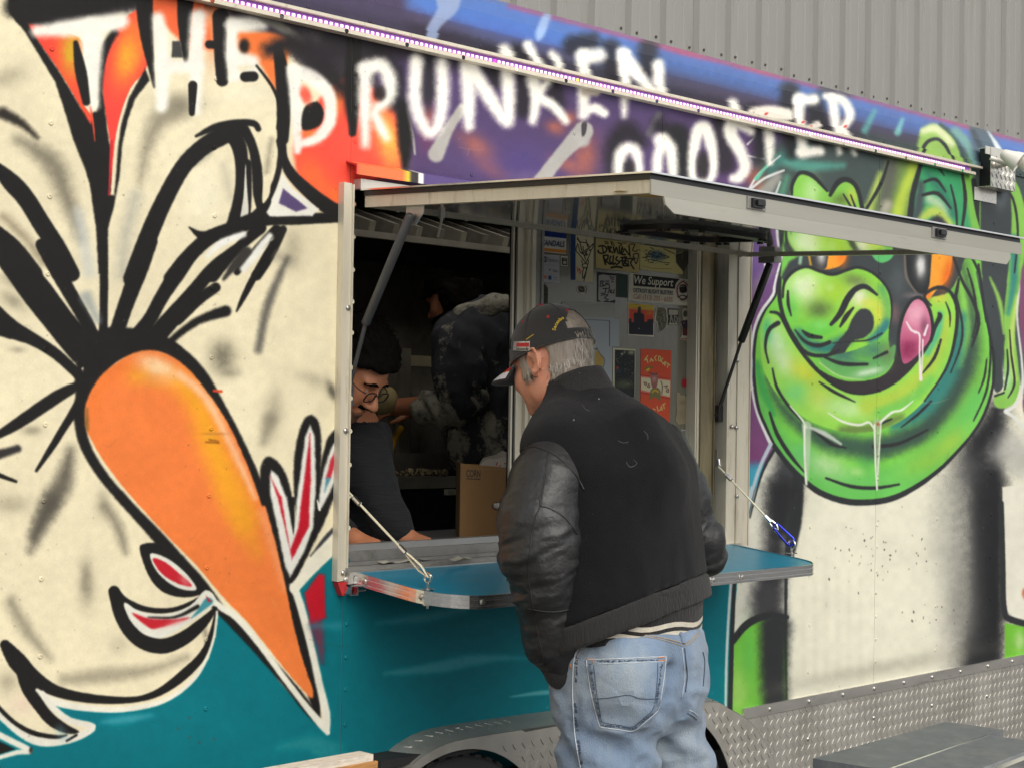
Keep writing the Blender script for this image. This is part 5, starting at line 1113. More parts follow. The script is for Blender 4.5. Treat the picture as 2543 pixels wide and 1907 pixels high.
# interior counter dark underside handled by inner walls; paper scraps on the ledge
M_paper = mat('grubby_paper', (0.42, 0.40, 0.33), 0.8, var=0.2, vscale=20)
for i, (pxa, pxb, py) in enumerate([(945, 1030, 1398), (1040, 1105, 1390), (1110, 1168, 1391)]):
    A_, B_ = on_z(pxa, py, 1.163), on_z(pxb, py-8, 1.163); pp = MB()
    for k in range(5):
        t0, t1 = k/5, (k+1)/5
        P0, P1 = A_+(B_-A_)*t0, A_+(B_-A_)*t1; h0, h1 = 0.003*math.sin(k*2+i), 0.003*math.sin(k*2+2+i)
        pp.grid([[(P0[0], P0[1]-0.012, P0[2]+h0), (P0[0], P0[1]+0.012, P0[2]+0.003+h0)], [(P1[0], P1[1]-0.01, P1[2]+h1), (P1[0], P1[1]+0.012, P1[2]+0.003+h1)]])
    tag(pp.build('paper_scrap', M_paper), ['long torn paper strip lying at the left of the window ledge', 'short paper strip at the middle of the window ledge', 'crumpled dark paper strip on the window ledge nearest the customer'][i], 'paper scrap', 'paper scraps on the window ledge')

# ---- flap
flap = bpy.data.objects.new('serving_flap', None); COL.objects.link(flap); flap.parent = trl; flap.matrix_parent_inverse = wm(trl).inverted(); flap.location = (3.47, 0, 2.09)
FX0, FX1 = 2.660, 4.250
SL = (2.097-2.056)/0.93                                  # fall towards the outer edge
def fz(y, top=2.097): return top + SL*(y+0.044)
def fbox(m_, xa, xb_, ya, yb_, za, zb_):                 # box in flap space, z measured down from the top skin
    c = [(x, y, fz(y)+z) for x in (xa, xb_) for y in (ya, yb_) for z in (za, zb_)]
    v = [m_.bm.verts.new(p) for p in c]
    for f in ((0,1,3,2),(4,6,7,5),(0,4,5,1),(2,3,7,6),(0,2,6,4),(1,5,7,3)): m_.bm.faces.new([v[i] for i in f])
YF = -0.965
M_gloss = mat('glossy_flap_lining', (0.52, 0.51, 0.47), 0.09, 0.0, var=0.05, vscale=3, coat=1.0, bump=0.02, bscale=5, spec=0.8, rvar=0.03)
M_fasc = mat('darker_fascia_metal', (0.36, 0.35, 0.30), 0.42, 0.4, var=0.08, vscale=4, stretch=(0.5, 4, 6), dirt=((0.2, 0.18, 0.13), 8, 0.6, 0.85))  # flap front, set darker than the frame trim
MB().box(FX0-0.006, FX1, -0.030, -0.0025, 2.103, 2.128).build('hinge_strip', M_white, flap)
q = MB(); fbox(q, FX0-0.012, FX1+0.03, YF-0.012, -0.036, 0.0, 0.004); q.build('flap_skin', M_alub, flap)
q = MB(); fbox(q, FX0-0.004, FX1+0.01, YF-0.002, -0.040, -0.012, -0.0005); q.build('flap_shadow_gap', M_black, flap)
q = MB(); fbox(q, FX0, FX0+0.018, YF+0.001, -0.040, -0.041, -0.0125); fbox(q, FX1-0.018, FX1, YF+0.001, -0.040, -0.041, -0.0125); fbox(q, FX0+0.0185, FX1-0.0185, -0.058, -0.040, -0.041, -0.0125)
q.build('flap_rail', M_frame, flap, bevel=0.0012)
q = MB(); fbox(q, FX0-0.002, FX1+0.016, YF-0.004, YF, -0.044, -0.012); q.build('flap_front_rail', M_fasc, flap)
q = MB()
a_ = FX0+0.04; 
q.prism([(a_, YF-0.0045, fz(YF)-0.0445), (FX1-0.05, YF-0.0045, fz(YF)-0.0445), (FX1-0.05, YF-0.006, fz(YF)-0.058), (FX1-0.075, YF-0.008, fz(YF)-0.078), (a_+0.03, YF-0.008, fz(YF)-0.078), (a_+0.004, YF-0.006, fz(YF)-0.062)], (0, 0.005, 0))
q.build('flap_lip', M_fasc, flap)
# lining with the smoked window hole kept flush under it
q = MB(); fbox(q, FX0+0.019, FX1-0.019, YF+0.002, -0.059, -0.034, -0.030); q.build('flap_lining', M_gloss, flap)
q = MB()
for k in range(7):
    P = (FX0+0.10+k*0.24, -0.05)
    q.lathe([(0.006, 0), (0.005, -0.003), (0, -0.004)], Matrix.Translation((P[0], P[1], fz(P[1])-0.0412)), 10)
q.build('flap_screw_row', M_screw, flap, smooth=True)['kind'] = 'stuff'
# dark roof-vent style window in the flap: rounded frame hanging under the lining
def flap_pt(px, py, off=-0.036):
    d = ray(px, py); n = np.array([0, -SL, 1.0]); p0 = np.array([0, -0.044, 2.097+off]); t = ((p0-CAMP)@n)/(d@n); return CAMP+t*d
va, vb_ = flap_pt(1560, 566), flap_pt(1905, 590)
vc, ve = flap_pt(1700, 556), flap_pt(1740, 596)
vx0, vx1 = 3.30, 3.71; vy0, vy1 = -0.55, -0.275
print('vent', va, vb_, vc, ve)
def rrect(xa, xb_, ya, yb_, r, n=6):
    pts = []
    for cx_, cy_, a0 in ((xb_-r, yb_-r, 0), (xa+r, yb_-r, 90), (xa+r, ya+r, 180), (xb_-r, ya+r, 270)):
        for k in range(n+1):
            a = math.radians(a0+90*k/n); pts.append((cx_+r*math.cos(a), cy_+r*math.sin(a)))
    return pts
o_ = rrect(vx0, vx1, vy0, vy1, 0.09); i_ = rrect(vx0+0.035, vx1-0.035, vy0+0.035, vy1-0.035, 0.06)
q = MB(); q.grid([[(x, y, fz(y)-0.0345) for x, y in o_], [(x, y, fz(y)-0.047) for x, y in o_], [(x, y, fz(y)-0.049) for x, y in i_], [(x, y, fz(y)-0.040) for x, y in i_]], closed_u=True)
vt = q.build('flap_window_frame', M_black, flap, smooth=True)
q = MB(); q.face([(x, y, fz(y)-0.0405) for x, y in i_]); q.build('flap_window_glass', mat('smoked_glass', (0.01, 0.011, 0.012), 0.06, coat=0.5, var=0), vt)
q = MB()
for k in range(16):
    x, y = o_[k*28//16]; q.box(x-0.006, x+0.006, y-0.006, y+0.006, fz(y)-0.053, fz(y)-0.0472)
q.build('clamp_row', M_black, vt)['kind'] = 'stuff'
# latches, sticker on the edge
for px, py in [(1643+575*TS, 1245*TS), (1643+1690*TS, 1425*TS)]:
    P = on_y(px, py, YF-0.004); q = MB(); q.box(P[0]-0.035, P[0]+0.035, YF-0.007, YF-0.0042, P[2]-0.014, P[2]+0.014); lo = q.build('flap_latch', M_dgrey, flap)
    q = MB(); q.box(P[0]-0.022, P[0]+0.022, YF-0.014, YF-0.0072, P[2]-0.010, P[2]+0.010); q.box(P[0]-0.012, P[0]+0.016, YF-0.020, YF-0.0142, P[2]-0.005, P[2]+0.006); q.build('latch_body', M_black, lo, bevel=0.002)
# underside stickers (small red-white caution label, yellow oval)
lab = MB(); e_ = flap_pt(1643+410*TS, 1345*TS); lab.face([(e_[0]-0.05, e_[1]-0.02, fz(e_[1]-0.02)-0.0345), (e_[0]+0.05, e_[1]-0.02, fz(e_[1]-0.02)-0.0345), (e_[0]+0.05, e_[1]+0.02, fz(e_[1]+0.02)-0.0345), (e_[0]-0.05, e_[1]+0.02, fz(e_[1]+0.02)-0.0345)])
lab.build('caution_label', mat('red_label', (0.5, 0.08, 0.05), 0.4, var=0.3, vscale=60), flap)
lab = MB(); e_ = flap_pt(800+1930*TS, 1192*TS); lab.face([(e_[0]+0.07*math.cos(a), e_[1]+0.035*math.sin(a), fz(e_[1]+0.035*math.sin(a))-0.0345) for a in np.linspace(0, 6.28, 20)[:-1]]); lab.build('oval_label', mat('yellow_label', (0.45, 0.33, 0.04), 0.35, var=0.4, vscale=50), flap)
# ---- gas struts
M_strut = mat('strut_grey', (0.06, 0.062, 0.064), 0.38, 0.2, var=0.15, vscale=20)
M_strutk = mat('strut_black', (0.012, 0.012, 0.013), 0.4, 0.1, var=0.1)
def strut(top, mid, bot, rc, rr, m_, brk):
    s = bpy.data.objects.new('gas_strut', None); COL.objects.link(s); s.parent = trl; s.matrix_parent_inverse = wm(trl).inverted(); s.location = top
    top, mid, bot = Vector(top), Vector(mid), Vector(bot)
    q = MB(); d = (mid-top).normalized(); q.tube([top, top+d*0.004, mid-d*0.004, mid, mid+d*0.002], [rc*0.8, rc, rc, rc*0.8, rr*1.2], 20); q.build('strut_cylinder', m_, s, smooth=True)
    q = MB(); q.tube([mid, bot], rr, 14); q.build('strut_rod', m_, s, smooth=True)
    q = MB(); q.tube([bot-d*0.01, bot+d*0.025], rr*1.7, 12); q.box(bot.x-0.01, bot.x+0.012, bot.y-0.006, bot.y+0.012, bot.z-0.04, bot.z+0.012); q.build('strut_foot', m_, s)
    q = MB(); brk(q); q.build('strut_bracket', M_dgrey if m_ is M_strutk else M_alu, s, bevel=0.0008)
LX = FX0+0.008
T1 = on_x(1020, 545, LX); M1 = on_x(907, 806, LX-0.002); B1 = on_x(866, 968, LX-0.004)
zb_ = fz(T1[1])-0.041
def br1(q):
    y = T1[1]; q.prism([(LX+0.013, y-0.032, zb_+0.004), (LX+0.013, y+0.032, zb_+0.004), (LX+0.013, y+0.032, zb_-0.018), (LX+0.013, y+0.004, zb_-0.045), (LX+0.013, y-0.004, zb_-0.045), (LX+0.013, y-0.032, zb_-0.018)], (0.003, 0, 0))
strut((LX, T1[1], T1[2]+0.012), M1, B1, 0.0115, 0.0055, M_strut, br1)
T2 = on_y(1912, 655, -0.12); M2 = on_y(1840, 850, -0.05); B2 = on_y(1786, 1015, 0.005)
def br2(q):
    q.box(T2[0]-0.02, T2[0]+0.02, T2[1]-0.03, T2[1]+0.03, T2[2]+0.002, fz(T2[1])-0.0412)
strut(T2, M2, B2, 0.012, 0.0052, M_strutk, br2)
# ---- shelf
shelf = bpy.data.objects.new('serving_shelf', None); COL.objects.link(shelf); shelf.parent = trl; shelf.matrix_parent_inverse = wm(trl).inverted(); shelf.location = (3.4, -0.03, 1.148)
def sz(y): return 1.148 + 0.105*(y+0.03)
SX0, SX1, SY0, SY1 = 2.655, 4.192, -0.378, -0.031
def outline(r=0.14, n=10):
    p = [(SX0, SY1)]
    for k in range(n+1): a = math.radians(180+90*k/n); p.append((SX0+r+r*math.cos(a), SY0+r+r*math.sin(a)))
    for k in range(n+1): a = math.radians(270+90*k/n); p.append((SX1-r*0.6+r*0.6*math.cos(a), SY0+r*0.6+r*0.6*math.sin(a)))
    p.append((SX1, SY1)); return p
ol = outline()
M_shelf = mat('teal_shelf_paint', tuple(lin(np.array((8, 134, 168)))*0.85), 0.36, var=0.12, vscale=7, coat=0.08, dirt=((0.10, 0.28, 0.33), 5, 0.58, 0.85), stretch=(1, 2.5, 1), rvar=0.1)
q = MB(); q.prism([(x, y, sz(y)-0.024) for x, y in ol], (0, 0, 0.024)); q.build('shelf_board', M_shelf, shelf)
q = MB()
def off(pts, d):
    out = []
    for i, (x, y) in enumerate(pts):
        a = np.array(pts[max(i-1, 0)]); b = np.array(pts[min(i+1, len(pts)-1)]); t = b-a; t = t/np.linalg.norm(t); out.append((x+t[1]*d, y-t[0]*d))
    return out
prf = [(0.0004, 0.003), (0.003, 0.003), (0.003, -0.004), (0.0018, -0.005), (0.0018, -0.008), (0.003, -0.009), (0.003, -0.018), (0.0018, -0.019), (0.0018, -0.0215), (0.003, -0.0225), (0.003, -0.029), (0.0004, -0.029)]
q.grid([[(x, y, sz(y)+dz) for x, y in off(ol, d_)] for d_, dz in prf]); q.build('shelf_edging', M_alub, shelf)
def on_edge(px, py):
    best = min(range(len(ol)), key=lambda i: np.hypot(*(proj((ol[i][0], ol[i][1], sz(ol[i][1])-0.013))-np.array((px, py))))); return ol[best]
for px, py in [(910, 1440), (1049, 1480), (1197, 1490), (1774, 1432), (1849, 1424), (1924, 1415), (1992, 1405)]:
    d = ray(px, py); 
    i = min(range(len(ol)-1), key=lambda i: min(np.hypot(*(proj((ol[i][0]*(1-t)+ol[i+1][0]*t, ol[i][1]*(1-t)+ol[i+1][1]*t, sz(ol[i][1])-0.013))-np.array((px, py)))) for t in (0, .25, .5, .75)))
    ts = np.linspace(0, 1, 21); a, b = np.array(ol[i]), np.array(ol[i+1])
    t = ts[int(np.argmin([np.hypot(*(proj((*(a*(1-t)+b*t), sz((a*(1-t)+b*t)[1])-0.013))-np.array((px, py)))) for t in ts]))]
    p = a*(1-t)+b*t; tn = (b-a)/np.linalg.norm(b-a); nrm = Vector((tn[1], -tn[0], 0))
    q = MB(); M = Matrix.Translation((p[0]+nrm.x*0.003, p[1]+nrm.y*0.003, sz(p[1])-0.013)) @ nrm.to_track_quat('Z', 'Y').to_matrix().to_4x4()
    q.lathe([(0.0075, 0), (0.0065, 0.003), (0.003, 0.0045), (0, 0.0046)], M, 12); q.build('edge_screw', M_screw, shelf, smooth=True)
# eye bolts
def eyebolt(P, name='eye_bolt'):
    x, y, z = P; q = MB(); q.tube([(x, y, z-0.045), (x, y, z+0.018)], 0.0032, 8)
    q.tube([(x+0.0*math.sin(a), y+0.012*math.sin(a), z+0.029+0.012*math.cos(a)) for a in np.linspace(0, 6.28, 15)[:-1]], 0.0028, 8, closed=True)
    q.lathe([(0.017, 0.0005), (0.017, 0.003), (0.006, 0.0035)], Matrix.Translation((x, y, z)), 16); q.lathe([(0.013, 0), (0.013, -0.008), (0.0, -0.008)], Matrix.Translation((x, y, z-0.029)), 10)
    return q.build(name, M_chrome, shelf, smooth=True)
def shelf_pt(px, py):
    d = ray(px, py); n = np.array([0, -0.105, 1.0]); p0 = np.array([0, -0.03, 1.148]); t = ((p0-CAMP)@n)/(d@n); return CAMP+t*d
E1 = shelf_pt(1062, 1464); E2 = shelf_pt(1966, 1374)
eyebolt(E1); eyebolt(E2)
M_cable = mat('coated_cable', (0.72, 0.69, 0.52), 0.3, 0.3, var=0.1, vscale=80)
def cable(a, f1, f2, e, nm='support_cable', cara=False):
    s = bpy.data.objects.new(nm, None); COL.objects.link(s); s.parent = trl; s.matrix_parent_inverse = wm(trl).inverted(); s.location = a
    a, f1, f2, e = Vector(a), Vector(f1), Vector(f2), Vector(e)
    q = MB(); q.tube([a, f1, f2], 0.0032, 8)
    if not cara:
        d = (e-f2); sd_ = d.cross(Vector((1, 0, 0.3))).normalized()*0.009
        q.tube([f2, f2+d*0.3+sd_*0.6, f2+d*0.7+sd_, e+d*0.02, f2+d*0.7-sd_, f2+d*0.3-sd_*0.6], 0.0028, 8, closed=True)
    q.build('cable_wire', M_cable, s, smooth=True)
    for c_ in (f1, f2):
        d = (f2-f1).normalized(); q = MB(); q.tube([c_-d*0.016, c_-d*0.013, c_+d*0.013, c_+d*0.016], [0.004, 0.0068, 0.0068, 0.004], 8); q.build('ferrule', M_chrome, s, smooth=True)
    return s
A1 = on_y(866, 1222, -0.01); 
def between(A_, B_, px, py):      # point of segment whose image is nearest the pixel
    ts = np.linspace(0, 1, 200); P = np.array(A_)[None]*(1-ts[:, None])+np.array(B_)[None]*ts[:, None]; q = proj(P); return P[int(np.argmin(np.hypot(q[:, 0]-px, q[:, 1]-py)))]
e1 = E1+np.array([0, 0, 0.032]); cable(A1, between(A1, e1, 886, 1244), between(A1, e1, 996, 1367), e1)
A2 = on_y(1784, 1158, -0.004); e2 = E2+np.array([0, 0, 0.030])
k2 = cable(A2, between(A2, e2, 1808, 1184), between(A2, e2, 1903, 1292), between(A2, e2, 1916, 1312), cara=True)
c1, c2 = Vector(between(A2, e2, 1908, 1300)), Vector(e2)
d = (c2-c1).normalized(); sd_ = Vector((0.7, -0.7, 0.2)); sd_ = (sd_-d*sd_.dot(d)).normalized()
q = MB(); L = (c2-c1).length
pts = [c1+d*(L*t)+sd_*w for t, w in ((0.14, 0), (0.18, 0.010), (0.3, 0.012), (0.6, 0.014), (0.9, 0.016), (1.0, 0.009), (1.03, 0), (1.0, -0.009), (0.9, -0.011), (0.6, -0.010), (0.3, -0.008), (0.18, -0.006))]
q.tube(pts, 0.0036, 8, closed=True); q.build('carabiner', mat('blue_anodised', (0.02, 0.03, 0.42), 0.25, 0.7, var=0.05), k2, smooth=True)
q = MB(); q.tube([c1+d*(L*0.3)-sd_*0.009, c1+d*(L*0.75)-sd_*0.011], 0.003, 8); q.build('carabiner_gate', M_chrome, k2, smooth=True)
q = MB(); q.tube([c1-d*0.014+sd_*0.004, c1+d*0.02+sd_*0.008, c1+d*0.034, c1+d*0.02-sd_*0.008, c1-d*0.014-sd_*0.004], 0.0028, 8); q.build('thimble', M_chrome, k2, smooth=True)
# bracket with shackle at the cable's top
P = on_y(1785, 1130, 0.022); q = MB(); q.box(P[0]-0.011, P[0]+0.011, 0.022, 0.0255, P[2]-0.035, P[2]+0.02); q.lathe([(0.005, 0), (0.004, 0.003), (0, 0.0035)], Matrix.Translation((P[0], 0.022, P[2]+0.012)) @ Matrix.Rotation(math.radians(90), 4, 'X'), 10)
q.tube([(P[0]-0.013, 0.012, P[2]-0.012), (P[0]-0.014, 0.008, P[2]-0.03), (P[0], 0.004, P[2]-0.045), (P[0]+0.014, 0.008, P[2]-0.03), (P[0]+0.013, 0.012, P[2]-0.012)], 0.003, 8); q.build('cable_bracket', M_chrome, trl, smooth=True)
# little hook dangling under the flap
P = at_d(1096, 548, 4.25); q = MB(); q.tube([P+np.array([0, 0, 0.02]), P, P+np.array([-0.012, 0, -0.045])], [0.006, 0.004, 0.003], 8); q.box(P[0]-0.007, P[0]+0.007, P[1]-0.006, P[1]+0.006, P[2]+0.005, P[2]+0.03); q.build('hanging_latch', M_alu, trl)
# ---- flood-light bracket and lamps at the far end
Pb = [on_y(px, py, -0.055) for px, py in ((2460, 366), (2520, 380), (2517, 477), (2460, 463))]
bx0, bx1 = Pb[0][0], Pb[1][0]; bz1, bz0 = (Pb[0][2]+Pb[1][2])/2, (Pb[2][2]+Pb[3][2])/2
br = bpy.data.objects.new('lamp_bracket', None); COL.objects.link(br); br.parent = trl; br.matrix_parent_inverse = wm(trl).inverted(); br.location = (bx0, -0.05, bz0)
M_tr2 = mat('bright_tread_plate', (0.66, 0.64, 0.58), 0.3, 0.7, var=0.1, vscale=8)
q = MB(); q.box(bx0, bx1, -0.058, -0.055, bz0, bz1).box(bx0, bx1, -0.0545, -0.003, bz1-0.003, bz1).box(bx0, bx1, -0.0545, -0.003, bz0, bz0+0.003).box(bx0-0.035, bx0-0.0005, -0.0545, -0.051, bz1-0.03, bz1).box(bx0-0.03, bx1-0.05, -0.006, -0.003, bz0-0.05, bz0-0.0005)
q.build('bracket_plate', M_tr2, br)
q = MB(); lozenges(q.bm, lambda u, v, h: (u, -0.058-h, v), bx0+0.01, bx1-0.01, bz0+0.01, bz1-0.01, 0.034, 0.026, 0.007, 0.003); q.build('tread_bar', M_tr2, br)['kind'] = 'stuff'
MB().box(bx0+0.012, bx0+0.016, -0.0540, -0.004, bz0+0.004, bz1-0.004).build('bracket_inside', M_black, br)
M_lamp = mat('white_lamp_shell', (0.72, 0.70, 0.64), 0.3, var=0.05)
for (px, py, ay) in ((2510, 393, -0.14), (2541, 398, -0.16)):
    P = on_y(px, py, ay); M = Matrix.Translation(P) @ Matrix.Rotation(math.radians(125), 4, 'X') @ Matrix.Rotation(math.radians(20), 4, 'Y')
    q = MB(); q.lathe([(0.010, -0.04), (0.018, -0.034), (0.024, -0.014), (0.036, 0.02), (0.039, 0.034), (0.037, 0.036), (0.033, 0.03), (0, 0.027)], M, 24); q.build('lamp_head', M_lamp, br, smooth=True)
P = on_y(2514, 407, -0.12); q = MB(); q.tube([(P[0]-0.0, -0.060, P[2]), (P[0], -0.10, P[2]+0.005), (P[0]+0.03, -0.135, P[2]+0.005)], 0.014, 12); q.tube([(P[0]-0.06, -0.060, P[2]+0.02), (P[0]-0.02, -0.10, P[2]+0.0), (P[0]+0.01, -0.13, P[2])], 0.009, 10); q.build('lamp_neck', M_lamp, br, smooth=True)
# ---------------------------------------------------------------- posters and stickers on the pane
YP = YG+0.004-0.0012
Z1, Z2, Z3, Z4 = (1330, 560, 230/2212), (1540, 560, 230/2212), (1540, 720, 230/2212), (1440, 800, 200/2212)
Z8 = (1540, 860, 260/2212); ZA = (1310, 560, 480/2212); ZB = (1220, 880, 600/2212)
def tp(T, pts): return [(T[0]+x*T[2], T[1]+y*T[2]) for x, y in pts]
PAPER = (205, 196, 158); PGREY = (184, 180, 170)
def paint_posters():
    c = Canvas(1318, 520, 1770, 1180, 1.8, (120, 116, 92))
    S = lambda *a, **k: stroke(c, *a, **k); f = lambda *a, **k: fill(c, *a, **k); b = lambda *a, **k: blob(c, *a, **k)
    KK = (30, 30, 30)
    c.tile(Z1)
    f([(120, -60), (760, -20), (760, 700), (120, 690)], (196, 194, 186), soft=2, sm=False); f([(120, -60), (760, 0), (760, 320), (120, 250)], (20, 50, 120), soft=3, sm=False); f([(120, 530), (760, 590), (760, 670), (120, 610)], (196, 128, 52), soft=3, sm=False); S([(130, 640), (740, 700)], 16, KK, soft=3)
    f([(110, 680), (600, 720), (600, 1400), (110, 1380)], (176, 176, 178), soft=2, sm=False)
    f([(165, 740), (255, 748), (255, 880), (165, 870)], KK, soft=4, sm=False); f([(185, 772), (236, 776), (236, 846), (185, 842)], (186, 186, 186), soft=3, sm=False); b(208, 808, 14, 16, KK, 1, 0, 3)
    S([(150, 930), (560, 970)], 5, (130, 130, 130)); b(185, 1070, 20, 14, KK, 1, 0, 2); b(335, 1060, 16, 18, KK, 1, 0, 2); S([(410, 1100), (520, 1100)], 10, (150, 150, 150))
    b(180, 1225, 34, 40, (200, 70, 50), 1, 0, 3); b(235, 1235, 34, 40, (210, 120, 60), 0.9, 0, 3); f([(300, 1200), (375, 1205), (375, 1300), (300, 1296)], (30, 80, 130), soft=3, sm=False); S([(420, 1240), (515, 1250)], 10, (110, 110, 110)); S([(430, 1290), (510, 1300)], 10, (120, 120, 120))
    f([(590, 720), (780, 740), (780, 1000), (590, 980)], (200, 196, 180), soft=3, sm=False); f([(622, 770), (752, 778), (752, 955), (622, 945)], (52, 56, 52), soft=4, sm=False); f([(650, 850), (735, 855), (730, 925), (650, 920)], (180, 176, 160), soft=5, sm=False); S([(660, 800), (730, 806)], 20, (170, 166, 150))
    f([(820, 100), (1400, 180), (1400, 1380), (820, 1320)], (206, 196, 160), soft=2, sm=False); f([(828, 100), (955, 120), (950, 1305), (842, 1300)], (40, 66, 110), soft=4, sm=False)
    for p in [[(990, 290), (1060, 420), (1100, 600), (1180, 760)], [(990, 330), (1080, 400), (1210, 420), (1290, 520)], [(1000, 440), (965, 600), (1060, 720), (1180, 880)], [(1020, 470), (1060, 640), (1150, 700), (1190, 820)], [(1200, 340), (1240, 500), (1290, 600)], [(1290, 540), (1370, 440), (1350, 560), (1280, 600)], [(1330, 570), (1270, 740), (1195, 900)], [(1130, 500), (1150, 620), (1240, 560), (1190, 690)], [(1100, 640), (1180, 660), (1250, 700)], [(1080, 500), (1120, 660)], [(1180, 600), (1220, 720), (1130, 680)], [(1100, 840), (1110, 900)], [(1260, 830), (1250, 920)], [(1110, 940), (1180, 910), (1240, 940), (1220, 1010), (1130, 1000), (1110, 950)], [(1150, 1010), (1120, 1140), (1120, 1260), (1150, 1240), (1190, 1130), (1230, 1010)], [(1210, 1020), (1200, 1130), (1150, 1330)]]:
        S(p, 20, KK, soft=5)
    for p in [[(985, 1000), (1010, 1110)], [(1000, 1090), (1060, 1050), (1050, 1160), (1090, 1090)], [(1020, 1020), (1060, 1100)]]: S(p, 14, (190, 50, 46), soft=6)
    f([(1420, 300), (2700, 460), (2700, 1160), (1420, 1030)], (188, 172, 116), soft=2, sm=False)
    for p, w in [([(1640, 390), (1720, 400)], 22), ([(1650, 430), (1730, 440)], 22), ([(1790, 380), (1820, 480)], 26), ([(1830, 400), (1870, 490)], 20), ([(1960, 420), (2050, 450), (1990, 500)], 26), ([(2080, 420), (2150, 430)], 18),
        ([(1500, 500), (1620, 490), (1690, 560), (1660, 640), (1560, 670), (1490, 640), (1490, 600)], 38), ([(1580, 510), (1610, 640)], 30), ([(1720, 500), (1760, 640)], 40), ([(1720, 520), (1800, 520), (1760, 580), (1830, 660)], 34), ([(1850, 520), (1870, 650)], 36), ([(1880, 650), (1920, 530), (1960, 670)], 34), ([(1990, 520), (2000, 680)], 34), ([(2050, 540), (2100, 600), (2040, 680)], 30),
        ([(1610, 730), (1660, 930)], 46), ([(1620, 720), (1720, 720), (1700, 820), (1640, 830), (1780, 930)], 40), ([(1790, 740), (1760, 840), (1820, 920)], 36), ([(1850, 730), (1840, 930), (1900, 900)], 36), ([(1940, 750), (1910, 820), (2000, 880), (1920, 940)], 36), ([(2060, 760), (2070, 940)], 34), ([(2030, 770), (2200, 800)], 30), ([(2100, 860), (2200, 850), (2180, 960), (2100, 960)], 30), ([(1800, 1010), (1930, 990), (2050, 1010)], 46)]:
        S(p, w, KK, soft=6)
    c.tile(Z2)
    for p, w in [([(40, 520), (20, 680), (110, 700)], 40), ([(100, 560), (200, 700)], 34), ([(200, 480), (230, 740)], 34), ([(230, 450), (340, 460), (290, 600), (400, 620)], 24), ([(300, 690), (430, 690), (370, 920), (310, 720)], 24), ([(40, 780), (140, 760), (100, 880), (200, 960)], 40), ([(180, 800), (300, 800), (240, 900), (320, 1040)], 36), ([(0, 850), (120, 860), (60, 960), (200, 970)], 34)]: S(p, w, KK, soft=6)
    f([(470, 440), (1500, 600), (1520, 1180), (470, 1060)], (200, 190, 128), soft=2, sm=False)
    b(880, 720, 200, 110, (70, 92, 104), 1, 10, 2)
    for k in range(46):
        x, y = 880+RNG.normal(0, 160), 720+RNG.normal(0, 80); a = RNG.uniform(0, 6.28); r = RNG.uniform(40, 110)
        S([(x, y), (x+r*math.cos(a), y+0.6*r*math.sin(a))], RNG.uniform(10, 22), (44, 56, 66) if k % 3 else (120, 140, 150), soft=5)
    for p in [[(600, 850), (720, 820), (1000, 880), (1180, 900)], [(530, 765), (650, 790)], [(1040, 560), (1300, 680)], [(1080, 940), (1150, 940)], [(1060, 720), (1170, 760), (1040, 790)]]: S(p, 16, (40, 40, 36), soft=6)
    S([(520, 960), (800, 1030), (1230, 1040)], 10, (120, 104, 60), soft=6); S([(640, 1050), (650, 1120)], 8, (130, 110, 70)); S([(840, 1120), (1200, 1140)], 8, (130, 120, 70), soft=8)
    f([(1320, 690), (1420, 670), (1500, 620), (1660, 600), (1700, 760), (1640, 900), (1520, 1120), (1400, 980), (1330, 880)], (64, 60, 54), soft=5, sm=False); S([(1660, 740), (1600, 940), (1540, 1080)], 10, (110, 106, 98), soft=6); S([(1480, 640), (1480, 800)], 14, (100, 96, 84), soft=8)
    c.tile(ZA)
    f([(1160, 540), (1900, 620), (1900, 940), (1150, 860)], (206, 200, 178), soft=2, sm=False); f([(1212, 558), (1870, 628), (1870, 740), (1212, 692)], (24, 24, 24), soft=2, sm=False)
    f([(1780, 600), (1850, 640), (1860, 740), (1840, 850), (1780, 890), (1720, 850), (1690, 760), (1700, 660)], (190, 184, 168), soft=3); S([(1780, 640), (1840, 700), (1840, 790), (1780, 850), (1720, 800), (1715, 700), (1780, 640)], 12, (120, 30, 34), soft=3); f([(1740, 690), (1810, 680), (1820, 760), (1750, 770)], (46, 40, 38), soft=4); S([(1720, 820), (1780, 800), (1820, 830), (1760, 850)], 10, (30, 28, 28)); S([(1745, 700), (1790, 695)], 8, (170, 160, 140))
    for a in np.linspace(0, 6.28, 22): b(1778+62*math.cos(a), 745+118*math.sin(a), 5, 8, (60, 58, 56), 1, 0, 2)
    # tag card and green card
    f([(796, 530), (1020, 552), (1005, 890), (796, 875)], (40, 42, 44), soft=2, sm=False); f([(812, 572), (860, 560), (920, 570), (1012, 575), (1012, 850), (940, 870), (900, 855), (850, 880), (808, 850)], (168, 166, 162), soft=4, sm=False)
    for p in [[(830, 640), (870, 640), (850, 670), (880, 690), (830, 695), (840, 640)], [(895, 660), (895, 690)], [(930, 660), (905, 670), (935, 685), (935, 710)], [(860, 725), (940, 720)], [(895, 725), (885, 775), (840, 778)], [(920, 775), (940, 735), (950, 775)], [(965, 740), (955, 765), (980, 775)], [(990, 735), (985, 775)], [(840, 800), (920, 795), (880, 830), (925, 850)], [(940, 590), (990, 595)], [(950, 610), (985, 620)], [(960, 640), (980, 645)], [(890, 640), (930, 638)]]: S(p, 10, (34, 34, 36), soft=3)
    f([(1026, 546), (1150, 566), (1146, 834), (1018, 820)], (46, 66, 58), soft=2, sm=False); b(1080, 640, 40, 60, (60, 80, 70), 0.5)
    # sketch sheets
    f([(395, 870), (1000, 900), (1000, 1080), (395, 1060)], (158, 158, 150), soft=2, sm=False); f([(395, 1040), (1050, 1060), (1050, 1900), (395, 1900)], (164, 168, 170), soft=2, sm=False)
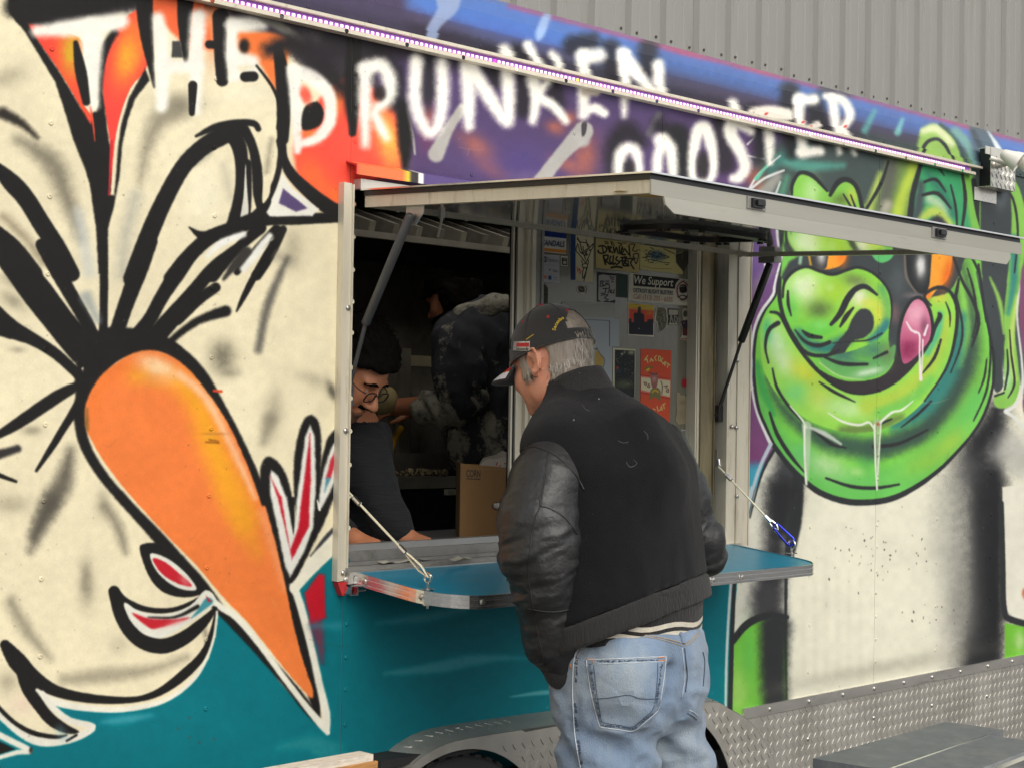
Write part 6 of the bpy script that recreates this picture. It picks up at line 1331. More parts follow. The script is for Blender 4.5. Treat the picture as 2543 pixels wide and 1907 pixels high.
    S([(640, 1075), (930, 1090)], 5, (90, 90, 88)); S([(938, 1090), (938, 1380)], 8, (70, 70, 70), soft=3); S([(705, 1300), (740, 1285), (770, 1310), (760, 1350), (720, 1370), (740, 1400), (790, 1420)], 12, (70, 70, 72), soft=6)
    f([(775, 1440), (840, 1480), (870, 1530), (850, 1620), (775, 1640)], (176, 148, 78), soft=8); S([(790, 1400), (830, 1470), (880, 1540), (860, 1640)], 8, (90, 90, 96), soft=6)
    # smoky small stickers
    f([(563, 715), (600, 690), (650, 676), (690, 720), (690, 770), (650, 790), (620, 800), (590, 770), (565, 750)], (196, 190, 168), soft=2); f([(580, 705), (640, 700), (650, 760), (590, 760)], (60, 58, 50), soft=4); S([(600, 720), (630, 740)], 10, (150, 146, 126)); S([(660, 700), (676, 740), (660, 770)], 9, (60, 58, 52))
    f([(165, 700), (200, 670), (240, 720), (232, 900), (165, 900)], (66, 64, 52), soft=4); S([(175, 790), (225, 795)], 12, (40, 40, 36)); S([(190, 720), (200, 750)], 10, (50, 48, 42))
    # sunset picture
    c.tile(Z3)
    f([(170, 290), (830, 350), (830, 1140), (170, 1090)], (206, 200, 178), soft=2, sm=False)
    f([(200, 310), (800, 370), (800, 520), (205, 460)], (200, 170, 50), soft=10, sm=False); f([(205, 450), (800, 500), (800, 780), (205, 780)], (206, 74, 50), soft=30, sm=False); b(700, 560, 90, 40, (214, 130, 40), 0.9); b(360, 430, 100, 30, (196, 150, 60), 0.8)
    f([(205, 690), (265, 690), (270, 770), (330, 770), (320, 580), (360, 540), (415, 560), (425, 420), (460, 395), (495, 420), (495, 550), (570, 590), (580, 770), (650, 760), (650, 710), (790, 700), (790, 1085), (205, 1060)], (36, 38, 48), soft=3, sm=False); b(450, 925, 20, 14, (160, 160, 160), 1, -20, 2); S([(300, 330), (440, 350)], 20, (150, 130, 90), soft=10); b(660, 430, 40, 24, (190, 180, 150), 0.8)
    S([(850, 600), (870, 440), (960, 400), (1100, 450), (1120, 640), (1140, 700), (1100, 900), (1000, 980), (940, 1030), (900, 900), (880, 770), (830, 750), (850, 600)], 26, (206, 200, 180), soft=3); f([(870, 600), (890, 460), (970, 430), (1090, 480), (1110, 690), (1080, 890), (950, 1000), (910, 880), (880, 700)], (100, 96, 78), soft=4)
    for k in range(16): S([(900+RNG.uniform(0, 180), 480+RNG.uniform(0, 400)), (900+RNG.uniform(0, 180), 480+RNG.uniform(0, 400))], 12, (60, 58, 48) if k % 2 else (150, 146, 120), soft=6, a=0.8)
    f([(1140, 440), (1395, 455), (1395, 850), (1150, 845)], (30, 30, 28), soft=2, sm=False); f([(1160, 470), (1380, 480), (1380, 600), (1160, 600)], (176, 170, 150), soft=8, sm=False); f([(1165, 790), (1375, 800), (1375, 835), (1165, 832)], (176, 170, 150), soft=3, sm=False)
    for p in [[(1215, 500), (1200, 780)], [(1260, 500), (1225, 640), (1270, 780)], [(1370, 520), (1310, 560), (1300, 720), (1345, 800), (1365, 680), (1335, 640)]]: S(p, 26, (206, 200, 180), soft=4); S(p, 8, (60, 60, 54), soft=3)
    # cut-out figure sticker
    f([(1480, 560), (1500, 460), (1580, 440), (1640, 540), (1620, 680), (1660, 780), (1650, 1060), (1660, 1160), (1620, 1220), (1440, 1180), (1470, 1080), (1480, 900), (1440, 830), (1500, 700)], (176, 170, 150), soft=3)
    b(1555, 570, 56, 80, (70, 66, 56), 1, 0, 3); f([(1480, 740), (1600, 720), (1640, 800), (1620, 920), (1500, 900), (1460, 820)], (44, 46, 60), soft=5); f([(1490, 900), (1640, 920), (1640, 1100), (1490, 1090)], (90, 44, 44), soft=5, sm=False); b(1525, 790, 24, 20, (190, 90, 60), 1); S([(1470, 1170), (1620, 1180)], 30, (150, 90, 80), soft=6); S([(1500, 720), (1570, 730)], 10, (190, 180, 160))
    # night picture
    c.tile(Z4)
    f([(900, 700), (1540, 740), (1540, 2200), (900, 2200)], (196, 190, 160), soft=2, sm=False); f([(950, 760), (1500, 790), (1490, 2200), (945, 2200)], (40, 42, 44), soft=3, sm=False)
    for k in range(120):
        x, y = RNG.uniform(960, 1480), RNG.uniform(800, 2000); b(x, y, RNG.uniform(6, 26), RNG.uniform(5, 14), [(120, 126, 104), (70, 76, 60), (54, 60, 64), (150, 150, 120)][k % 4], 0.7)
    b(1400, 840, 90, 60, (170, 170, 130), 0.9); b(1150, 880, 30, 26, (190, 190, 170), 1); b(1215, 830, 24, 24, (180, 180, 160), 1); b(1025, 1260, 36, 46, (170, 60, 46), 1, -20, 2); b(1060, 1340, 70, 60, (50, 66, 84), 0.9); b(1200, 1700, 250, 120, (110, 116, 80), 0.6)
    # red cat poster
    c.tile(Z8)
    f([(430, 40), (1090, 80), (1050, 1900), (420, 1900)], (206, 82, 52), soft=2, sm=False)
    f([(440, 615), (1060, 690), (1050, 1100), (440, 960)], (216, 110, 92), soft=3, sm=False); f([(440, 650), (1060, 730), (1050, 1060), (440, 915)], (204, 198, 160), soft=3, sm=False)
    S([(440, 610), (1060, 690)], 14, (140, 30, 34)); S([(440, 965), (1060, 1100)], 16, (140, 30, 34))
    for p in [[(500, 760), (540, 820), (555, 770), (500, 760)], [(575, 850), (605, 790), (620, 860), (575, 850)], [(930, 840), (1000, 830), (960, 880)], [(970, 950), (1010, 890), (1020, 960), (970, 950)], [(860, 740), (890, 830), (880, 1000)]]: S(p, 22, (130, 90, 80), soft=6)
    f([(640, 590), (700, 560), (790, 580), (800, 700), (760, 880), (690, 890), (650, 760)], (150, 96, 90), soft=8); b(720, 690, 50, 60, (190, 150, 140), 0.8); S([(660, 560), (720, 600), (780, 570)], 16, (90, 50, 50)); S([(640, 580), (570, 520)], 30, (140, 70, 60), soft=8)
    S([(530, 480), (600, 440), (680, 450)], 40, (120, 110, 50), soft=8); S([(550, 510), (610, 470), (580, 530)], 24, (204, 184, 60), soft=5); f([(640, 930), (720, 880), (830, 900), (860, 1080), (840, 1150), (760, 1080), (680, 1080), (610, 1120)], (120, 112, 72), soft=8); S([(680, 960), (740, 920), (800, 960)], 40, (196, 160, 60), soft=8); S([(780, 870), (850, 960), (820, 1000)], 16, (150, 100, 100), soft=6)
    W_ = (206, 196, 120)
    for p in [[(515, 300), (580, 200)], [(550, 240), (585, 350)], [(520, 280), (570, 290)], [(630, 330), (655, 260), (680, 320)], [(660, 270), (700, 310)], [(770, 200), (730, 240), (760, 310)], [(820, 210), (805, 290), (845, 315), (850, 230), (815, 210)], [(900, 255), (865, 310), (900, 350)], [(900, 380), (950, 330), (945, 410)], [(910, 370), (950, 380)], [(970, 340), (1050, 400)], [(1020, 370), (995, 450)], [(700, 1310), (740, 1330)], [(780, 1260), (800, 1350), (830, 1340)], [(850, 1340), (870, 1260), (885, 1340)], [(890, 1230), (950, 1200)], [(915, 1215), (930, 1310)]]:
        S(p, 20, W_, soft=5, sm=True)
    # ghostly animal sticker, red dot, corner card
    f([(1200, 960), (1260, 980), (1290, 1040), (1350, 1020), (1390, 1060), (1410, 960), (1450, 1000), (1440, 1150), (1490, 1280), (1480, 1500), (1400, 1620), (1240, 1650), (1170, 1560), (1200, 1400), (1200, 1250), (1190, 1120)], (150, 138, 112), soft=8); b(1320, 1180, 70, 40, (120, 108, 88), 0.6); b(1300, 1420, 80, 90, (128, 116, 94), 0.5); b(1360, 770, 62, 100, (170, 34, 46), 1, 0, 2)
    c.tile(ZB); f([(1680, 680), (1870, 690), (1870, 900), (1680, 900)], (170, 168, 160), soft=2, sm=False)
    return c
PC = paint_posters()
px0, px1 = on_y(1322, 800, YP)[0], on_y(1766, 800, YP)[0]; pz1, pz0 = 2.10, 1.22
XX, ZZ = np.meshgrid(np.linspace(px0, px1, 1100), np.linspace(pz1, pz0, 1200))
_cv = CV; CV = PC
img_post = np_image('poster_print', to_albedo(sample(np.stack([XX, np.full_like(XX, YP), ZZ], -1))))
CV = _cv
M_post = paint_mat('poster_print', img_post, (px0, px1, pz0, pz1), rough=0.42, wear=0.04)
def poster(pts, name, label, cat, lift=0.0, grp=None):
    q = MB(); P = [on_y(x, y, YP-lift) for x, y in pts]
    q.prism([(p[0], YP-lift, p[2]) for p in P], (0, 0.0009, 0))
    return tag(q.build(name, M_post), label, cat, grp)
GP = 'posters and stickers on the window pane'
def text(body, pa, pb, hpx, plane, col, parent, shear=0, bold=0.0, name='lettering', depth=0.0004, font_w=None):
    """flat raised lettering; pa/pb: baseline ends in photo pixels on plane y; hpx: capital height in pixels at pa"""
    cu = bpy.data.curves.new('t', 'FONT'); cu.body = body; cu.size = 1.0; cu.shear = shear; cu.offset = bold; cu.resolution_u = 3
    ob = bpy.data.objects.new('t', cu); COL.objects.link(ob)
    bpy.context.view_layer.update(); dg = bpy.context.evaluated_depsgraph_get(); me = bpy.data.meshes.new_from_object(ob.evaluated_get(dg))
    bpy.data.objects.remove(ob); bpy.data.curves.remove(cu)
    v = np.empty(len(me.vertices)*3); me.vertices.foreach_get('co', v); v = v.reshape(-1, 3)
    A_, B_ = plane(*pa), plane(*pb); U_ = plane(pa[0], pa[1]-hpx)
    x = (v[:, 0]-v[:, 0].min())/(v[:, 0].max()-v[:, 0].min()); y = v[:, 1]/0.69
    n = np.cross(B_-A_, U_-A_); n = n/np.linalg.norm(n)
    if n@(CAMP-A_) < 0: n = -n
    P = A_[None]+x[:, None]*(B_-A_)[None]+y[:, None]*(U_-A_)[None]+n[None]*depth
    me.vertices.foreach_set('co', P.ravel().astype(np.float32)); me.update()
    return put(name, me, col, parent)
def flatmat(n, c): return mat(n, tuple(lin(np.array(c))*ALB), 0.5, var=0.04)
M_ink = flatmat('black_ink', (26, 26, 26)); M_inkw = flatmat('white_ink', (210, 205, 188)); M_inkb = flatmat('blue_ink', (22, 50, 96)); M_inkr = flatmat('red_ink', (150, 46, 38)); M_inkg = flatmat('grey_ink', (96, 96, 98))
o = poster(tp(Z1, [(140, 120), (735, 200), (728, 690), (145, 650)]), 'poster', 'blue, white and orange striped card at the top left of the poster pane', 'poster', 0, GP)
text('VANDALS', *tp(Z1, [(150, 480), (700, 525)]), 135*Z1[2], lambda x, y: on_y(x, y, YP-0.0012), M_inkb, o, shear=0.25, bold=0.02)
o = poster(tp(Z1, [(140, 695), (578, 720), (570, 1385), (135, 1360)]), 'sticker', 'pale grey card payment notice with small card logos under the striped card', 'sticker', 0, GP)
text('Square', *tp(Z1, [(275, 862), (530, 885)]), 92*Z1[2], lambda x, y: on_y(x, y, YP-0.0012), M_inkg, o)
text('VISA', *tp(Z1, [(415, 1115), (525, 1125)]), 55*Z1[2], lambda x, y: on_y(x, y, YP-0.0012), M_inkg, o, shear=0.2, bold=0.02)
poster(tp(Z1, [(605, 732), (768, 752), (765, 984), (605, 966)]), 'sticker', 'tiny square dark sticker with a white border beside the payment notice', 'sticker', 0, GP)
poster(tp(Z1, [(830, 170), (1390, 250), (1375, 1370), (850, 1310)]), 'poster', 'narrow cream sheet with a scrawled black marker figure and a blue edge', 'poster', 0, GP)
poster(tp(Z1, [(1440, 300), (2500, 430), (2470, 1140), (1440, 1020)]), 'poster', 'tan sheet with a fat black graffiti tag, third along the top', 'poster', 0.0011, GP)
poster(tp(Z2, [(480, 460), (1340, 590), (1330, 690), (1500, 1130), (1490, 1180), (480, 1060)]), 'poster', 'yellowed sheet with a blue grey graffiti burst at the top', 'poster', 0, GP)
poster(tp(Z2, [(1325, 690), (1420, 670), (1500, 620), (1660, 610), (1700, 760), (1640, 900), (1525, 1120), (1400, 980), (1330, 880)]), 'sticker', 'dark pointed shield sticker at the top right of the pane', 'sticker', 0.0011, GP)
o = poster(tp(ZA, [(1170, 545), (1870, 625), (1870, 925), (1150, 865)]), 'poster', 'white support banner with black heading, red phone number and round badge', 'poster', 0, GP)
pl_ = lambda x, y: on_y(x, y, YP-0.0012)
text('We Support', *tp(ZA, [(1220, 665), (1668, 700)]), 88*ZA[2], pl_, M_inkw, o, shear=0.22, bold=0.012)
text('DETROIT BLIGHT BUSTERS', *tp(ZA, [(1212, 768), (1664, 800)]), 48*ZA[2], pl_, M_ink, o, bold=0.02)
text('Call: (313) 255 - 6355', *tp(ZA, [(1212, 840), (1662, 878)]), 54*ZA[2], pl_, M_inkr, o, shear=0.2, bold=0.005)
poster(tp(ZA, [(798, 533), (1020, 555), (1004, 888), (798, 874)]), 'poster', 'black bordered card with a handwritten tag on grey, below the tan sheet', 'poster', 0, GP)
poster(tp(ZA, [(1028, 548), (1150, 568), (1146, 832), (1018, 820)]), 'poster', 'plain dark green card beside the black bordered tag card', 'poster', 0.0011, GP)
poster(tp(ZA, [(395, 872), (1000, 900), (1000, 1066), (1050, 1070), (1050, 1390), (970, 1390), (970, 2000), (395, 2000)]), 'poster', 'large grey pencil sketch sheet behind the cap', 'poster', 0, GP)
poster(tp(ZA, [(565, 715), (600, 690), (650, 678), (690, 720), (690, 770), (650, 790), (620, 800), (590, 770), (567, 750)]), 'sticker', 'little cut-out sticker with a pale outline under the marker figure sheet', 'sticker', 0, GP)
poster(tp(ZA, [(165, 700), (200, 672), (236, 720), (230, 1000), (165, 1000)]), 'sticker', 'dim grey sticker low at the left edge of the pane', 'sticker', 0, GP)
poster(tp(Z3, [(195, 320), (815, 375), (805, 1125), (190, 1080)]), 'poster', 'sunset picture of a dark skyline with a tall tower', 'poster', 0, GP)
poster(tp(Z3, [(835, 620), (865, 440), (960, 395), (1110, 445), (1135, 640), (1145, 700), (1105, 905), (1005, 985), (940, 1035), (895, 900), (870, 775), (820, 760)]), 'sticker', 'cut-out grey head sticker right of the sunset picture', 'sticker', 0, GP)
poster(tp(Z3, [(1145, 445), (1390, 460), (1390, 845), (1155, 840)]), 'sticker', 'small black and white two letter sticker', 'sticker', 0, GP)
poster(tp(Z3, [(1470, 560), (1495, 455), (1580, 435), (1645, 540), (1625, 680), (1665, 780), (1655, 1060), (1665, 1165), (1620, 1225), (1435, 1190), (1465, 1080), (1475, 900), (1435, 830), (1495, 700)]), 'sticker', 'cut-out figure sticker in dark and red at the far right of the pane', 'sticker', 0, GP)
poster(tp(Z4, [(905, 705), (1530, 745), (1510, 2050), (905, 2050)]), 'poster', 'dark night picture with a pale frame above the shoulder', 'poster', 0.0011, GP)
poster(tp(Z8, [(440, 55), (1085, 92), (1045, 1700), (430, 1700)]), 'poster', 'tall red cat poster with a cream band across it', 'poster', 0, GP)
poster(tp(Z8, [(1195, 960), (1260, 980), (1290, 1040), (1350, 1020), (1390, 1060), (1410, 955), (1455, 1000), (1445, 1150), (1490, 1280), (1480, 1500), (1400, 1620), (1240, 1650), (1165, 1560), (1195, 1400), (1195, 1250), (1185, 1120)]), 'sticker', 'pale grey animal shaped sticker right of the red poster', 'sticker', 0, GP)
poster(tp(Z8, [(1360+66*math.cos(a), 770+108*math.sin(a)) for a in np.linspace(0, 6.28, 17)[:-1]]), 'sticker', 'round red sticker above the pale animal sticker', 'sticker', 0, GP)
o = poster(tp(ZB, [(1690, 680), (1832, 690), (1832, 880), (1690, 880)]), 'sticker', 'white corner card with black letters just above the shoulder', 'sticker', 0, GP)
text('DIS', *tp(ZB, [(1700, 738), (1776, 742)]), 40*ZB[2], pl_, M_ink, o, bold=0.03)
# ---------------------------------------------------------------- implicit modelling for bodies and clothes
from mathutils.bvhtree import BVHTree
def vnoise(P, fr, seed=0):
    q = np.asarray(P, np.float32)*fr + np.float32(seed*17.3+100); i = np.floor(q).astype(np.int64); f = (q-i).astype(np.float32); f = f*f*(3-2*f)
    def hsh(a, b, c): 
        n = (a*73856093) ^ (b*19349663) ^ (c*83492791) ^ (seed*2654435); n = (n ^ (n >> 13))*1274126177; return ((n & 0xffff)/65535.0).astype(np.float32)
    out = 0
    for dx in (0, 1):
        for dy in (0, 1):
            for dz in (0, 1):
                w = (f[..., 0] if dx else 1-f[..., 0])*(f[..., 1] if dy else 1-f[..., 1])*(f[..., 2] if dz else 1-f[..., 2])
                out = out + w*hsh(i[..., 0]+dx, i[..., 1]+dy, i[..., 2]+dz)
    return out
def fbm(P, fr, seed=0, o=3): return sum(vnoise(P, fr*2**k, seed+k)*0.5**k for k in range(o))/sum(0.5**k for k in range(o))
def surface_nets(F, lo, h):
    s = F < 0; nx, ny, nz = F.shape
    cnt = np.zeros((nx-1, ny-1, nz-1), np.int8)
    for dx in (0, 1):
        for dy in (0, 1):
            for dz in (0, 1): cnt += s[dx:nx-1+dx, dy:ny-1+dy, dz:nz-1+dz]
    mask = (cnt > 0) & (cnt < 8); I = np.argwhere(mask); idx = -np.ones(mask.shape, np.int64); idx[mask] = np.arange(len(I))
    acc = np.zeros((len(I), 3)); num = np.zeros(len(I))
    C8 = [(0,0,0),(1,0,0),(0,1,0),(1,1,0),(0,0,1),(1,0,1),(0,1,1),(1,1,1)]
    val = [F[I[:, 0]+c[0], I[:, 1]+c[1], I[:, 2]+c[2]] for c in C8]
    for a in range(8):
        for b in range(a+1, 8):
            if sum(abs(C8[a][k]-C8[b][k]) for k in range(3)) != 1: continue
            x = (val[a] < 0) != (val[b] < 0); t = val[a]/(val[a]-val[b]+1e-12)
            p = np.array(C8[a])[None]+t[:, None]*(np.array(C8[b])-np.array(C8[a]))[None]
            acc[x] += p[x]; num[x] += 1
    V = (I+acc/num[:, None])*h+np.asarray(lo)[None]
    Q = []
    for ax in range(3):
        sl0 = [slice(1, -1)]*3; sl0[ax] = slice(0, -1); sl1 = list(sl0); sl1[ax] = slice(1, None)
        A_, B_ = s[tuple(sl0)], s[tuple(sl1)]
        E_ = np.argwhere(A_ != B_); fl = A_[A_ != B_]
        off = np.ones(3, int); off[ax] = 0; E_ = E_+off
        u, v = [(1, 2), (2, 0), (0, 1)][ax]; du = np.zeros(3, int); dv = np.zeros(3, int); du[u] = 1; dv[v] = 1
        q = np.stack([idx[tuple((E_-du-dv).T)], idx[tuple((E_-dv).T)], idx[tuple(E_.T)], idx[tuple((E_-du).T)]], 1)
        q[~fl] = q[~fl][:, ::-1]; Q.append(q)
    Q = np.concatenate(Q); Q = Q[(Q >= 0).all(1)]
    return V, Q
class SDF:
    def __init__(s, lo, hi, h):
        s.lo, s.h = np.array(lo, float), h; s.n = np.ceil((np.array(hi)-s.lo)/h).astype(int)+1
        s.ax = [s.lo[k]+h*np.arange(s.n[k]) for k in range(3)]; s.F = np.full(s.n, 1.0, np.float32)
    def sub(s, lo, hi):
        a = np.clip(np.floor((np.array(lo)-s.lo)/s.h).astype(int), 0, s.n); b = np.clip(np.ceil((np.array(hi)-s.lo)/s.h).astype(int)+1, 0, s.n)
        sl = tuple(slice(a[k], b[k]) for k in range(3)); return sl, [s.ax[k][sl[k]].astype(np.float32).reshape([-1 if j == k else 1 for j in range(3)]) for k in range(3)]
    def comb(s, sl, d, k, op):
        f = s.F[sl]
        if op == 'u':
            if k > 0: hh = np.clip(0.5+0.5*(f-d)/k, 0, 1); s.F[sl] = f*(1-hh)+d*hh-k*hh*(1-hh)
            else: s.F[sl] = np.minimum(f, d)
        else:
            if k > 0: hh = np.clip(0.5-0.5*(f+d)/k, 0, 1); s.F[sl] = f*(1-hh)-d*hh+k*hh*(1-hh)
            else: s.F[sl] = np.maximum(f, -d)
    def rc(s, a, b, ra, rb, k=0.02, op='u'):
        a, b = np.array(a, float), np.array(b, float); m_ = max(ra, rb)+k+3*s.h
        sl, X = s.sub(np.minimum(a, b)-m_, np.maximum(a, b)+m_)
        if 0 in s.F[sl].shape: return s
        ba = b-a; L2 = ba@ba+1e-12; t = np.clip(((X[0]-a[0])*ba[0]+(X[1]-a[1])*ba[1]+(X[2]-a[2])*ba[2])/L2, 0, 1)
        d = np.sqrt((X[0]-a[0]-t*ba[0])**2+(X[1]-a[1]-t*ba[1])**2+(X[2]-a[2]-t*ba[2])**2)-(ra+(rb-ra)*t)
        s.comb(sl, d.astype(np.float32), k, op); return s
    def chain(s, pts, rs, k=0.02):
        for i in range(len(pts)-1): s.rc(pts[i], pts[i+1], rs[i], rs[i+1], k)
        return s
    def el(s, c, rad, R=None, k=0.02, op='u'):
        c = np.array(c, float); rad = np.array(rad, float); R = np.eye(3) if R is None else np.asarray(R, float); m_ = rad.max()+k+3*s.h
        sl, X = s.sub(c-m_, c+m_)
        if 0 in s.F[sl].shape: return s
        p = [(X[0]-c[0])*R[0, j]+(X[1]-c[1])*R[1, j]+(X[2]-c[2])*R[2, j] for j in range(3)]
        k0 = np.sqrt(sum((p[j]/rad[j])**2 for j in range(3))); k1 = np.sqrt(sum((p[j]/rad[j]**2)**2 for j in range(3)))+1e-9
        s.comb(sl, (k0*(k0-1)/k1).astype(np.float32), k, op); return s
    def loft(s, rings, yaw, k=0.0, pw=2.0):
        """rings: (z, cx, cy, A, B) from low to high; ellipse axes turned by yaw in the x-y plane"""
        r = np.array(sorted(rings), float); q = smooth_pts(r.astype(np.float32), 4); q = q[np.argsort(q[:, 0])]
        m_ = 0.03; mx = q[:, 3].max()+m_
        sl, X = s.sub((q[:, 1].min()-mx, q[:, 2].min()-mx, q[0, 0]-m_), (q[:, 1].max()+mx, q[:, 2].max()+mx, q[-1, 0]+m_))
        z = X[2]; cx, cy, A_, B_ = [np.interp(z, q[:, 0], q[:, j]) for j in (1, 2, 3, 4)]
        c_, s_ = math.cos(yaw), math.sin(yaw); u = (X[0]-cx)*c_+(X[1]-cy)*s_; v = -(X[0]-cx)*s_+(X[1]-cy)*c_
        d = ((np.abs(u/A_)**pw+np.abs(v/B_)**pw)**(1/pw)-1)*np.minimum(A_, B_)
        d = np.maximum(d, np.maximum(q[0, 0]-z, z-q[-1, 0])); s.comb(sl, d.astype(np.float32), k, 'u'); return s
    def clipf(s, fn): X = [s.ax[k].astype(np.float32).reshape([-1 if j == k else 1 for j in range(3)]) for k in range(3)]; s.F = np.maximum(s.F, fn(*X)).astype(np.float32); return s
    def field(s, fn): X = [s.ax[k].astype(np.float32).reshape([-1 if j == k else 1 for j in range(3)]) for k in range(3)]; return np.broadcast_to(fn(*X), s.F.shape)
class Frame:
    """a figure's own frame: origin on the ground, r to the viewer's right, d away from the viewer, z up"""
    def __init__(s, px, py, dist):
        dr = ray(px, py); hz = dr*np.array([1, 1, 0]); s.H = hz/np.linalg.norm(hz); s.R = np.array([s.H[1], -s.H[0], 0]); t = dist/(dr@s.H)
        P = CAMP+t*dr; s.o = np.array([P[0], P[1], 0.0])
    def w(s, V): V = np.asarray(V, float); return s.o + V[..., 0:1]*s.R + V[..., 1:2]*s.H + V[..., 2:3]*np.array([0, 0, 1.0])
    def l(s, P): v = np.asarray(P, float)-s.o; return np.stack([v@s.R, v@s.H, v[..., 2]], -1)
    def p(s, px, py, d=0.0):
        dr = ray(px, py); t = (d-(CAMP-s.o)@s.H)/(dr@s.H); return s.l(CAMP+t*dr)
def smooth_mesh(V, Q, it=2):
    E_ = np.concatenate([Q[:, [0, 1]], Q[:, [1, 2]], Q[:, [2, 3]], Q[:, [3, 0]]]); n = len(V)
    for _ in range(it):
        a = np.zeros((n, 3)); c = np.zeros(n)
        for i, j in ((0, 1), (1, 0)): np.add.at(a, E_[:, i], V[E_[:, j]]); np.add.at(c, E_[:, i], 1)
        V = V*0.45+0.55*a/np.maximum(c, 1)[:, None]
    return V
def normals(V, Q):
    nrm = np.cross(V[Q[:, 2]]-V[Q[:, 0]], V[Q[:, 3]]-V[Q[:, 1]]); a = np.zeros_like(V)
    for k in range(4): np.add.at(a, Q[:, k], nrm)
    return a/(np.linalg.norm(a, axis=1)[:, None]+1e-12)
def sdf_obj(F, lo, h, frame, name, mat_, parent, disp=None, it=2):
    V, Q = surface_nets(F, lo, h); V = smooth_mesh(V, Q, it)
    if disp is not None: V = V+normals(V, Q)*disp(V)[:, None]
    Wd = frame.w(V)
    me = bpy.data.meshes.new(name); me.vertices.add(len(V)); me.vertices.foreach_set('co', Wd.astype(np.float32).ravel())
    me.loops.add(4*len(Q)); me.loops.foreach_set('vertex_index', Q.astype(np.int32).ravel())
    me.polygons.add(len(Q)); me.polygons.foreach_set('loop_start', np.arange(0, 4*len(Q), 4, dtype=np.int32))
    try: me.polygons.foreach_set('loop_total', np.full(len(Q), 4, np.int32))
    except Exception: pass
    me.update(calc_edges=True); me.validate()
    # frame (r, d, z) is left-handed or right-handed: make faces point outwards
    o = put(name, me, mat_, parent, True)
    n = normals(V, Q); 
    if np.linalg.det(np.stack([frame.R, frame.H, [0, 0, 1]])) < 0: me.flip_normals()
    return o
def bvh(*obs):
    vs, fs = [], []
    for o in obs:
        b = len(vs); M = wm(o); vs += [M @ v.co for v in o.data.vertices]; fs += [[b+i for i in p.vertices] for p in o.data.polygons]
    return BVHTree.FromPolygons(vs, fs)
def hit(T, px, py):
    d = Vector(ray(px, py)).normalized(); r = T.ray_cast(Vector(CAMP), d)
    if r[0] is None: return None
    n = r[1]
    if n.dot(d) > 0: n = -n
    return r[0], n
def drape(T, pts, rad, name, mat_, parent, off=0.0, n=6, sm=True, steps=6):
    q = smooth_pts(np.array(pts, np.float32), steps) if sm and len(pts) > 2 else np.array([np.array(pts[0])*(1-t)+np.array(pts[-1])*t for t in np.linspace(0, 1, 10)])
    P = [h_ for h_ in (hit(T, x, y) for x, y in q) if h_]
    if len(P) < 2: return None
    m_ = MB(); m_.tube([p+nn*off for p, nn in P], rad, n); return m_.build(name, mat_, parent, smooth='all')
def patch(T, poly, off, name, mat_, parent, res=10, thick=0.0):
    """outline (pixels) laid on the surface under it: a quad grid (4 corners) following the cloth"""
    a, b, c, d = [np.array(p, float) for p in poly]; m_ = MB(); rows = []
    for i in range(res+1):
        row = []
        for j in range(res+1):
            u, v = j/res, i/res; p = (a*(1-u)+b*u)*(1-v)+(d*(1-u)+c*u)*v; h_ = hit(T, *p)
            if h_ is None: return None
            row.append(h_[0]+h_[1]*off)
        rows.append(row)
    m_.grid(rows); return m_.build(name, mat_, parent, smooth='all')

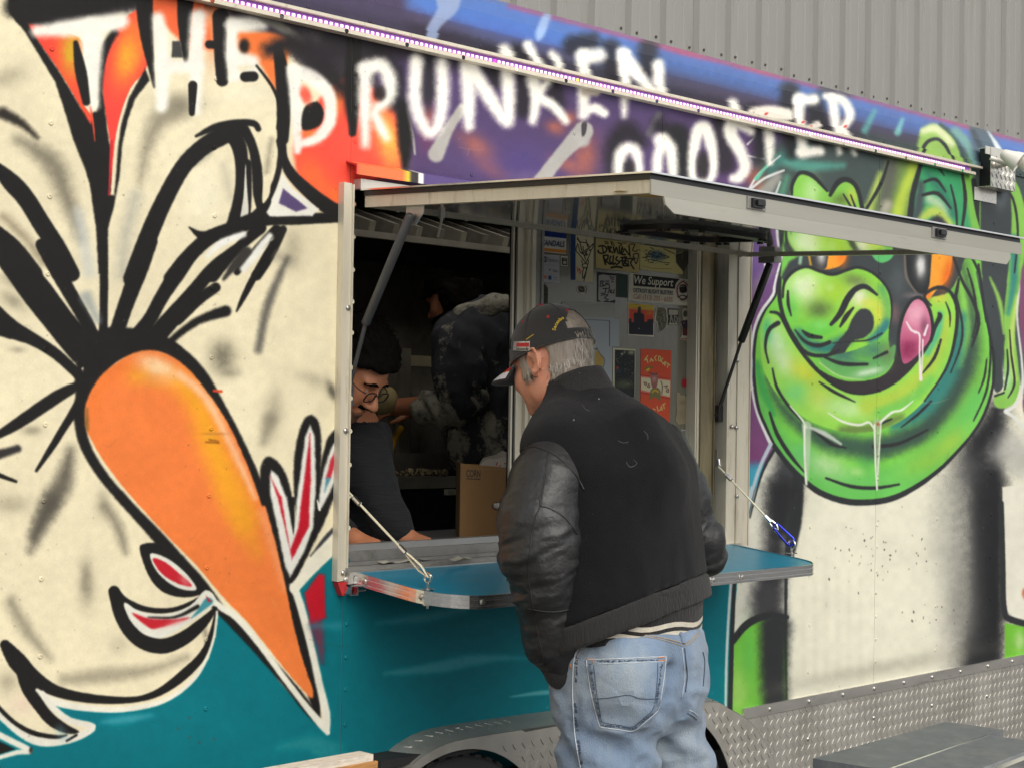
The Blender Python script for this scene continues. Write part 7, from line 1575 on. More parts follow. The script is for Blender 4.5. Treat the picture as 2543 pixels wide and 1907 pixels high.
def basis(F_, roll=0.0):
    """columns forward, left, up of a head facing F_ (frame coordinates r, d, z)"""
    F_ = np.array(F_, float); F_ /= np.linalg.norm(F_); Z_ = np.array([0, 0, 1.0]); U_ = Z_-F_*(F_@Z_); U_ /= np.linalg.norm(U_)
    L_ = np.cross(U_, F_)
    if roll: c, s = math.cos(roll), math.sin(roll); L_, U_ = L_*c+U_*s, U_*c-L_*s
    return np.stack([F_, L_, U_], 1)
def head(S_, C_, Bm, sc=1.0, ears=True, brow=1.0, nose=1.0, jaw=1.0):
    P = lambda x, y, z: C_+Bm@(np.array([x, y, z])*sc)
    e = lambda c, r, k=0.02, op='u', R=None: S_.el(P(*c), np.array(r)*sc, Bm if R is None else Bm@R, k, op)
    e((-0.008, 0, 0.032), (0.100, 0.078, 0.096), 0)                     # skull
    e((0.040, 0, -0.02), (0.056, 0.062, 0.075), 0.03)
    e((0.038, 0, -0.075), (0.052, 0.052*jaw, 0.042), 0.03); e((0.078, 0, -0.098), (0.020, 0.024, 0.018), 0.02)
    for s in (1, -1):
        e((0.062, s*0.036, -0.032), (0.030, 0.026, 0.030), 0.02); e((0.000, s*0.058, -0.065), (0.030, 0.014, 0.035), 0.03)
        e((0.084, s*0.030, 0.022), (0.014, 0.026, 0.010*brow), 0.012)
        e((0.094, s*0.031, -0.002), (0.012, 0.017, 0.011), 0.012, 'd'); e((0.076, s*0.031, -0.002), (0.0135, 0.0150, 0.0125), 0.003)
    S_.rc(P(0.088, 0, 0.012), P(0.114*nose, 0, -0.030), 0.0075*sc, 0.0115*sc, 0.010); e((0.113*nose, 0, -0.034), (0.013, 0.0135, 0.0115), 0.006)
    for s in (1, -1): e((0.100*nose, s*0.0145, -0.038), (0.012, 0.0075, 0.0085), 0.006)
    e((0.094, 0, -0.063), (0.012, 0.024, 0.006), 0.006); e((0.091, 0, -0.074), (0.012, 0.021, 0.007), 0.006); e((0.103, 0, -0.0685), (0.008, 0.024, 0.0016), 0.003, 'd')
    S_.rc(P(-0.022, 0, -0.04), P(-0.045, 0, -0.17), 0.058*sc, 0.062*sc, 0.03)
    if ears:
        for s in (1, -1):
            ea = lambda u, v, w: P(-0.012+u-0.28*w*0, s*(0.0745+w), -0.006+v)
            for w in range(0, 13):
                a0, a1 = [math.radians(-60+ (w+t)*22) for t in (0, 1)]
                pt = lambda a: ea(-0.017*math.sin(a+0.15)*1.0-0.003+0.3*0.010*math.cos(a), 0.029*math.cos(a), 0.013+0.008*max(0, math.sin(a)))
                S_.rc(pt(a0), pt(a1), 0.0042*sc, 0.0042*sc, 0.003)
            e((-0.014, s*0.080, -0.004), (0.017, 0.006, 0.026), 0.004); e((-0.004, s*0.088, -0.006), (0.008, 0.008, 0.012), 0.004, 'd'); e((-0.004, s*0.083, -0.036), (0.009, 0.0055, 0.009), 0.006)
def hand(S_, W_, D_, N_, sc=1.0, curl=0.5, left=True):
    """wrist W_, pointing along D_, back of the hand along N_"""
    D_ = np.array(D_, float)/np.linalg.norm(D_); N_ = np.array(N_, float); N_ -= D_*(N_@D_); N_ /= np.linalg.norm(N_); S2 = np.cross(D_, N_)*(1 if left else -1)
    P = lambda a, b, c: W_+(D_*a+S2*b+N_*c)*sc
    S_.rc(W_, P(0.03, 0, 0), 0.026*sc, 0.028*sc, 0.015)
    for b in (-0.026, -0.009, 0.009, 0.026): S_.rc(P(0.02, b*0.7, 0), P(0.088, b, 0.002), 0.015*sc, 0.012*sc, 0.008)
    for b, L in ((-0.030, 0.062), (-0.011, 0.078), (0.010, 0.084), (0.030, 0.074)):
        a0 = P(0.088, b, 0.002); c1 = curl*0.55; c2 = curl*1.3
        a1 = a0+(D_*math.cos(c1)-N_*math.sin(c1)+S2*b*1.2)*L*0.5*sc; a2 = a1+(D_*math.cos(c2)-N_*math.sin(c2))*L*0.32*sc; a3 = a2+(D_*math.cos(c2+.4*curl)-N_*math.sin(c2+.4*curl))*L*0.24*sc
        S_.rc(a0, a1, 0.0098*sc, 0.0088*sc, 0.003); S_.rc(a1, a2, 0.0088*sc, 0.0080*sc, 0.003); S_.rc(a2, a3, 0.0080*sc, 0.0068*sc, 0.003)
    t0 = P(0.025, 0.026, -0.006); t1 = P(0.062, 0.052, -0.018); t2 = P(0.092, 0.056, -0.028)
    S_.rc(t0, t1, 0.0145*sc, 0.0115*sc, 0.006); S_.rc(t1, t2, 0.0112*sc, 0.0085*sc, 0.003)
M_skin = mat('skin', (0.60, 0.275, 0.175), 0.48, var=0.10, vscale=26, bump=0.06, bscale=240, sss=0.25, dirt=((0.50, 0.16, 0.10), 14, 0.5, 0.8))
M_skin2 = mat('tan_skin', (0.50, 0.20, 0.10), 0.48, var=0.12, vscale=20, bump=0.06, bscale=200, sss=0.2)
# ---------------------------------------------------------------- the customer at the shelf
fr = Frame(1575, 1300, 3.85)
cust = thing('person', 'grey haired man in black jacket, cap and faded jeans standing with his back to us', 'person', tuple(fr.o))
LAT = np.array([0.69, 0.724]); FRT = np.array([-0.724, 0.69]); YAW = math.atan2(LAT[1], LAT[0])
def dc_(cpx): return (1575-cpx)*0.00094*0.69/0.724
def ring(y, cpx, hw, rat=1.55, ex=0.0):
    d = dc_(cpx); P = fr.p(cpx, y, d); hwm = hw*(3.85+d)/FPX; A_ = hwm/math.sqrt(0.69**2+(0.724/rat)**2); return (P[2], P[0], P[1], A_+ex, A_/rat+ex)
HC = fr.p(1373, 897, 0.17); HB = basis((-0.80, 0.60, -0.30), 0.0)
# body: one continuous figure
B_ = SDF((-0.52, -0.42, -0.02), (0.36, 0.56, 1.86), 0.0052)
head(B_, HC, HB, 1.02, jaw=1.05)
neckb = np.array([*fr.p(1440, 985, 0.10)]); B_.rc(HC+HB@np.array([-0.04, 0, -0.09]), neckb, 0.058, 0.060, 0.03)
tor = [ring(*a, ex=-0.045) for a in ((1020, 1480, 130), (1060, 1500, 168), (1110, 1516, 188), (1200, 1535, 200), (1300, 1545, 198), (1400, 1552, 190), (1500, 1560, 178), (1600, 1570, 174), (1700, 1562, 188), (1790, 1556, 176))]
B_.loft(tor, YAW, 0.03); B_.rc(neckb, fr.p(1490, 1100, 0.03), 0.050, 0.075, 0.03)
shL, elL, wrL = fr.p(1368, 1128, -0.08), fr.p(1338, 1330, -0.14), fr.p(1392, 1640, -0.09)
shR, elR, wrR = fr.p(1655, 1120, 0.19), fr.p(1738, 1352, 0.22), fr.p(1618, 1385, 0.40)
for s_, e_, w_ in ((shL, elL, wrL), (shR, elR, wrR)): B_.chain([s_, e_, w_], [0.044, 0.042, 0.030], 0.02)
hand(B_, wrL, fr.p(1420, 1760, -0.10)-wrL, (-0.5, -0.8, 0), 0.95, 0.3); hand(B_, wrR, fr.p(1520, 1398, 0.46)-wrR, (0, 0.1, 1), 0.95, 0.5, False)
hipL, hipR = fr.p(1505, 1770, -0.06), fr.p(1640, 1780, 0.08)
knL, knR = fr.p(1512, 2140, -0.06), fr.p(1690, 2120, 0.10); anL, anR = fr.p(1520, 2610, -0.05), fr.p(1712, 2540, 0.11)
for h_, k_, a_ in ((hipL, knL, anL), (hipR, knR, anR)): B_.chain([h_, k_, a_], [0.082, 0.058, 0.042], 0.03); B_.rc(a_, np.array([a_[0]-0.09, a_[1]+0.10, 0.035]), 0.04, 0.032, 0.02)
headF = B_.F.copy()
body = sdf_obj(B_.F, B_.lo, B_.h, fr, 'body', M_skin, cust, it=1)
# hair: a close shell over the skull and sideburns
def loc(X, Y, Z): return [(X-HC[0])*HB[0, j]+(Y-HC[1])*HB[1, j]+(Z-HC[2])*HB[2, j] for j in range(3)]
M_hair = mat('grey_hair', (0.25, 0.21, 0.17), 0.5, var=0.35, vscale=90, stretch=(1, 1, 0.2), bump=0.3, bscale=150)
def hair_reg(X, Y, Z):
    x, y, z = loc(X, Y, Z); ay = np.abs(y)
    low = -0.080+0.0*x; front = np.maximum(x-0.028, -(z+0.045))*1.0
    side = np.maximum(np.maximum(x-0.046, -z-0.040), -x+0.006)            # sideburn in front of the ear
    back = np.maximum(x+0.034-0.25*np.maximum(z, -0.02), -(z+0.092+0.35*np.minimum(x+0.03, 0)))
    top = -(z-0.012)
    earcut = 0.037-np.sqrt((x+0.014)**2+((ay-0.085)*1.2)**2+(z+0.002)**2)
    r = np.minimum(np.minimum(side, back), np.maximum(top, x-0.05)); return np.maximum(np.maximum(r, earcut), -(z+0.088))
hx = SDF(HC-0.15, HC+0.15, 0.0052); 
i0 = np.round((HC-0.15-B_.lo)/B_.h).astype(int); n_ = 58
subF = headF[i0[0]:i0[0]+n_, i0[1]:i0[1]+n_, i0[2]:i0[2]+n_]; lo_ = B_.lo+i0*B_.h
G_ = np.meshgrid(*[lo_[k]+B_.h*np.arange(subF.shape[k]) for k in range(3)], indexing='ij')
Fh = np.maximum(subF-0.0048, hair_reg(*G_)); hair = sdf_obj(Fh.astype(np.float32), lo_, B_.h, fr, 'hair', M_hair, cust, it=1)
def strands(base_ob, frame, C_, Bm, n, L, mats, parent, name, down, test=None, w=0.0011, lift=0.35, seed=1):
    rg = np.random.default_rng(seed); me = base_ob.data; M = wm(base_ob)
    cen = np.array([M @ p.center for p in me.polygons]); nor = np.array([p.normal for p in me.polygons]); ar = np.array([p.area for p in me.polygons])
    if test is not None: keep = test(frame.l(cen)); cen, nor, ar = cen[keep], nor[keep], ar[keep]
    ids = rg.choice(len(cen), n, p=ar/ar.sum()); V, Fc, mi = [], [], []
    dn = (down[0]*frame.R+down[1]*frame.H+down[2]*np.array([0, 0, 1.0]))
    for q_ in ids:
        p = cen[q_]+rg.normal(0, 0.0022, 3); nn = nor[q_]; t = dn-nn*(dn@nn); t = t/(np.linalg.norm(t)+1e-9)+rg.normal(0, 0.16, 3); t /= np.linalg.norm(t); sd_ = np.cross(t, nn); l = L*rg.uniform(0.6, 1.3); b = len(V)
        pts = [p, p+t*l*0.5+nn*l*0.10*lift*4*rg.uniform(0.3, 1), p+t*l+nn*l*0.12*lift*rg.uniform(0.2, 2)]
        for k_, ww in enumerate((w, w*0.8)): V += [pts[k_]-sd_*ww/2, pts[k_]+sd_*ww/2]
        V.append(pts[2]); Fc += [(b, b+1, b+3, b+2), (b+2, b+3, b+4)]; m_ = int(rg.integers(len(mats))); mi += [m_, m_]
    me2 = bpy.data.meshes.new(name); me2.from_pydata([tuple(v) for v in V], [], Fc)
    for m_ in mats: me2.materials.append(m_)
    me2.polygons.foreach_set('material_index', mi); o = put(name, me2, None, parent, True); o['kind'] = 'stuff'; return o
hm = [mat('hair_grey_%d' % i, c, 0.42, var=0.05) for i, c in enumerate(((0.40, 0.36, 0.31), (0.27, 0.23, 0.19), (0.50, 0.47, 0.42), (0.17, 0.135, 0.105)))]
def capfree(V):
    q = (V-HC)@HB; x, y, z = q.T; return (z < -0.024) | ((x < -0.05) & (np.abs(y) < 0.036) & (z < 0.05))
strands(hair, fr, HC, HB, 4200, 0.024, hm, cust, 'hair_strands', (0.18, -0.1, -1.0), w=0.0013, test=capfree)
# ---- cap
M_cap = mat('black_cap_cotton', (0.020, 0.019, 0.018), 0.85, var=0.15, vscale=40, bump=0.25, bscale=420, sheen=0.25)
M_red = mat('red_thread', (0.42, 0.02, 0.025), 0.6, var=0.1); M_yel = mat('yellow_thread', (0.62, 0.43, 0.03), 0.6, var=0.1); M_wht = mat('white_thread', (0.74, 0.74, 0.78), 0.5, var=0.05)
cap = bpy.data.objects.new('cap', None); COL.objects.link(cap); cap.parent = cust; cap.matrix_parent_inverse = wm(cust).inverted(); cap.location = tuple(fr.w(HC))
cC = np.array([-0.004, 0, 0.030]); cR = np.array([0.112, 0.0905, 0.107])
def capP(phi, e, off=0.0):     # phi 0 = front; e 0 at the band, 1 on top
    th = e*math.pi/2; bz = -0.012-0.004*math.cos(phi)
    x, y = math.cos(phi)*math.cos(th)**0.9, math.sin(phi)*math.cos(th)**0.9; z = math.sin(th)
    r = cR+off
    if e < 0.001: z = 0
    p = cC+np.array([x*r[0]*(1+0.0*z), y*r[1], bz*(1-e)+z*r[2]]); return fr.w(HC+HB@(p*1.02))
NP, NE = 96, 26
m_ = MB(); vv = [[m_.bm.verts.new(capP(2*math.pi*i/NP, j/NE*0.985)) for i in range(NP)] for j in range(NE+1)]
for j in range(NE):
    for i in range(NP):
        ph = abs(((2*math.pi*(i+0.5)/NP)-math.pi)); e = (j+0.5)/NE
        if ph < 0.52 and 0.14 < e < 0.14+0.36*math.sqrt(max(0, 1-(ph/0.52)**2)): continue
        m_.bm.faces.new((vv[j][i], vv[j][(i+1) % NP], vv[j+1][(i+1) % NP], vv[j+1][i]))
m_.bm.faces.new(vv[-1]); bmesh.ops.recalc_face_normals(m_.bm, faces=m_.bm.faces); bmesh.ops.solidify(m_.bm, geom=m_.bm.faces[:], thickness=0.0022)
crown = m_.build('cap_crown', M_cap, cap, smooth='all')
for k in range(6):
    ph = math.radians(30+60*k); q = MB(); es = np.linspace(0.0 if k not in (2, 3) else 0.5, 0.98, 16); q.tube([capP(ph, e, 0.0008) for e in es], 0.0012, 6); q.build('cap_seam', M_cap, cap, smooth='all')
q = MB(); q.tube([capP(a, 0.0, 0.001) for a in np.linspace(0, 6.28, 60)[:-1]], 0.0016, 6, closed=True); q.build('cap_seam', M_cap, cap, smooth='all')
q = MB(); Mx = Matrix.Translation(Vector(capP(0, 0.985, 0.001))) @ Vector(fr.w(HC+HB@np.array([0, 0, 1.0]))-fr.w(HC)).to_track_quat('Z', 'Y').to_matrix().to_4x4(); q.lathe([(0.0085, 0), (0.008, 0.003), (0.004, 0.0055), (0, 0.006)], Mx, 14); q.build('cap_button', M_red, cap, smooth='all')
def brimP(a, t, up=0.0):       # a across (-1..1), t 0..1 outwards
    ph = a*1.05; x0, y0 = (cC[0]+cR[0]*math.cos(ph)), cR[1]*math.sin(ph); ext = 0.076*math.cos(a*1.25)**0.8 if abs(a) < 1.2 else 0
    p = np.array([x0+ext*t+0.004*t, y0*(1+0.04*t), cC[2]-0.018+up-0.014*t-0.014*(a*a)*t-0.006*a*a]); return fr.w(HC+HB@(p*1.02))
m_ = MB(); m_.grid([[brimP(a, t) for t in np.linspace(0, 1, 9)] for a in np.linspace(-1, 1, 33)]); bmesh.ops.recalc_face_normals(m_.bm, faces=m_.bm.faces); bmesh.ops.solidify(m_.bm, geom=m_.bm.faces[:], thickness=0.004)
brim = m_.build('cap_brim', M_cap, cap, smooth='all')
def brim_strip(a0, a1, t0, t1, m2, nm):
    q = MB(); q.grid([[brimP(a0+(a1-a0)*i/12, t, 0.0030) for t in np.linspace(t0, t1, 4)] for i in range(13)]); q.build(nm, m2, cap, smooth='all')
for sgn in (1,):
    brim_strip(0.55*sgn, 0.985*sgn, 0.55, 0.99, M_wht, 'brim_stripe'); brim_strip(0.40*sgn, 0.97*sgn, 0.25, 0.50, M_red, 'brim_stripe'); brim_strip(0.40*sgn, 0.98*sgn, 0.505, 0.54, M_yel, 'brim_stripe')
TC = bvh(crown)
def disc(T, px, py, r, m2, nm, par, th=0.0012):
    h_ = hit(T, px, py)
    if h_: q = MB(); q.lathe([(r, 0), (r*0.9, th), (r*0.35, th), (r*0.3, th*0.3), (0, th*0.3)], Matrix.Translation(h_[0]) @ h_[1].to_track_quat('Z', 'Y').to_matrix().to_4x4(), 12); return q.build(nm, m2, par, smooth='all')
for px, py in ((1361, 787), (1298, 799), (1278, 802), (1409, 771)): disc(TC, px, py, 0.0042, M_red, 'cap_eyelet', cap)
M_pin = mat('pin_silver', (0.55, 0.55, 0.56), 0.35, 0.6, var=0.3, vscale=400); 
patch(TC, [(1277, 849), (1317, 848), (1316, 872), (1275, 871)], 0.0016, 'cap_pin', M_pin, cap, 4); patch(TC, [(1285, 853), (1315, 852), (1315, 862), (1284, 862)], 0.0022, 'pin_enamel', M_red, cap, 3)
for yy in (866, 869): patch(TC, [(1284, yy-1), (1314, yy-1), (1314, yy+1), (1284, yy+1)], 0.0022, 'pin_enamel', M_cap, cap, 3)
drape(TC, [(1306, 845), (1316, 838), (1326, 831)], 0.0010, 'cap_piping', M_yel, cap, 0.0008)
drape(TC, [(1268, 868), (1272, 830), (1290, 795), (1318, 764)], 0.0022, 'cap_seam', mat('cap_dark_piping', (0.008, 0.008, 0.008), 0.7, var=0.05), cap, 0.0006)
arc = smooth_pts(np.array([(1380, 822), (1384, 808), (1394, 797), (1408, 789), (1422, 786), (1438, 792)], np.float32), 8)
cum = np.concatenate([[0], np.cumsum(np.hypot(*np.diff(arc, axis=0).T))])
s_txt = 'December 1st -'
for i, ch in enumerate(s_txt):
    if ch == ' ': continue
    s0, s1 = cum[-1]*(i+0.05)/len(s_txt), cum[-1]*(i+0.92)/len(s_txt); pa = [float(np.interp(s0, cum, arc[:, k])) for k in (0, 1)]; pb = [float(np.interp(s1, cum, arc[:, k])) for k in (0, 1)]
    ha, hb = hit(TC, *pa), hit(TC, *pb)
    if not (ha and hb): continue
    nn = ha[1]; A_, Bq = np.array(ha[0]), np.array(hb[0]); upv = np.cross(np.array(nn), Bq-A_); upv = upv/np.linalg.norm(upv)*0.0085
    text(ch, (0, 0), (1, 0), 1, lambda x, y, A_=A_, Bq=Bq, upv=upv: A_+(Bq-A_)*x-upv*y, M_yel, cap, bold=0.03, name='lettering', depth=0.0016)
# ---- jacket
M_wool = mat('black_wool', (0.0058, 0.0058, 0.0070), 0.95, var=0.25, vscale=30, bump=0.5, bscale=500, sheen=0.07, spec=0.15, dirt=((0.014, 0.014, 0.0155), 70, 0.62, 0.9))
M_leather = mat('black_leather', (0.017, 0.0172, 0.018), 0.42, var=0.2, vscale=22, bump=0.22, bscale=75, spec=0.42, rvar=0.12)
M_knit = mat('charcoal_knit', (0.0105, 0.0095, 0.0092), 0.9, var=0.15, vscale=30, bump=0.5, bscale=260, stretch=(1, 1, 0.12), sheen=0.08)
M_thread = mat('black_thread', (0.008, 0.008, 0.009), 0.6, var=0.1)
jac = bpy.data.objects.new('jacket', None); COL.objects.link(jac); jac.parent = cust; jac.matrix_parent_inverse = wm(cust).inverted(); jac.location = tuple(fr.w(np.array([0, 0, 1.2])))
J_ = SDF((-0.42, -0.36, 0.90), (0.36, 0.44, 1.72), 0.0062)
rings = [ring(*a) for a in ((940, 1432, 66), (975, 1452, 96), (1010, 1478, 134), (1050, 1496, 168), (1100, 1516, 188), (1150, 1527, 201), (1200, 1533, 203), (1300, 1540, 203), (1400, 1547, 205), (1470, 1558, 208), (1530, 1565, 208), (1590, 1570, 206), (1660, 1572, 202), (1720, 1572, 200))]
J_.loft(rings, YAW, 0)
J_.rc(fr.p(1440, 1012, 0.10), fr.p(1372, 1112, -0.05), 0.050, 0.072, 0.035); J_.rc(fr.p(1450, 1015, 0.10), fr.p(1632, 1122, 0.18), 0.050, 0.062, 0.04)
J_.rc(fr.p(1456, 990, 0.095), fr.p(1540, 1095, 0.02), 0.060, 0.105, 0.035); J_.el(fr.p(1572, 1200, -0.02), (0.12, 0.085, 0.13), None, 0.04)
fullJ = J_.F.copy()
ph0 = fr.p(1432, 1545, -0.10); ph1 = fr.p(1775, 1412, 0.16); hv = ph1-ph0; nH = np.cross(hv, np.array([0.724, -0.69, 0.36])); nH /= np.linalg.norm(nH)
if nH[2] < 0: nH = -nH
def hemplane(o): return lambda X, Y, Z: -((X-ph0[0])*nH[0]+(Y-ph0[1])*nH[1]+(Z-ph0[2])*nH[2]-o)
def jdisp(V):
    hgt = (V[:, 2]-1.0)
    st = V*np.array([1, 1, 0.25]); v1 = fbm(st, 9, 3)-0.5; v2 = fbm(V*np.array([1.0, 1.0, 0.6]), 14, 9)-0.5
    low = np.clip((1.30-V[:, 2])/0.3, 0, 1); 
    fold = np.sin((V[:, 0]*0.8+V[:, 1]*0.7)*70+v1*6)*0.004*low*np.clip((V[:, 0]+0.02)/0.2, 0, 1)
    return v1*0.022*(0.35+0.65*low)+v2*0.008+fold
J_.F = np.maximum(J_.F, J_.field(hemplane(0.0))).astype(np.float32); neckcut = fr.p(1436, 950, 0.12)
jb = sdf_obj(J_.F, J_.lo, J_.h, fr, 'jacket_body', M_wool, jac, jdisp, 2)
Fb = np.maximum(np.maximum(fullJ-0.001, J_.field(hemplane(-0.055))), -J_.field(hemplane(-0.001)))
Fb = np.maximum(Fb, -(fullJ+0.012))
hb_ = sdf_obj(Fb.astype(np.float32), J_.lo, J_.h, fr, 'hem_band', M_knit, jac, lambda V: (fbm(V*np.array([1, 1, 0.3]), 16, 5)-0.5)*0.006+0.0015, 1)
# striped knit under the hem on the right
sh = bpy.data.objects.new('shirt', None); COL.objects.link(sh); sh.parent = cust; sh.matrix_parent_inverse = wm(cust).inverted(); sh.location = tuple(fr.w(np.array([0, 0, 1.1])))
M_cream = mat('cream_stripe', (0.50, 0.46, 0.38), 0.9, var=0.15, vscale=60, bump=0.3, bscale=300)
wr = [ring(y, c, h_, 1.5) for y, c, h_ in ((1440, 1570, 172), (1540, 1577, 168), (1590, 1578, 165))]
for i, (za, zb2, m2) in enumerate(((1.150, 1.080, M_knit), (1.080, 1.069, M_cream), (1.069, 1.060, M_knit), (1.060, 1.050, M_cream), (1.050, 1.034, M_knit))):
    q = MB(); rows = []
    for z in (za, (za+zb2)/2, zb2):
        row = []
        for a in np.linspace(0, 2*math.pi, 49)[:-1]:
            A_, Bq = np.interp(z, [w[0] for w in wr[::-1]], [w[3] for w in wr[::-1]]), np.interp(z, [w[0] for w in wr[::-1]], [w[4] for w in wr[::-1]]); cx_, cy_ = wr[1][1], wr[1][2]
            u, v = (A_+0.0006*(i % 2))*math.cos(a), (Bq+0.0006*(i % 2))*math.sin(a); row.append(tuple(fr.w(np.array([cx_+u*math.cos(YAW)-v*math.sin(YAW), cy_+u*math.sin(YAW)+v*math.cos(YAW), z+0.004*math.sin(a*7)-0.0*u]))))
        rows.append(row)
    q.grid(rows, closed_u=True); q.build('shirt_hem' if m2 is M_knit else 'hem_stripe', m2, sh, smooth='all')
# collar
q = MB(); rows = []; nC = np.array([*(FRT*0.47), 0.88]); eC = np.array([*(FRT*0.88), -0.47]); LC = np.array([*LAT, 0]); cT = fr.p(1428, 947, 0.12)
for rr, up in ((0.089, -0.062), (0.084, -0.040), (0.080, -0.016), (0.0775, 0.0), (0.073, 0.002), (0.071, -0.02)):
    row = []
    for a in np.linspace(-2.7, 2.7, 49):
        c = cT+nC*(up*(0.75+0.3*math.cos(a))); wv = 1+0.02*math.sin(a*5+1)+0.012*math.sin(a*9)
        row.append(tuple(fr.w(c+(-eC*math.cos(a)*1.02+LC*math.sin(a)*0.98)*rr*wv)))
    rows.append(row)
q.grid(rows); q.build('collar', M_knit, jac, smooth='all')
# sleeves
def sleeve(pts, rad, nm, seed, cuff):
    pts = [np.array(p) for p in pts]; allp = np.array(pts); S2 = SDF(allp.min(0)-0.16, allp.max(0)+0.16, 0.0056); S2.chain(pts, rad, 0.03)
    ax = np.array(pts); sg = np.concatenate([[0], np.cumsum(np.linalg.norm(np.diff(ax, axis=0), axis=1))])
    def disp(V):
        best = np.full(len(V), 9.0); T_ = np.zeros(len(V))
        for i in range(len(ax)-1):
            ba = ax[i+1]-ax[i]; t = np.clip(((V-ax[i])@ba)/(ba@ba), 0, 1); d = np.linalg.norm(V-ax[i]-t[:, None]*ba, axis=1); k_ = d < best; best[k_] = d[k_]; T_[k_] = sg[i]+t[k_]*np.linalg.norm(ba)
        W2 = np.stack([V[:, 0]*9, V[:, 1]*9, T_*26+6*(V[:, 0]+V[:, 2]*0.0)], 1)
        n1 = fbm(W2, 1.0, seed, 3); rid = 1-np.abs(2*n1-1); el_ = np.exp(-((T_-sg[len(sg)//2])/0.10)**2); wr_ = np.clip((T_-sg[-1]*0.55)/(sg[-1]*0.45), 0, 1)
        big = np.sin(T_*62+5*fbm(V, 5, seed+4)*2.2)*(0.0055*el_+0.0022*wr_)
        return (rid-0.62)*(0.005+0.018*el_+0.010*wr_)+big+(fbm(V, 7, seed+8)-0.5)*0.016
    o = sdf_obj(S2.F, S2.lo, S2.h, fr, nm, M_leather, jac, disp, 1)
    S3 = SDF(allp.min(0)-0.1, allp.max(0)+0.1, 0.005); S3.chain(cuff[0], cuff[1], 0.01)
    sdf_obj(S3.F, S3.lo, S3.h, fr, 'cuff', M_knit, jac, lambda V: (vnoise(V*np.array([1, 1, 0.2]), 60, 3)-0.5)*0.003, 1)
    return o
slL = sleeve([fr.p(1386, 1128, -0.055), fr.p(1362, 1200, -0.100), fr.p(1340, 1300, -0.135), fr.p(1345, 1400, -0.142), fr.p(1357, 1500, -0.125), fr.p(1374, 1590, -0.105), fr.p(1393, 1640, -0.09)], [0.074, 0.085, 0.087, 0.079, 0.065, 0.056, 0.048], 'sleeve', 11, ([fr.p(1389, 1634, -0.09), fr.p(1398, 1662, -0.088)], [0.050, 0.046]))
slR = sleeve([fr.p(1640, 1128, 0.17), fr.p(1690, 1230, 0.20), fr.p(1728, 1340, 0.215), fr.p(1728, 1372, 0.235), fr.p(1650, 1384, 0.34), fr.p(1618, 1386, 0.39)], [0.076, 0.066, 0.060, 0.058, 0.050, 0.044], 'sleeve', 23, ([fr.p(1622, 1386, 0.385), fr.p(1608, 1388, 0.405)], [0.046, 0.038]))
TS_ = bvh(slL); TJ = bvh(jb, slL, hb_)
zz = lambda pts: [(1220+x*600/2212, 880+y*600/2212) for x, y in pts]; z6 = lambda pts: [(1220+x*600/2212, 1280+y*600/2212) for x, y in pts]
for pts in (zz([(515, 910), (495, 1080), (455, 1280), (440, 1400)])+z6([(390, 60), (350, 350), (340, 560), (370, 760), (400, 950), (450, 1180), (490, 1370)]), [p for p in zz([(525, 900), (507, 1080), (468, 1280), (452, 1385)])], zz([(445, 1385), (540, 1410), (680, 1500), (790, 1650)]), z6([(330, 850), (560, 880), (760, 850)])):
    drape(TS_, pts, 0.0016, 'sleeve_seam', M_thread, jac, 0.0003)
for pts in (zz([(232, 905), (290, 862), (380, 842), (480, 870), (600, 930), (700, 1020), (780, 1110), (850, 1240)]),):
    drape(TJ, pts, 0.0022, 'shoulder_seam', M_thread, jac, 0.0004)
# lint on the wool
q = MB(); rg = np.random.default_rng(5); TW = bvh(jb)
for k in range(26):
    h_ = hit(TW, rg.uniform(1300, 1740), rg.uniform(1000, 1560))
    if h_: r_ = rg.uniform(0.0004, 0.0007); q.lathe([(r_, 0), (r_*0.7, r_*0.8), (0, r_)], Matrix.Translation(h_[0]) @ h_[1].to_track_quat('Z', 'Y').to_matrix().to_4x4(), 5)
for p in (zz([(1160, 790), (1210, 810), (1255, 800)]), zz([(1235, 985), (1270, 1030), (1330, 1000), (1300, 960)]), zz([(1395, 700), (1430, 740), (1430, 780)]), zz([(830, 460), (860, 500), (900, 520)])):
    P = [h_ for h_ in (hit(TW, x, y) for x, y in smooth_pts(np.array(p, np.float32), 5)) if h_]
    if len(P) > 2: q.tube([a+n*0.0012 for a, n in P], 0.00035, 4)
for p in (zz([(755, 600), (772, 602)]), zz([(985, 408), (990, 410)])):
    h_ = hit(TW, *p[0]); 
    if h_: q.lathe([(0.0024, 0), (0.0018, 0.0014), (0, 0.0018)], Matrix.Translation(h_[0]) @ h_[1].to_track_quat('Z', 'Y').to_matrix().to_4x4(), 7)
q.build('lint', mat('pale_lint', (0.16, 0.16, 0.155), 0.9, var=0.1), jac)['kind'] = 'stuff'
# ---- jeans
M_denim = mat('faded_denim', (0.165, 0.225, 0.315), 0.9, var=0.30, vscale=7, bump=0.35, bscale=420, sheen=0.15, stretch=(1, 1, 0.4), dirt=((0.30, 0.34, 0.36), 5, 0.44, 0.72), spec=0.15)
M_denimd = mat('dark_denim', (0.045, 0.065, 0.105), 0.9, var=0.45, vscale=70, bump=0.3, bscale=300)
M_denl = mat('worn_denim_edge', (0.40, 0.44, 0.48), 0.9, var=0.25, vscale=60, bump=0.2, bscale=300)
M_rust = mat('rust_thread', (0.42, 0.16, 0.05), 0.8, var=0.2, vscale=200); M_gold = mat('tan_thread', (0.30, 0.235, 0.15), 0.8, var=0.3, vscale=200)
jn = bpy.data.objects.new('jeans', None); COL.objects.link(jn); jn.parent = cust; jn.matrix_parent_inverse = wm(cust).inverted(); jn.location = tuple(fr.w(np.array([0, 0, 0.9])))
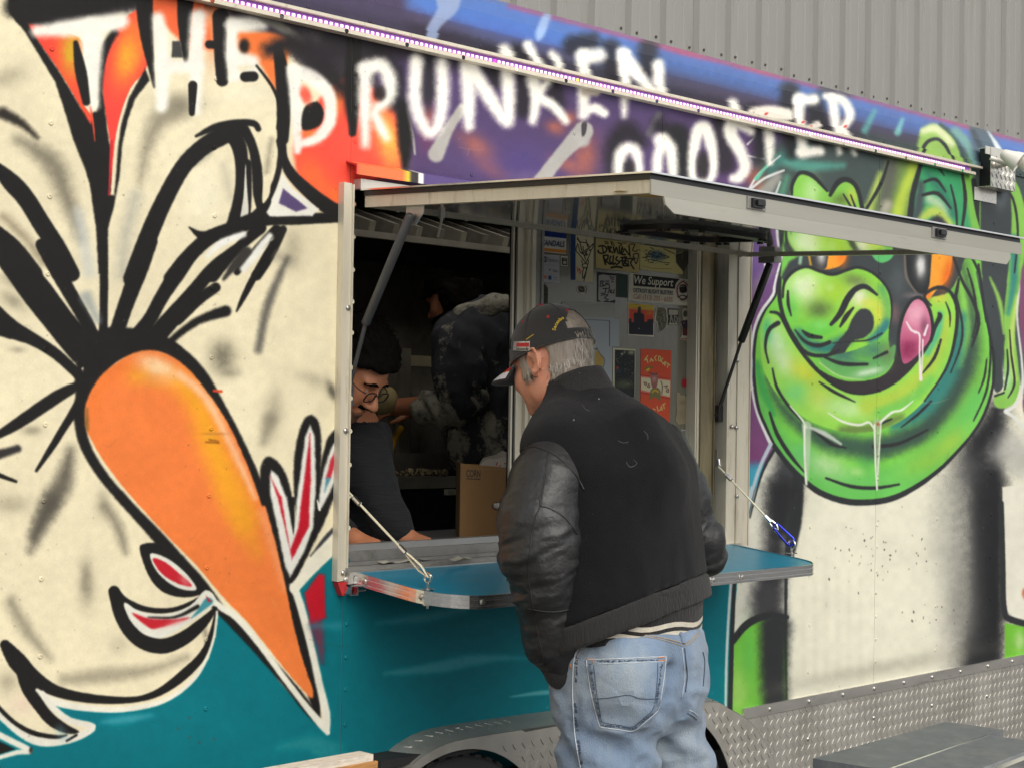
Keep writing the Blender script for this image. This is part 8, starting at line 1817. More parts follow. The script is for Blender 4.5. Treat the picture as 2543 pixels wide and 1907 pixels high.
D_ = SDF((-0.34, -0.30, 0.02), (0.34, 0.36, 1.06), 0.0066)
D_.loft([ring(y, c, h_, 1.35) for y, c, h_ in ((1566, 1578, 161), (1585, 1577, 166), (1620, 1568, 183), (1690, 1562, 184), (1740, 1560, 173), (1790, 1556, 150), (1820, 1556, 120))], YAW, 0)
D_.el(fr.p(1560, 1705, -0.105), (0.098, 0.085, 0.112), None, 0.03); D_.el(fr.p(1668, 1700, 0.02), (0.078, 0.085, 0.110), None, 0.025)
D_.chain([fr.p(1500, 1760, -0.055), fr.p(1508, 1900, -0.06), knL, anL], [0.102, 0.103, 0.086, 0.078], 0.04); D_.chain([fr.p(1650, 1770, 0.075), fr.p(1684, 1900, 0.09), knR, anR], [0.088, 0.080, 0.078, 0.074], 0.012)
D_.rc(fr.p(1655, 1660, -0.11), fr.p(1632, 1830, -0.16), 0.012, 0.020, 0.03, 'd')
def ddisp(V):
    n1 = fbm(V*np.array([1, 1, 1.6]), 9, 31); rid = 1-np.abs(2*n1-1); z = V[:, 2]; cr = np.exp(-((z-0.80)/0.06)**2)
    f2 = np.sin((z*0.9+V[:, 0]*0.75)*85+5*fbm(V, 6, 40))*0.0035*(cr+0.3*np.exp(-((z-0.70)/0.07)**2)); return (rid-0.6)*0.022+f2*1.5+(fbm(V, 14, 44)-0.5)*0.008
dn = sdf_obj(D_.F, D_.lo, D_.h, fr, 'trousers', M_denim, jn, ddisp, 2)
TD = bvh(dn); z7 = lambda pts: [(1343+x*467/2212, 1557+y*467/2212) for x, y in pts]
PK = z7([(530, 380), (1472, 345), (1440, 620), (1385, 940), (1330, 1010), (1095, 1205), (900, 1195), (700, 1160), (640, 960), (580, 650)])
def patch_poly(T, poly, off, nm, m2, par, inner=None):
    c = np.mean(poly, 0); q = MB(); rings_ = []; P = smooth_pts(np.array(poly, np.float32), 3, True) if len(poly) > 6 else np.array(poly)
    for s in (1.0, 0.97, 0.8, 0.55, 0.3, 0.1):
        row = []
        for p in P:
            h_ = hit(T, *(c+(p-c)*s)); 
            if h_ is None: return None
            row.append(h_[0]+h_[1]*(off if s < 1 else 0.0))
        rings_.append(row)
    q.grid(rings_, closed_u=True); q.face(rings_[-1]); return q.build(nm, m2, par, smooth='all')
PKd = []
for i in range(len(PK)):
    a, b = np.array(PK[i]), np.array(PK[(i+1) % len(PK)])
    for t in np.linspace(0, 1, 7)[:-1]: PKd.append(tuple(a*(1-t)+b*t))
c_ = np.mean(PK, 0); q = MB(); rows = []
for s in (1.0, 0.985, 0.8, 0.5, 0.2):
    rows.append([(lambda h_: h_[0]+h_[1]*(0.0024 if s < 1 else 0.0002))(hit(TD, *(c_+(np.array(p)-c_)*s))) for p in PKd])
q.grid(rows, closed_u=True); q.face(rows[-1]); pk = q.build('back_pocket', M_denim, jn, smooth='all')
TP = bvh(dn, pk)
drape(TP, PKd+[PKd[0]], 0.0012, 'pocket_edge', M_denl, jn, 0.0006, sm=False) if False else None
def dr(pts, r, m2, nm, off=0.0006): drape(TP, pts, r, nm, m2, jn, off)
dr(z7([(530, 385), (850, 372), (1200, 358), (1472, 345)]), 0.0016, M_denl, 'pocket_edge'); dr(z7([(640, 432), (900, 424), (1200, 412), (1445, 400)]), 0.0011, M_denl, 'stitching')
dr(z7([(535, 385), (560, 560), (590, 760), (640, 980), (690, 1150), (720, 1175), (900, 1200), (1090, 1216), (1230, 1110), (1340, 1015), (1390, 940), (1425, 740), (1455, 540), (1472, 350)]), 0.0013, M_denl, 'pocket_edge')
dr(z7([(625, 440), (650, 700), (690, 960), (715, 1090), (760, 1125), (920, 1150), (1080, 1168), (1220, 1060), (1310, 975), (1345, 850), (1370, 600), (1375, 420)]), 0.0009, M_denimd, 'stitching')
dr(z7([(610, 840), (760, 832), (900, 812), (1040, 796), (1180, 838), (1390, 838)]), 0.0009, M_denimd, 'stitching')
rg = np.random.default_rng(9)
def mottles(pa, pb, n, w, m2):
    q = MB()
    for k in range(n):
        t = rg.uniform(0, 1); p = np.array(pa)*(1-t)+np.array(pb)*t+rg.normal(0, 1.0, 2); h_ = hit(TP, *p)
        if h_:
            r_ = rg.uniform(0.5, 1.1)*w; Mx = Matrix.Translation(h_[0]+h_[1]*0.0006) @ h_[1].to_track_quat('Z', 'Y').to_matrix().to_4x4() @ Matrix.Diagonal((rg.uniform(0.7, 1.8), rg.uniform(0.6, 1.2), 1, 1)); q.lathe([(r_, 0), (r_*0.6, 0.0007), (0, 0.0009)], Mx, 7)
    o = q.build('wear_mark', m2, jn, smooth='all'); o['kind'] = 'stuff'
for a, b, n in (((575, 430), (630, 760), 30), ((630, 760), (700, 1120), 30), ((720, 1145), (1090, 1190), 40), ((1100, 1180), (1330, 1000), 30), ((1360, 900), (1420, 430), 50), ((640, 405), (1370, 385), 60)):
    mottles(z7([a])[0], z7([b])[0], n, 0.0021, M_denimd)
for a, b, n in (((420, 330), (415, 700), 16), ((405, 900), (420, 1000), 10), ((410, 1050), (480, 1640), 26)): mottles(z7([a])[0], z7([b])[0], n, 0.0032, M_denimd)
for a, b in (((540, 378), (615, 372)), ((620, 375), (622, 425)), ((1375, 358), (1455, 350)), ((1380, 395), (1455, 388)), ((345, 430), (360, 480))): drape(TP, z7([a, b]), 0.0014, 'bar_tack', M_rust, jn, 0.0012, sm=False)
dr(z7([(440, 235), (395, 360), (378, 560), (375, 760), (385, 1000), (400, 1250), (440, 1500), (470, 1655)]), 0.0014, M_denl, 'side_seam'); dr(z7([(480, 240), (425, 380), (405, 600)]), 0.0010, M_gold, 'stitching')
dr(z7([(1050, 88), (1250, 95), (1450, 130), (1600, 165), (1690, 195)]), 0.0013, M_gold, 'yoke_seam'); dr(z7([(1100, 110), (1280, 118), (1460, 155), (1670, 218)]), 0.0010, M_gold, 'yoke_seam')
dr(z7([(1690, 195), (1760, 150), (1860, 55)]), 0.0012, M_gold, 'yoke_seam'); dr(z7([(1700, 215), (1780, 170), (1870, 75)]), 0.0010, M_gold, 'yoke_seam')
dr(z7([(1690, 240), (1705, 400), (1720, 560), (1700, 760)]), 0.0016, M_denimd, 'seat_seam'); dr(z7([(1660, 240), (1680, 420), (1690, 600), (1660, 830)]), 0.0010, M_denl, 'seat_seam')
dr(z7([(1640, 55), (1660, 120), (1672, 190)]), 0.0055, M_denim, 'belt_loop'); dr(z7([(1905, 290), (1925, 400), (1918, 560), (1908, 690)]), 0.0015, M_denimd, 'pocket_edge')
dr(z7([(1725, 1010), (1780, 1040), (1835, 1085)]), 0.0011, M_denimd, 'stitching'); dr(z7([(1745, 970), (1800, 1000), (1840, 1035)]), 0.0011, M_denl, 'stitching')
for k_, a_ in (('L', anL), ('R', anR)):
    q = SDF(np.array([a_[0]-0.3, a_[1]-0.2, -0.02]), np.array([a_[0]+0.2, a_[1]+0.3, 0.2]), 0.006)
    q.rc((a_[0]+0.03, a_[1]-0.03, 0.045), (a_[0]-0.10, a_[1]+0.10, 0.035), 0.044, 0.042, 0.01); q.clipf(lambda X, Y, Z: -(Z-0.002)+0*X); sdf_obj(q.F, q.lo, q.h, fr, 'shoe', M_rubber, cust)
# ---------------------------------------------------------------- inside the trailer
M_hoody = mat('splattered_black_cotton', (0.050, 0.052, 0.058), 0.9, var=0.3, vscale=20, bump=0.4, bscale=200, dirt=((0.46, 0.42, 0.31), 13, 0.56, 0.66))
for n_ in [n for n in M_hoody.node_tree.nodes if n.type == 'MAP_RANGE' and abs(n.inputs[1].default_value-0.56) < 1e-4]:     # more plaster low on the back
    t_ = M_hoody.node_tree; sp_ = N(t_, 'ShaderNodeSeparateXYZ'); tc_ = N(t_, 'ShaderNodeTexCoord'); t_.links.new(tc_.outputs['Object'], sp_.inputs[0]); ma_ = N(t_, 'ShaderNodeMath', operation='MULTIPLY_ADD'); ma_.inputs[1].default_value = -0.24; ma_.inputs[2].default_value = 0.24*1.72
    t_.links.new(sp_.outputs['Z'], ma_.inputs[0]); ad_ = N(t_, 'ShaderNodeMath', operation='ADD'); t_.links.new(n_.inputs[0].links[0].from_socket, ad_.inputs[0]); t_.links.new(ma_.outputs[0], ad_.inputs[1]); t_.links.new(ad_.outputs[0], n_.inputs[0])
M_hoodl = mat('caked_grey_cotton', (0.40, 0.37, 0.28), 0.9, var=0.35, vscale=30, bump=0.5, bscale=120, dirt=((0.10, 0.10, 0.09), 22, 0.5, 0.65))
M_navy = mat('dark_navy_cloth', (0.010, 0.012, 0.020), 0.9, var=0.3, vscale=15, bump=0.3, bscale=100)
M_bhair = mat('black_hair', (0.008, 0.007, 0.006), 0.95, spec=0.05, var=0.3, vscale=60, bump=0.5, bscale=120)
# ---- server writing at the counter
sv_ = Frame(940, 1000, 4.50)
srv = thing('person', 'dark haired man with glasses and dark sweater leaning over the counter to write', 'person', tuple(sv_.o))
SH = sv_.p(872, 916, 0.0); SB = basis((0.64, -0.36, -0.62), 0.0)
S1 = SDF((-0.52, -0.42, -0.01), (0.32, 0.52, 1.84), 0.0056)
head(S1, SH, SB, 1.03, nose=1.04)
hF = S1.F.copy()
nk = SH+SB@np.array([-0.07, 0, -0.12])
chest = sv_.p(850, 1150, 0.26); S1.rc(SH+SB@np.array([-0.03, 0, -0.07]), sv_.p(860, 1060, 0.17), 0.058, 0.065, 0.03)
S1.rc(sv_.p(845, 1090, 0.2), np.array([-0.16, 0.36, 1.02]), 0.12, 0.14, 0.05); S1.rc(np.array([-0.16, 0.36, 1.02]), np.array([-0.16, 0.40, 0.56]), 0.14, 0.09, 0.05)
aR = [sv_.p(885, 1095, 0.12), sv_.p(930, 1215, 0.03), sv_.p(996, 1325, -0.02)]; aL = [sv_.p(800, 1090, 0.2), sv_.p(780, 1260, 0.02), sv_.p(862, 1330, -0.10)]
for a_ in (aR, aL): S1.chain(a_, [0.05, 0.04, 0.028], 0.03)
hand(S1, aR[2], sv_.p(1045, 1346, -0.05)-aR[2], (0, -0.3, 1), 0.85, 0.5); hand(S1, aL[2], sv_.p(912, 1352, -0.14)-aL[2], (0.1, -0.4, 1), 0.95, 0.9, False)
for s_ in (-1, 1): S1.rc(np.array([-0.16+s_*0.09, 0.40, 0.62]), np.array([-0.16+s_*0.1, 0.42, 0.58]), 0.07, 0.06, 0.02)
sdf_obj(S1.F, S1.lo, S1.h, sv_, 'body', M_skin2, srv, it=1)
def crop(S_, F_, C_, r):
    i0 = np.clip(np.round((C_-r-S_.lo)/S_.h).astype(int), 0, None); n = int(2*r/S_.h); f = F_[i0[0]:i0[0]+n, i0[1]:i0[1]+n, i0[2]:i0[2]+n]; lo = S_.lo+i0*S_.h
    return f, lo, np.meshgrid(*[lo[k]+S_.h*np.arange(f.shape[k]) for k in range(3)], indexing='ij')
def hairpart(S_, F_, C_, Bm, reg, th, name, m2, fr_, par, amp=0.0, fq=60):
    f, lo, Gd = crop(S_, F_, C_, 0.19); L = [(Gd[0]-C_[0])*Bm[0, j]+(Gd[1]-C_[1])*Bm[1, j]+(Gd[2]-C_[2])*Bm[2, j] for j in range(3)]
    F2 = np.maximum(f-th, reg(*L)).astype(np.float32)
    return sdf_obj(F2, lo, S_.h, fr_, name, m2, par, (lambda V: (fbm(V, fq, 3)-0.35)*amp) if amp else None, 1)
def rg_top(x, y, z): return np.minimum(np.maximum(np.maximum(-(z-0.045-0.5*np.maximum(x-0.04, 0)), x-0.105), -1.0), np.maximum(np.maximum(x-0.020, -(z+0.075)), -1))
hs_ = hairpart(S1, hF, SH, SB, rg_top, 0.020, 'hair', M_bhair, sv_, srv, 0.026, 55)
strands(hs_, sv_, SH, SB, 1500, 0.03, [M_bhair, mat('brown_hair', (0.016, 0.011, 0.008), 0.6, var=0.1, spec=0.2)], srv, 'hair_strands', (0.3, -0.2, -0.6), w=0.0016, lift=1.2, seed=4, test=lambda V: ((V-SH)@SB)[:, 0] < 0.02)
hairpart(S1, hF, SH, SB, lambda x, y, z: np.maximum(np.maximum(np.abs(z+0.052-0.004*np.abs(y)/0.03)-0.0075, np.abs(y)-0.030), -x+0.07), 0.0028, 'moustache', M_bhair, sv_, srv)
hairpart(S1, hF, SH, SB, lambda x, y, z: np.maximum(np.maximum(np.abs(z-0.026+0.25*(np.abs(y)-0.03)**2/0.02)-0.0048, np.abs(np.abs(y)-0.033)-0.024), -x+0.05), 0.0035, 'eyebrows', M_bhair, sv_, srv)
M_stub = mat('stubble', (0.13, 0.06, 0.035), 0.6, var=0.3, vscale=120); hairpart(S1, hF, SH, SB, lambda x, y, z: np.maximum(np.maximum(z+0.07+0.0*x, -(z+0.125)), -x-0.005), 0.0012, 'stubble', M_stub, sv_, srv)
for s_ in (1, -1):
    q = MB(); c_ = SH+SB@(np.array([0.0765, s_*0.031, -0.002])*1.03); q.lathe([(0.0, -0.0128)]+[(0.0128*math.sin(a), -0.0128*math.cos(a)) for a in np.linspace(0.3, 2.8, 9)]+[(0, 0.0128)], Matrix.Translation(sv_.w(c_)), 14); q.build('eye', mat('eye_white', (0.6, 0.56, 0.5), 0.15, var=0.05), srv, smooth='all')
    hairpart(S1, hF, SH, SB, lambda x, y, z, s_=s_: np.maximum(np.sqrt((x-0.0770)**2+((y-s_*0.031)*0.9)**2+(z+0.001)**2)-0.0158, -(z+0.004)), 0.010, 'eyelid', M_skin2, sv_, srv)
gl = bpy.data.objects.new('glasses', None); COL.objects.link(gl); gl.parent = srv; gl.matrix_parent_inverse = wm(srv).inverted(); gl.location = tuple(sv_.w(SH))
H2 = lambda x, y, z: tuple(sv_.w(SH+SB@np.array([x, y, z])))
for s_ in (1, -1):
    q = MB(); oc = [(0.112-0.10*abs(y_)*0.3, s_*(0.034+0.0235*math.copysign(abs(math.cos(a))**0.6, math.cos(a))), -0.008+0.015*math.copysign(abs(math.sin(a))**0.6, math.sin(a))) for a in np.linspace(0, 2*math.pi, 25)[:-1] for y_ in (0.03+0.02*math.cos(a),)]
    q.tube([H2(*p) for p in oc], 0.0022, 6, closed=True); q.build('rim', M_black, gl, smooth='all')
    q = MB(); q.tube([H2(0.104, s_*0.058, 0.0), H2(0.092, s_*0.075, 0.001), H2(0.03, s_*0.080, 0.004), H2(-0.02, s_*0.080, 0.004), H2(-0.035, s_*0.078, -0.015)], 0.0016, 6); q.build('temple', M_black, gl, smooth='all')
q = MB(); q.tube([H2(0.109, -0.011, -0.004), H2(0.114, 0, 0.0), H2(0.109, 0.011, -0.004)], 0.0016, 6); q.build('bridge', M_black, gl, smooth='all')
M_sweat = mat('dark_ribbed_sweater', (0.010, 0.0115, 0.014), 0.9, var=0.4, vscale=16, bump=0.5, bscale=22, stretch=(1, 1, 9), sheen=0.04)
T1_ = SDF((-0.52, -0.22, 0.72), (0.28, 0.62, 1.52), 0.0075); T1_.rc(sv_.p(868, 1092, 0.19), sv_.p(885, 1100, 0.13), 0.075, 0.068, 0.04); T1_.rc(sv_.p(860, 1110, 0.22), sv_.p(780, 1110, 0.26), 0.11, 0.1, 0.05)
T1_.rc(sv_.p(850, 1120, 0.24), np.array([-0.16, 0.36, 0.95]), 0.14, 0.16, 0.06); T1_.chain([aR[0], sv_.p(902, 1150, 0.07), aR[1], sv_.p(962, 1280, 0.0), sv_.p(990, 1318, -0.015)], [0.070, 0.068, 0.062, 0.050, 0.040], 0.04); T1_.chain([aL[0], aL[1], sv_.p(852, 1325, -0.09)], [0.08, 0.06, 0.042], 0.04)
sdf_obj(T1_.F, T1_.lo, T1_.h, sv_, 'sweater', M_sweat, srv, lambda V: (fbm(V*np.array([1, 1, 1.8]), 10, 7)-0.5)*0.02, 1)
q = SDF((-0.46, 0.10, 0.50), (0.16, 0.62, 0.98), 0.01); q.rc((-0.16, 0.37, 0.92), (-0.16, 0.40, 0.60), 0.155, 0.15, 0); sdf_obj(q.F, q.lo, q.h, sv_, 'apron', M_navy, srv)
a_ = sv_.p(872, 1318, -0.12); q = MB(); q.tube([sv_.w(a_), sv_.w(a_+np.array([0.02, -0.02, -0.07]))], 0.004, 8); tag(q.build('pen', mat('blue_pen', (0.02, 0.05, 0.4), 0.3), smooth='all'), 'blue pen in the hand of the writing server', 'pen')
MB().box(2.74, 2.92, 0.14, 0.26, 1.1803, 1.183).build('order_pad', M_paper); tag(bpy.data.objects['order_pad'], 'small white order pad under the server\'s writing hand', 'order pad')
# ---- cook at the back
ck = Frame(1150, 900, 6.35)
cok = thing('person', 'bearded cook in a splattered black hoodie working at the back, facing left', 'person', tuple(ck.o))
KH = ck.p(1128, 738, 0.02); KB = basis((-0.80, 0.36, -0.34), 0.0)
K1 = SDF((-0.62, -0.36, -0.01), (0.36, 0.42, 2.06), 0.0072)
head(K1, KH, KB, 1.04); kF = K1.F.copy()
K1.rc(KH+KB@np.array([-0.03, 0, -0.07]), ck.p(1195, 800, 0.04), 0.06, 0.07, 0.03); K1.rc(ck.p(1190, 840, 0.02), ck.p(1215, 1120, 0.0), 0.11, 0.13, 0.05); K1.rc(ck.p(1215, 1120, 0.0), np.array([0.10, 0.0, 0.62]), 0.12, 0.10, 0.05)
bR = [ck.p(1135, 850, -0.14), ck.p(1150, 1002, -0.17), ck.p(985, 1010, -0.05)]; bL = [ck.p(1215, 840, 0.2), ck.p(1190, 1000, 0.24), ck.p(1030, 1020, 0.2)]
K1.chain(bR, [0.055, 0.048, 0.032], 0.03); K1.chain(bL, [0.055, 0.048, 0.032], 0.03)
hand(K1, bR[2], ck.p(940, 1000, 0.0)-bR[2], (0, -0.4, 1), 1.0, 0.6); hand(K1, bL[2], ck.p(980, 1020, 0.2)-bL[2], (0, -0.4, 1), 1.0, 0.6, False)
sdf_obj(K1.F, K1.lo, K1.h, ck, 'body', M_skin2, cok, it=1)
hairpart(K1, kF, KH, KB, lambda x, y, z: np.minimum(np.maximum(-(z-0.025), x-0.11), np.maximum(x+0.012, -(z+0.055))), 0.013, 'hair', M_bhair, ck, cok, 0.014, 60)
hairpart(K1, kF, KH, KB, lambda x, y, z: np.maximum(np.maximum(np.minimum(z+0.058, np.maximum(z-0.02, x-0.03)), -(z+0.14)), -x-0.002), 0.010, 'beard', M_bhair, ck, cok, 0.010, 60)
K2 = SDF((-0.44, -0.40, 1.00), (0.36, 0.44, 1.98), 0.0085)
K2.rc(ck.p(1160, 842, -0.06), ck.p(1240, 850, 0.12), 0.115, 0.11, 0.05); K2.rc(ck.p(1195, 850, 0.02), ck.p(1222, 1110, 0.0), 0.165, 0.165, 0.06)
K2.chain([bR[0], ck.p(1138, 930, -0.17), ck.p(1150, 985, -0.18)], [0.088, 0.085, 0.082], 0.04); K2.chain([bL[0], bL[1]], [0.085, 0.075], 0.04)
def hm_(V): n = fbm(V*np.array([1, 1, 0.7]), 8, 61); return (1-np.abs(2*n-1)-0.6)*0.05
sdf_obj(K2.F, K2.lo, K2.h, ck, 'hoodie', M_hoody, cok, hm_, 1)
K3 = SDF((-0.5, -0.42, 1.2), (0.3, 0.3, 1.8), 0.0075); K3.chain([ck.p(1156, 990, -0.18), ck.p(1110, 1010, -0.16), ck.p(1062, 1012, -0.12)], [0.082, 0.078, 0.062], 0.02)
sdf_obj(K3.F, K3.lo, K3.h, ck, 'rolled_sleeve', M_hoodl, cok, lambda V: np.sin((V[:, 0]*0.9+V[:, 2]*0.5)*90+6*fbm(V, 8, 5))*0.008, 1)
K4 = SDF((-0.2, -0.3, 1.55), (0.36, 0.4, 2.0), 0.0075); 
for a in np.linspace(-2.4, 2.4, 15):
    c0 = ck.p(1190, 772, 0.03); p_ = lambda t: c0+np.array([0.105*math.cos(t)+0.0, 0.12*math.sin(t), -0.018*math.cos(t)*-2.0-0.01])
    K4.rc(p_(a), p_(a+0.34), 0.040, 0.040, 0.03)
sdf_obj(K4.F, K4.lo, K4.h, ck, 'hood', M_hoodl, cok, lambda V: (fbm(V, 14, 8)-0.5)*0.03, 1)
q = SDF((-0.2, -0.3, 0.54), (0.4, 0.36, 1.34), 0.012); q.rc(ck.p(1222, 1130, 0.0), np.array([0.10, 0, 0.7]), 0.168, 0.16, 0); q.chain([np.array([0.02, 0, 0.75]), np.array([0.02, 0, 0.56])], [0.1, 0.09]); sdf_obj(q.F, q.lo, q.h, ck, 'trousers', M_navy, cok)
g_ = SDF(bR[2]-0.25, bR[2]+0.2, 0.007); pt = ck.p(962, 990, -0.07); g_.el(ck.p(965, 992, -0.07), (0.036, 0.035, 0.05), None, 0.01); g_.el(ck.p(948, 1008, -0.05), (0.04, 0.035, 0.035), None, 0.02)
tag(sdf_obj(g_.F, g_.lo, g_.h, ck, 'bread_loaf', mat('pale_bread', (0.42, 0.33, 0.15), 0.8, var=0.2, vscale=20), None), 'pale yellow loaf held up by the cook', 'bread')
# ---- fittings
M_rack = mat('rack_steel', (0.40, 0.37, 0.30), 0.4, 0.5, var=0.2, vscale=8)
YK = 1.75
def bk(px, py, y=YK): return on_y(px, py, y)
hood = thing('range_hood', 'dark steel range hood with slanted filters at the back of the trailer', 'range hood', (3.9, 1.6, 2.0))
P0 = on_y(880, 578, 1.36); hz_ = P0[2]
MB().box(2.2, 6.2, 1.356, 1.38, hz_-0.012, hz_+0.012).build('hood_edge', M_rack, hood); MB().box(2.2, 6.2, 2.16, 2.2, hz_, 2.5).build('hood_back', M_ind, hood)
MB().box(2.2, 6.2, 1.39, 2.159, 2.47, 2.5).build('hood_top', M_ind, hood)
for i in range(34):
    x = 2.3+i*0.115; q = MB(); q.obox((x, 1.40, hz_+0.03), (x, 2.12, 2.44), (1, 0, 0), 0.05, 0.028); q.build('filter_slat', M_in if i % 2 else M_rack, hood)
stv = thing('cooking_station', 'steel cooking station with an upright post and label plate behind the cook', 'cooking station', (3.9, 1.7, 0.55))
a, b2 = bk(994, 865), bk(1017, 1130); q = MB(); q.box(a[0], b2[0], YK, YK+0.02, b2[2], a[2]); q.build('post', M_rack, stv)
a, b2 = bk(1021, 883), bk(1092, 912); MB().box(a[0], b2[0]+0.1, YK-0.002, YK+0.006, b2[2], a[2]).build('label_plate', mat('cream_plate', (0.42, 0.38, 0.24), 0.5, var=0.15), stv)
a, b2 = bk(1018, 1040), bk(1140, 1125); MB().box(a[0], a[0]+0.16, YK+0.03, YK+0.3, b2[2], a[2]+0.10).build('upright_panel', M_in, stv); MB().box(b2[0]-0.20, b2[0]+0.3, YK+0.02, YK+0.3, b2[2], a[2]+0.05).build('upright_panel', M_in, stv)
for k in range(4):
    p = bk(1126, 1048+k*9, YK+0.015); MB().box(p[0]-0.06, p[0]+0.06, YK+0.010, YK+0.019, p[2]-0.006, p[2]+0.003).build('louvre', M_rack, stv)
a, b2 = bk(960, 1125, 1.5), bk(1140, 1178, 1.5); MB().box(2.6, b2[0]+1.6, 1.5, 1.505, b2[2], a[2]).build('splash_back', M_in, stv); tz = b2[2]
MB().box(2.6, b2[0]+1.6, 1.18, 1.499, tz-0.03, tz).build('tray_shelf', M_in, stv); MB().box(2.6, b2[0]+1.6, 1.175, 1.1799, tz-0.03, tz+0.012).build('tray_lip', M_rack, stv)
MB().box(2.6, b2[0]+1.6, 1.2, 1.499, 0.55, tz-0.031).build('cabinet', M_navy, stv)
a = bk(1115, 1185, 1.17); MB().box(a[0]-0.02, a[0]+0.02, 1.15, 1.174, tz-0.055, tz-0.035).build('paper_clip', mat('cream_clip', (0.45, 0.42, 0.3), 0.6), stv)
q = MB(); rg = np.random.default_rng(3)
for k in range(420):
    p = on_z(rg.uniform(975, 1132), rg.uniform(1150, 1176), tz+0.01); p = np.array([p[0], min(max(p[1], 1.2), 1.48), tz+0.004+rg.uniform(0, 0.02)]); r_ = rg.uniform(0.004, 0.011)
    q.lathe([(0, -r_*0.5), (r_, 0), (r_*0.5, r_*0.5), (0, r_*0.6)], Matrix.Translation(p) @ Matrix.Rotation(rg.uniform(0, 6), 4, 'X') @ Matrix.Rotation(rg.uniform(0, 6), 4, 'Y') @ Matrix.Diagonal((1, rg.uniform(0.3, 1), 0.5, 1)), 5)
o = q.build('food_scraps', mat('food_scraps', (0.55, 0.43, 0.25), 0.8, var=0.7, vscale=25)); o['kind'] = 'stuff'; o['label'] = 'bread crumbs and shredded scraps along the tray shelf'; 
q = MB(); q.tube([bk(996, 1062, 1.6), bk(984, 1082, 1.58), bk(972, 1112, 1.55), bk(966, 1150, 1.5)], 0.013, 8); tag(q.build('gas_hose', mat('yellow_hose', (0.48, 0.27, 0.02), 0.5), smooth='all'), 'yellow gas hose hanging beside the upright post', 'hose')
# ---- corn carton on the counter with a bag in it
M_card = mat('brown_cardboard', (0.30, 0.165, 0.062), 0.85, var=0.10, vscale=10, bump=0.05, bscale=200)
YO = 0.27; O_ = on_y(1141, 1338, YO); O_[2] = 1.1805; e1 = np.array([math.cos(math.radians(-41)), math.sin(math.radians(-41)), 0]); e2 = np.array([-e1[1], e1[0], 0])
def onf(px, py, off=0.0):                      # pixel -> the carton's front face
    d = ray(px, py); t = ((O_-e2*off-CAMP)@e2)/(d@e2); return CAMP+t*d
P = lambda u, v, w: tuple(O_+e1*u+e2*v+np.array([0, 0, w]))
uv = lambda p: (float((p-O_)@e1), float(p[2]-O_[2]))
u0, zt0 = uv(onf(1148, 1150)); u1, zt1 = uv(onf(1300, 1165)); hu, hw_ = uv(onf(1247, 1256)); zt1 = max(zt1, hw_+0.05)
box = thing('cardboard_box', 'brown cardboard carton marked CORN on the counter beside the customer', 'cardboard box', tuple(O_))
q = MB(); th = 0.004; M24 = 24
ring_ = [(hu+0.030*math.cos(a), hw_+0.0135*math.copysign(abs(math.sin(a))**0.8, math.sin(a))) for a in np.linspace(0, 2*math.pi, M24+1)[:-1]]
outer = []
for (x, z) in ring_:
    dx, dz = x-hu, z-hw_; t = min([(u1-hu)/dx if dx > 1e-6 else 9e9, -hu/dx if dx < -1e-6 else 9e9, (zt1-hw_)/dz if dz > 1e-6 else 9e9, -hw_/dz if dz < -1e-6 else 9e9]); outer.append((hu+dx*t, hw_+dz*t))
for cx_, cz_ in ((0, 0), (0, zt1), (u1, zt1), (u1, 0)):
    i = min(range(M24), key=lambda i: (outer[i][0]-cx_)**2+(outer[i][1]-cz_)**2); outer[i] = (cx_, cz_)
q.grid([[P(x, 0, z) for x, z in outer], [P(x, 0, z) for x, z in ring_], [P(x, th, z) for x, z in ring_]], closed_u=True)
q.face([P(0, 0, zt1), P(0, 0, zt0), P(u1, 0, zt1+0.0005)]); q.build('front_wall', M_card, box)
q = MB(); Mb = Matrix(((e1[0], e2[0], 0, O_[0]), (e1[1], e2[1], 0, O_[1]), (0, 0, 1, O_[2]), (0, 0, 0, 1)))
q.box(0, th, 0.001, 0.29, 0, zt0, Mb); q.box(u1-th, u1, 0.001, 0.29, 0, zt1, Mb); q.box(th, u1-th, 0.286, 0.29, 0, zt0-0.01, Mb); q.box(th, u1-th, 0.005, 0.285, 0, 0.006, Mb); q.build('carton_wall', M_card, box)
pb_ = lambda x, y: onf(x, y, 0.0002); text('CORN', (1158, 1183), (1193, 1184), 17, pb_, M_ink, box, bold=0.02)
q = MB(); q.face([tuple(onf(x, y, 0.0007)) for x, y in ((1158, 1186.5), (1193, 1188), (1193, 1190.5), (1158, 1189))]); q.build('underline', M_ink, box)
M_bag = mat('crumpled_white_paper', (0.58, 0.52, 0.42), 0.8, var=0.15, vscale=30)
def crumple(nm, c, r, seed, m2):
    q = MB(); rg = np.random.default_rng(seed); bmesh.ops.create_icosphere(q.bm, subdivisions=3, radius=1.0)
    for v in q.bm.verts:
        p = np.array(v.co); n = 0.75+0.5*(1-abs(2*float(fbm(p[None]*1.0, 2.2, seed)[0])-1)); v.co = Vector(np.array(c)+p*np.array(r)*n)
    return q.build(nm, m2, None, smooth=False)
bg_ = onf(1252, 1160, -0.10); bag = crumple('paper_bag', bg_+np.array([0.01, 0, -0.045]), (0.08, 0.09, 0.08), 3, M_bag); tag(bag, 'crumpled white paper bag with red print sticking out of the corn carton', 'paper bag')
TB = bvh(bag)
for p in ([(1232, 1155), (1236, 1146)], [(1238, 1156), (1241, 1148), (1245, 1156)], [(1252, 1150), (1258, 1142), (1262, 1149)]): drape(TB, p, 0.0014, 'red_print', mat('red_print', (0.45, 0.04, 0.03), 0.7), bag, 0.0005, sm=False)
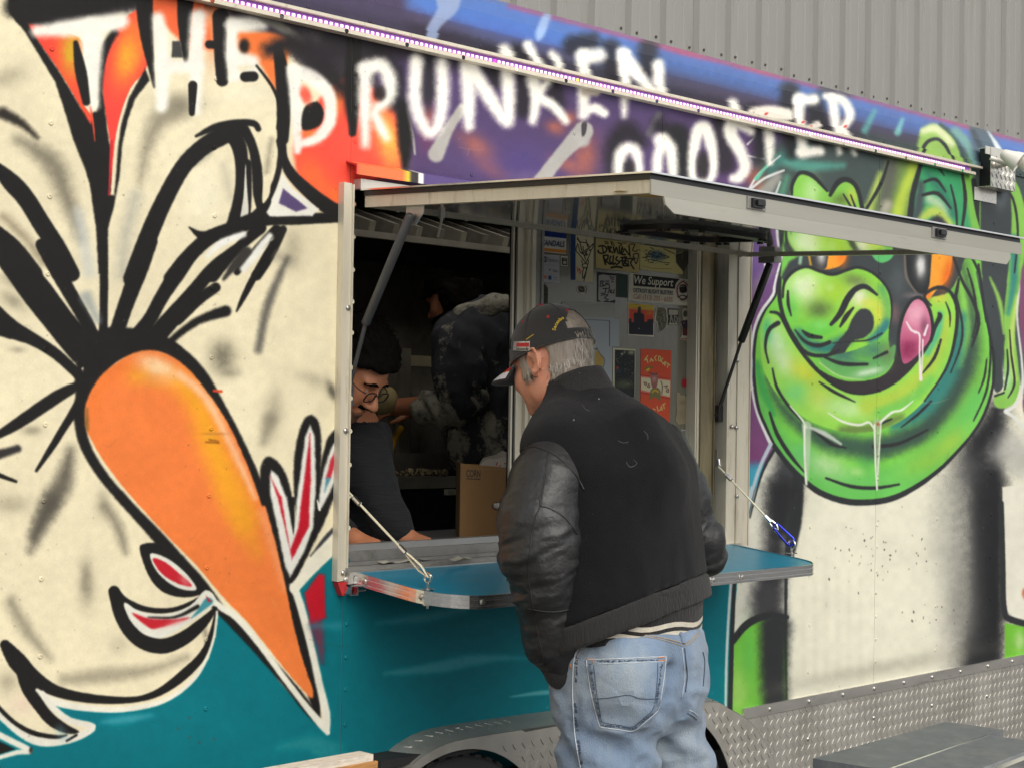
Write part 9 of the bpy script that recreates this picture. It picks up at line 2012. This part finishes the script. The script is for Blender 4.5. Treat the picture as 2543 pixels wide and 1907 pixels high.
hp = np.array(P(hu+0.006, 0.026, hw_)); pb2 = crumple('paper_wad', hp, (0.032, 0.022, 0.013), 8, mat('white_paper', (0.7, 0.66, 0.6), 0.8, var=0.1)); tag(pb2, 'white paper wad showing through the hand hole of the corn carton', 'paper')
# small sharp things
# ---- in front of the trailer: weathered board at the lower left, metal picnic bench at the lower right
M_wood = mat('orange_varnished_wood', (0.42, 0.20, 0.06), 0.5, var=0.45, vscale=6, stretch=(2, 8, 20), bump=0.2, bscale=30, dirt=((0.20, 0.09, 0.03), 5, 0.5, 0.7))
M_woodw = mat('peeling_white_wood', (0.55, 0.50, 0.42), 0.7, var=0.25, vscale=14, stretch=(2, 6, 6), bump=0.3, bscale=40, dirt=((0.30, 0.16, 0.08), 9, 0.56, 0.7))
bd = thing('wooden_board', 'weathered wooden board with peeling pale top edge leaning beside the wheel', 'wooden board', (2.0, -0.55, 0))
E0, E1_ = on_y(912, 1868, -0.50), on_y(729, 1907, -0.50); zt = E0[2]
xr = E0[0]
q = MB(); q.box(0.4, xr, -0.52, -0.475, zt-0.02, zt); q.build('top_rail', M_woodw, bd, bevel=0.006)
q = MB(); q.box(0.4, xr+0.006, -0.528, -0.5205, 0.06, zt-0.014); q.build('face_board', M_wood, bd, bevel=0.002); q = MB(); q.box(xr-0.04, xr, -0.52, -0.476, 0.0, zt-0.0205); q.build('leg', M_wood, bd); q = MB(); q.box(0.42, 0.46, -0.52, -0.476, 0.0, zt-0.0205); q.build('leg', M_wood, bd)
M_plank = mat('grey_weathered_top', (0.125, 0.135, 0.145), 0.55, 0.1, var=0.25, vscale=9, stretch=(3, 3, 1), bump=0.05, bscale=60, dirt=((0.21, 0.21, 0.20), 4, 0.5, 0.75))
bn = thing('picnic_bench', 'grey bench of worn planks with bright metal edging at the lower right', 'bench', (4.4, -1.3, 0))
ZB_ = 0.70; f2 = lambda px, py: on_z(px, py, ZB_)
c00, c10, c11 = f2(2019, 1882), f2(2312, 1791), f2(2482, 1816)
ux = c10-c00; ux /= np.linalg.norm(ux); vy = np.array([ux[1], -ux[0], 0]); w1 = float((c11-c10)@vy); L1 = float((c10-c00)@ux)
def bpl(nm, u0, u1, v0, v1, z0, z1, m2, bev=0.004, cut=0.0):
    q = MB(); P = lambda u, v, z: tuple(c00+ux*u+vy*v+np.array([0, 0, z-ZB_])); q.prism([P(u0, v0, z0), P(u1, v0+cut, z0), P(u1, v1, z0), P(u0, v1, z0)], (0, 0, z1-z0)); return q.build(nm, m2, bn, bevel=bev)
bpl('plank', 0, L1+0.03, 0, w1-0.004, ZB_-0.03, ZB_, M_plank, cut=0.03)
o = bpl('plank', -0.25, L1-0.08, w1+0.004, w1+0.16, ZB_-0.03, ZB_+0.001, M_plank)
bpl('metal_edging', -0.25, L1-0.08, w1-0.0035, w1+0.0035, ZB_-0.02, ZB_+0.003, M_alub, 0.0008); bpl('metal_edging', -0.25, L1-0.08, w1+0.161, w1+0.19, ZB_-0.055, ZB_-0.004, M_alub, 0.003)
bpl('plank', -0.6, L1-0.1, w1+0.24, w1+0.40, ZB_-0.10, ZB_-0.07, M_plank); bpl('end_bracket', L1-0.16, L1-0.10, 0.01, w1+0.18, ZB_-0.08, ZB_-0.031, M_dgrey); bpl('frame', -0.2, L1-0.15, 0.04, 0.09, ZB_-0.075, ZB_-0.031, M_dgrey)
for u, v in ((0.05, 0.05), (L1-0.2, 0.05), (0.05, w1+0.12), (L1-0.2, w1+0.12)): bpl('leg', u, u+0.05, v, v+0.05, 0.0, ZB_-0.076, M_dgrey)
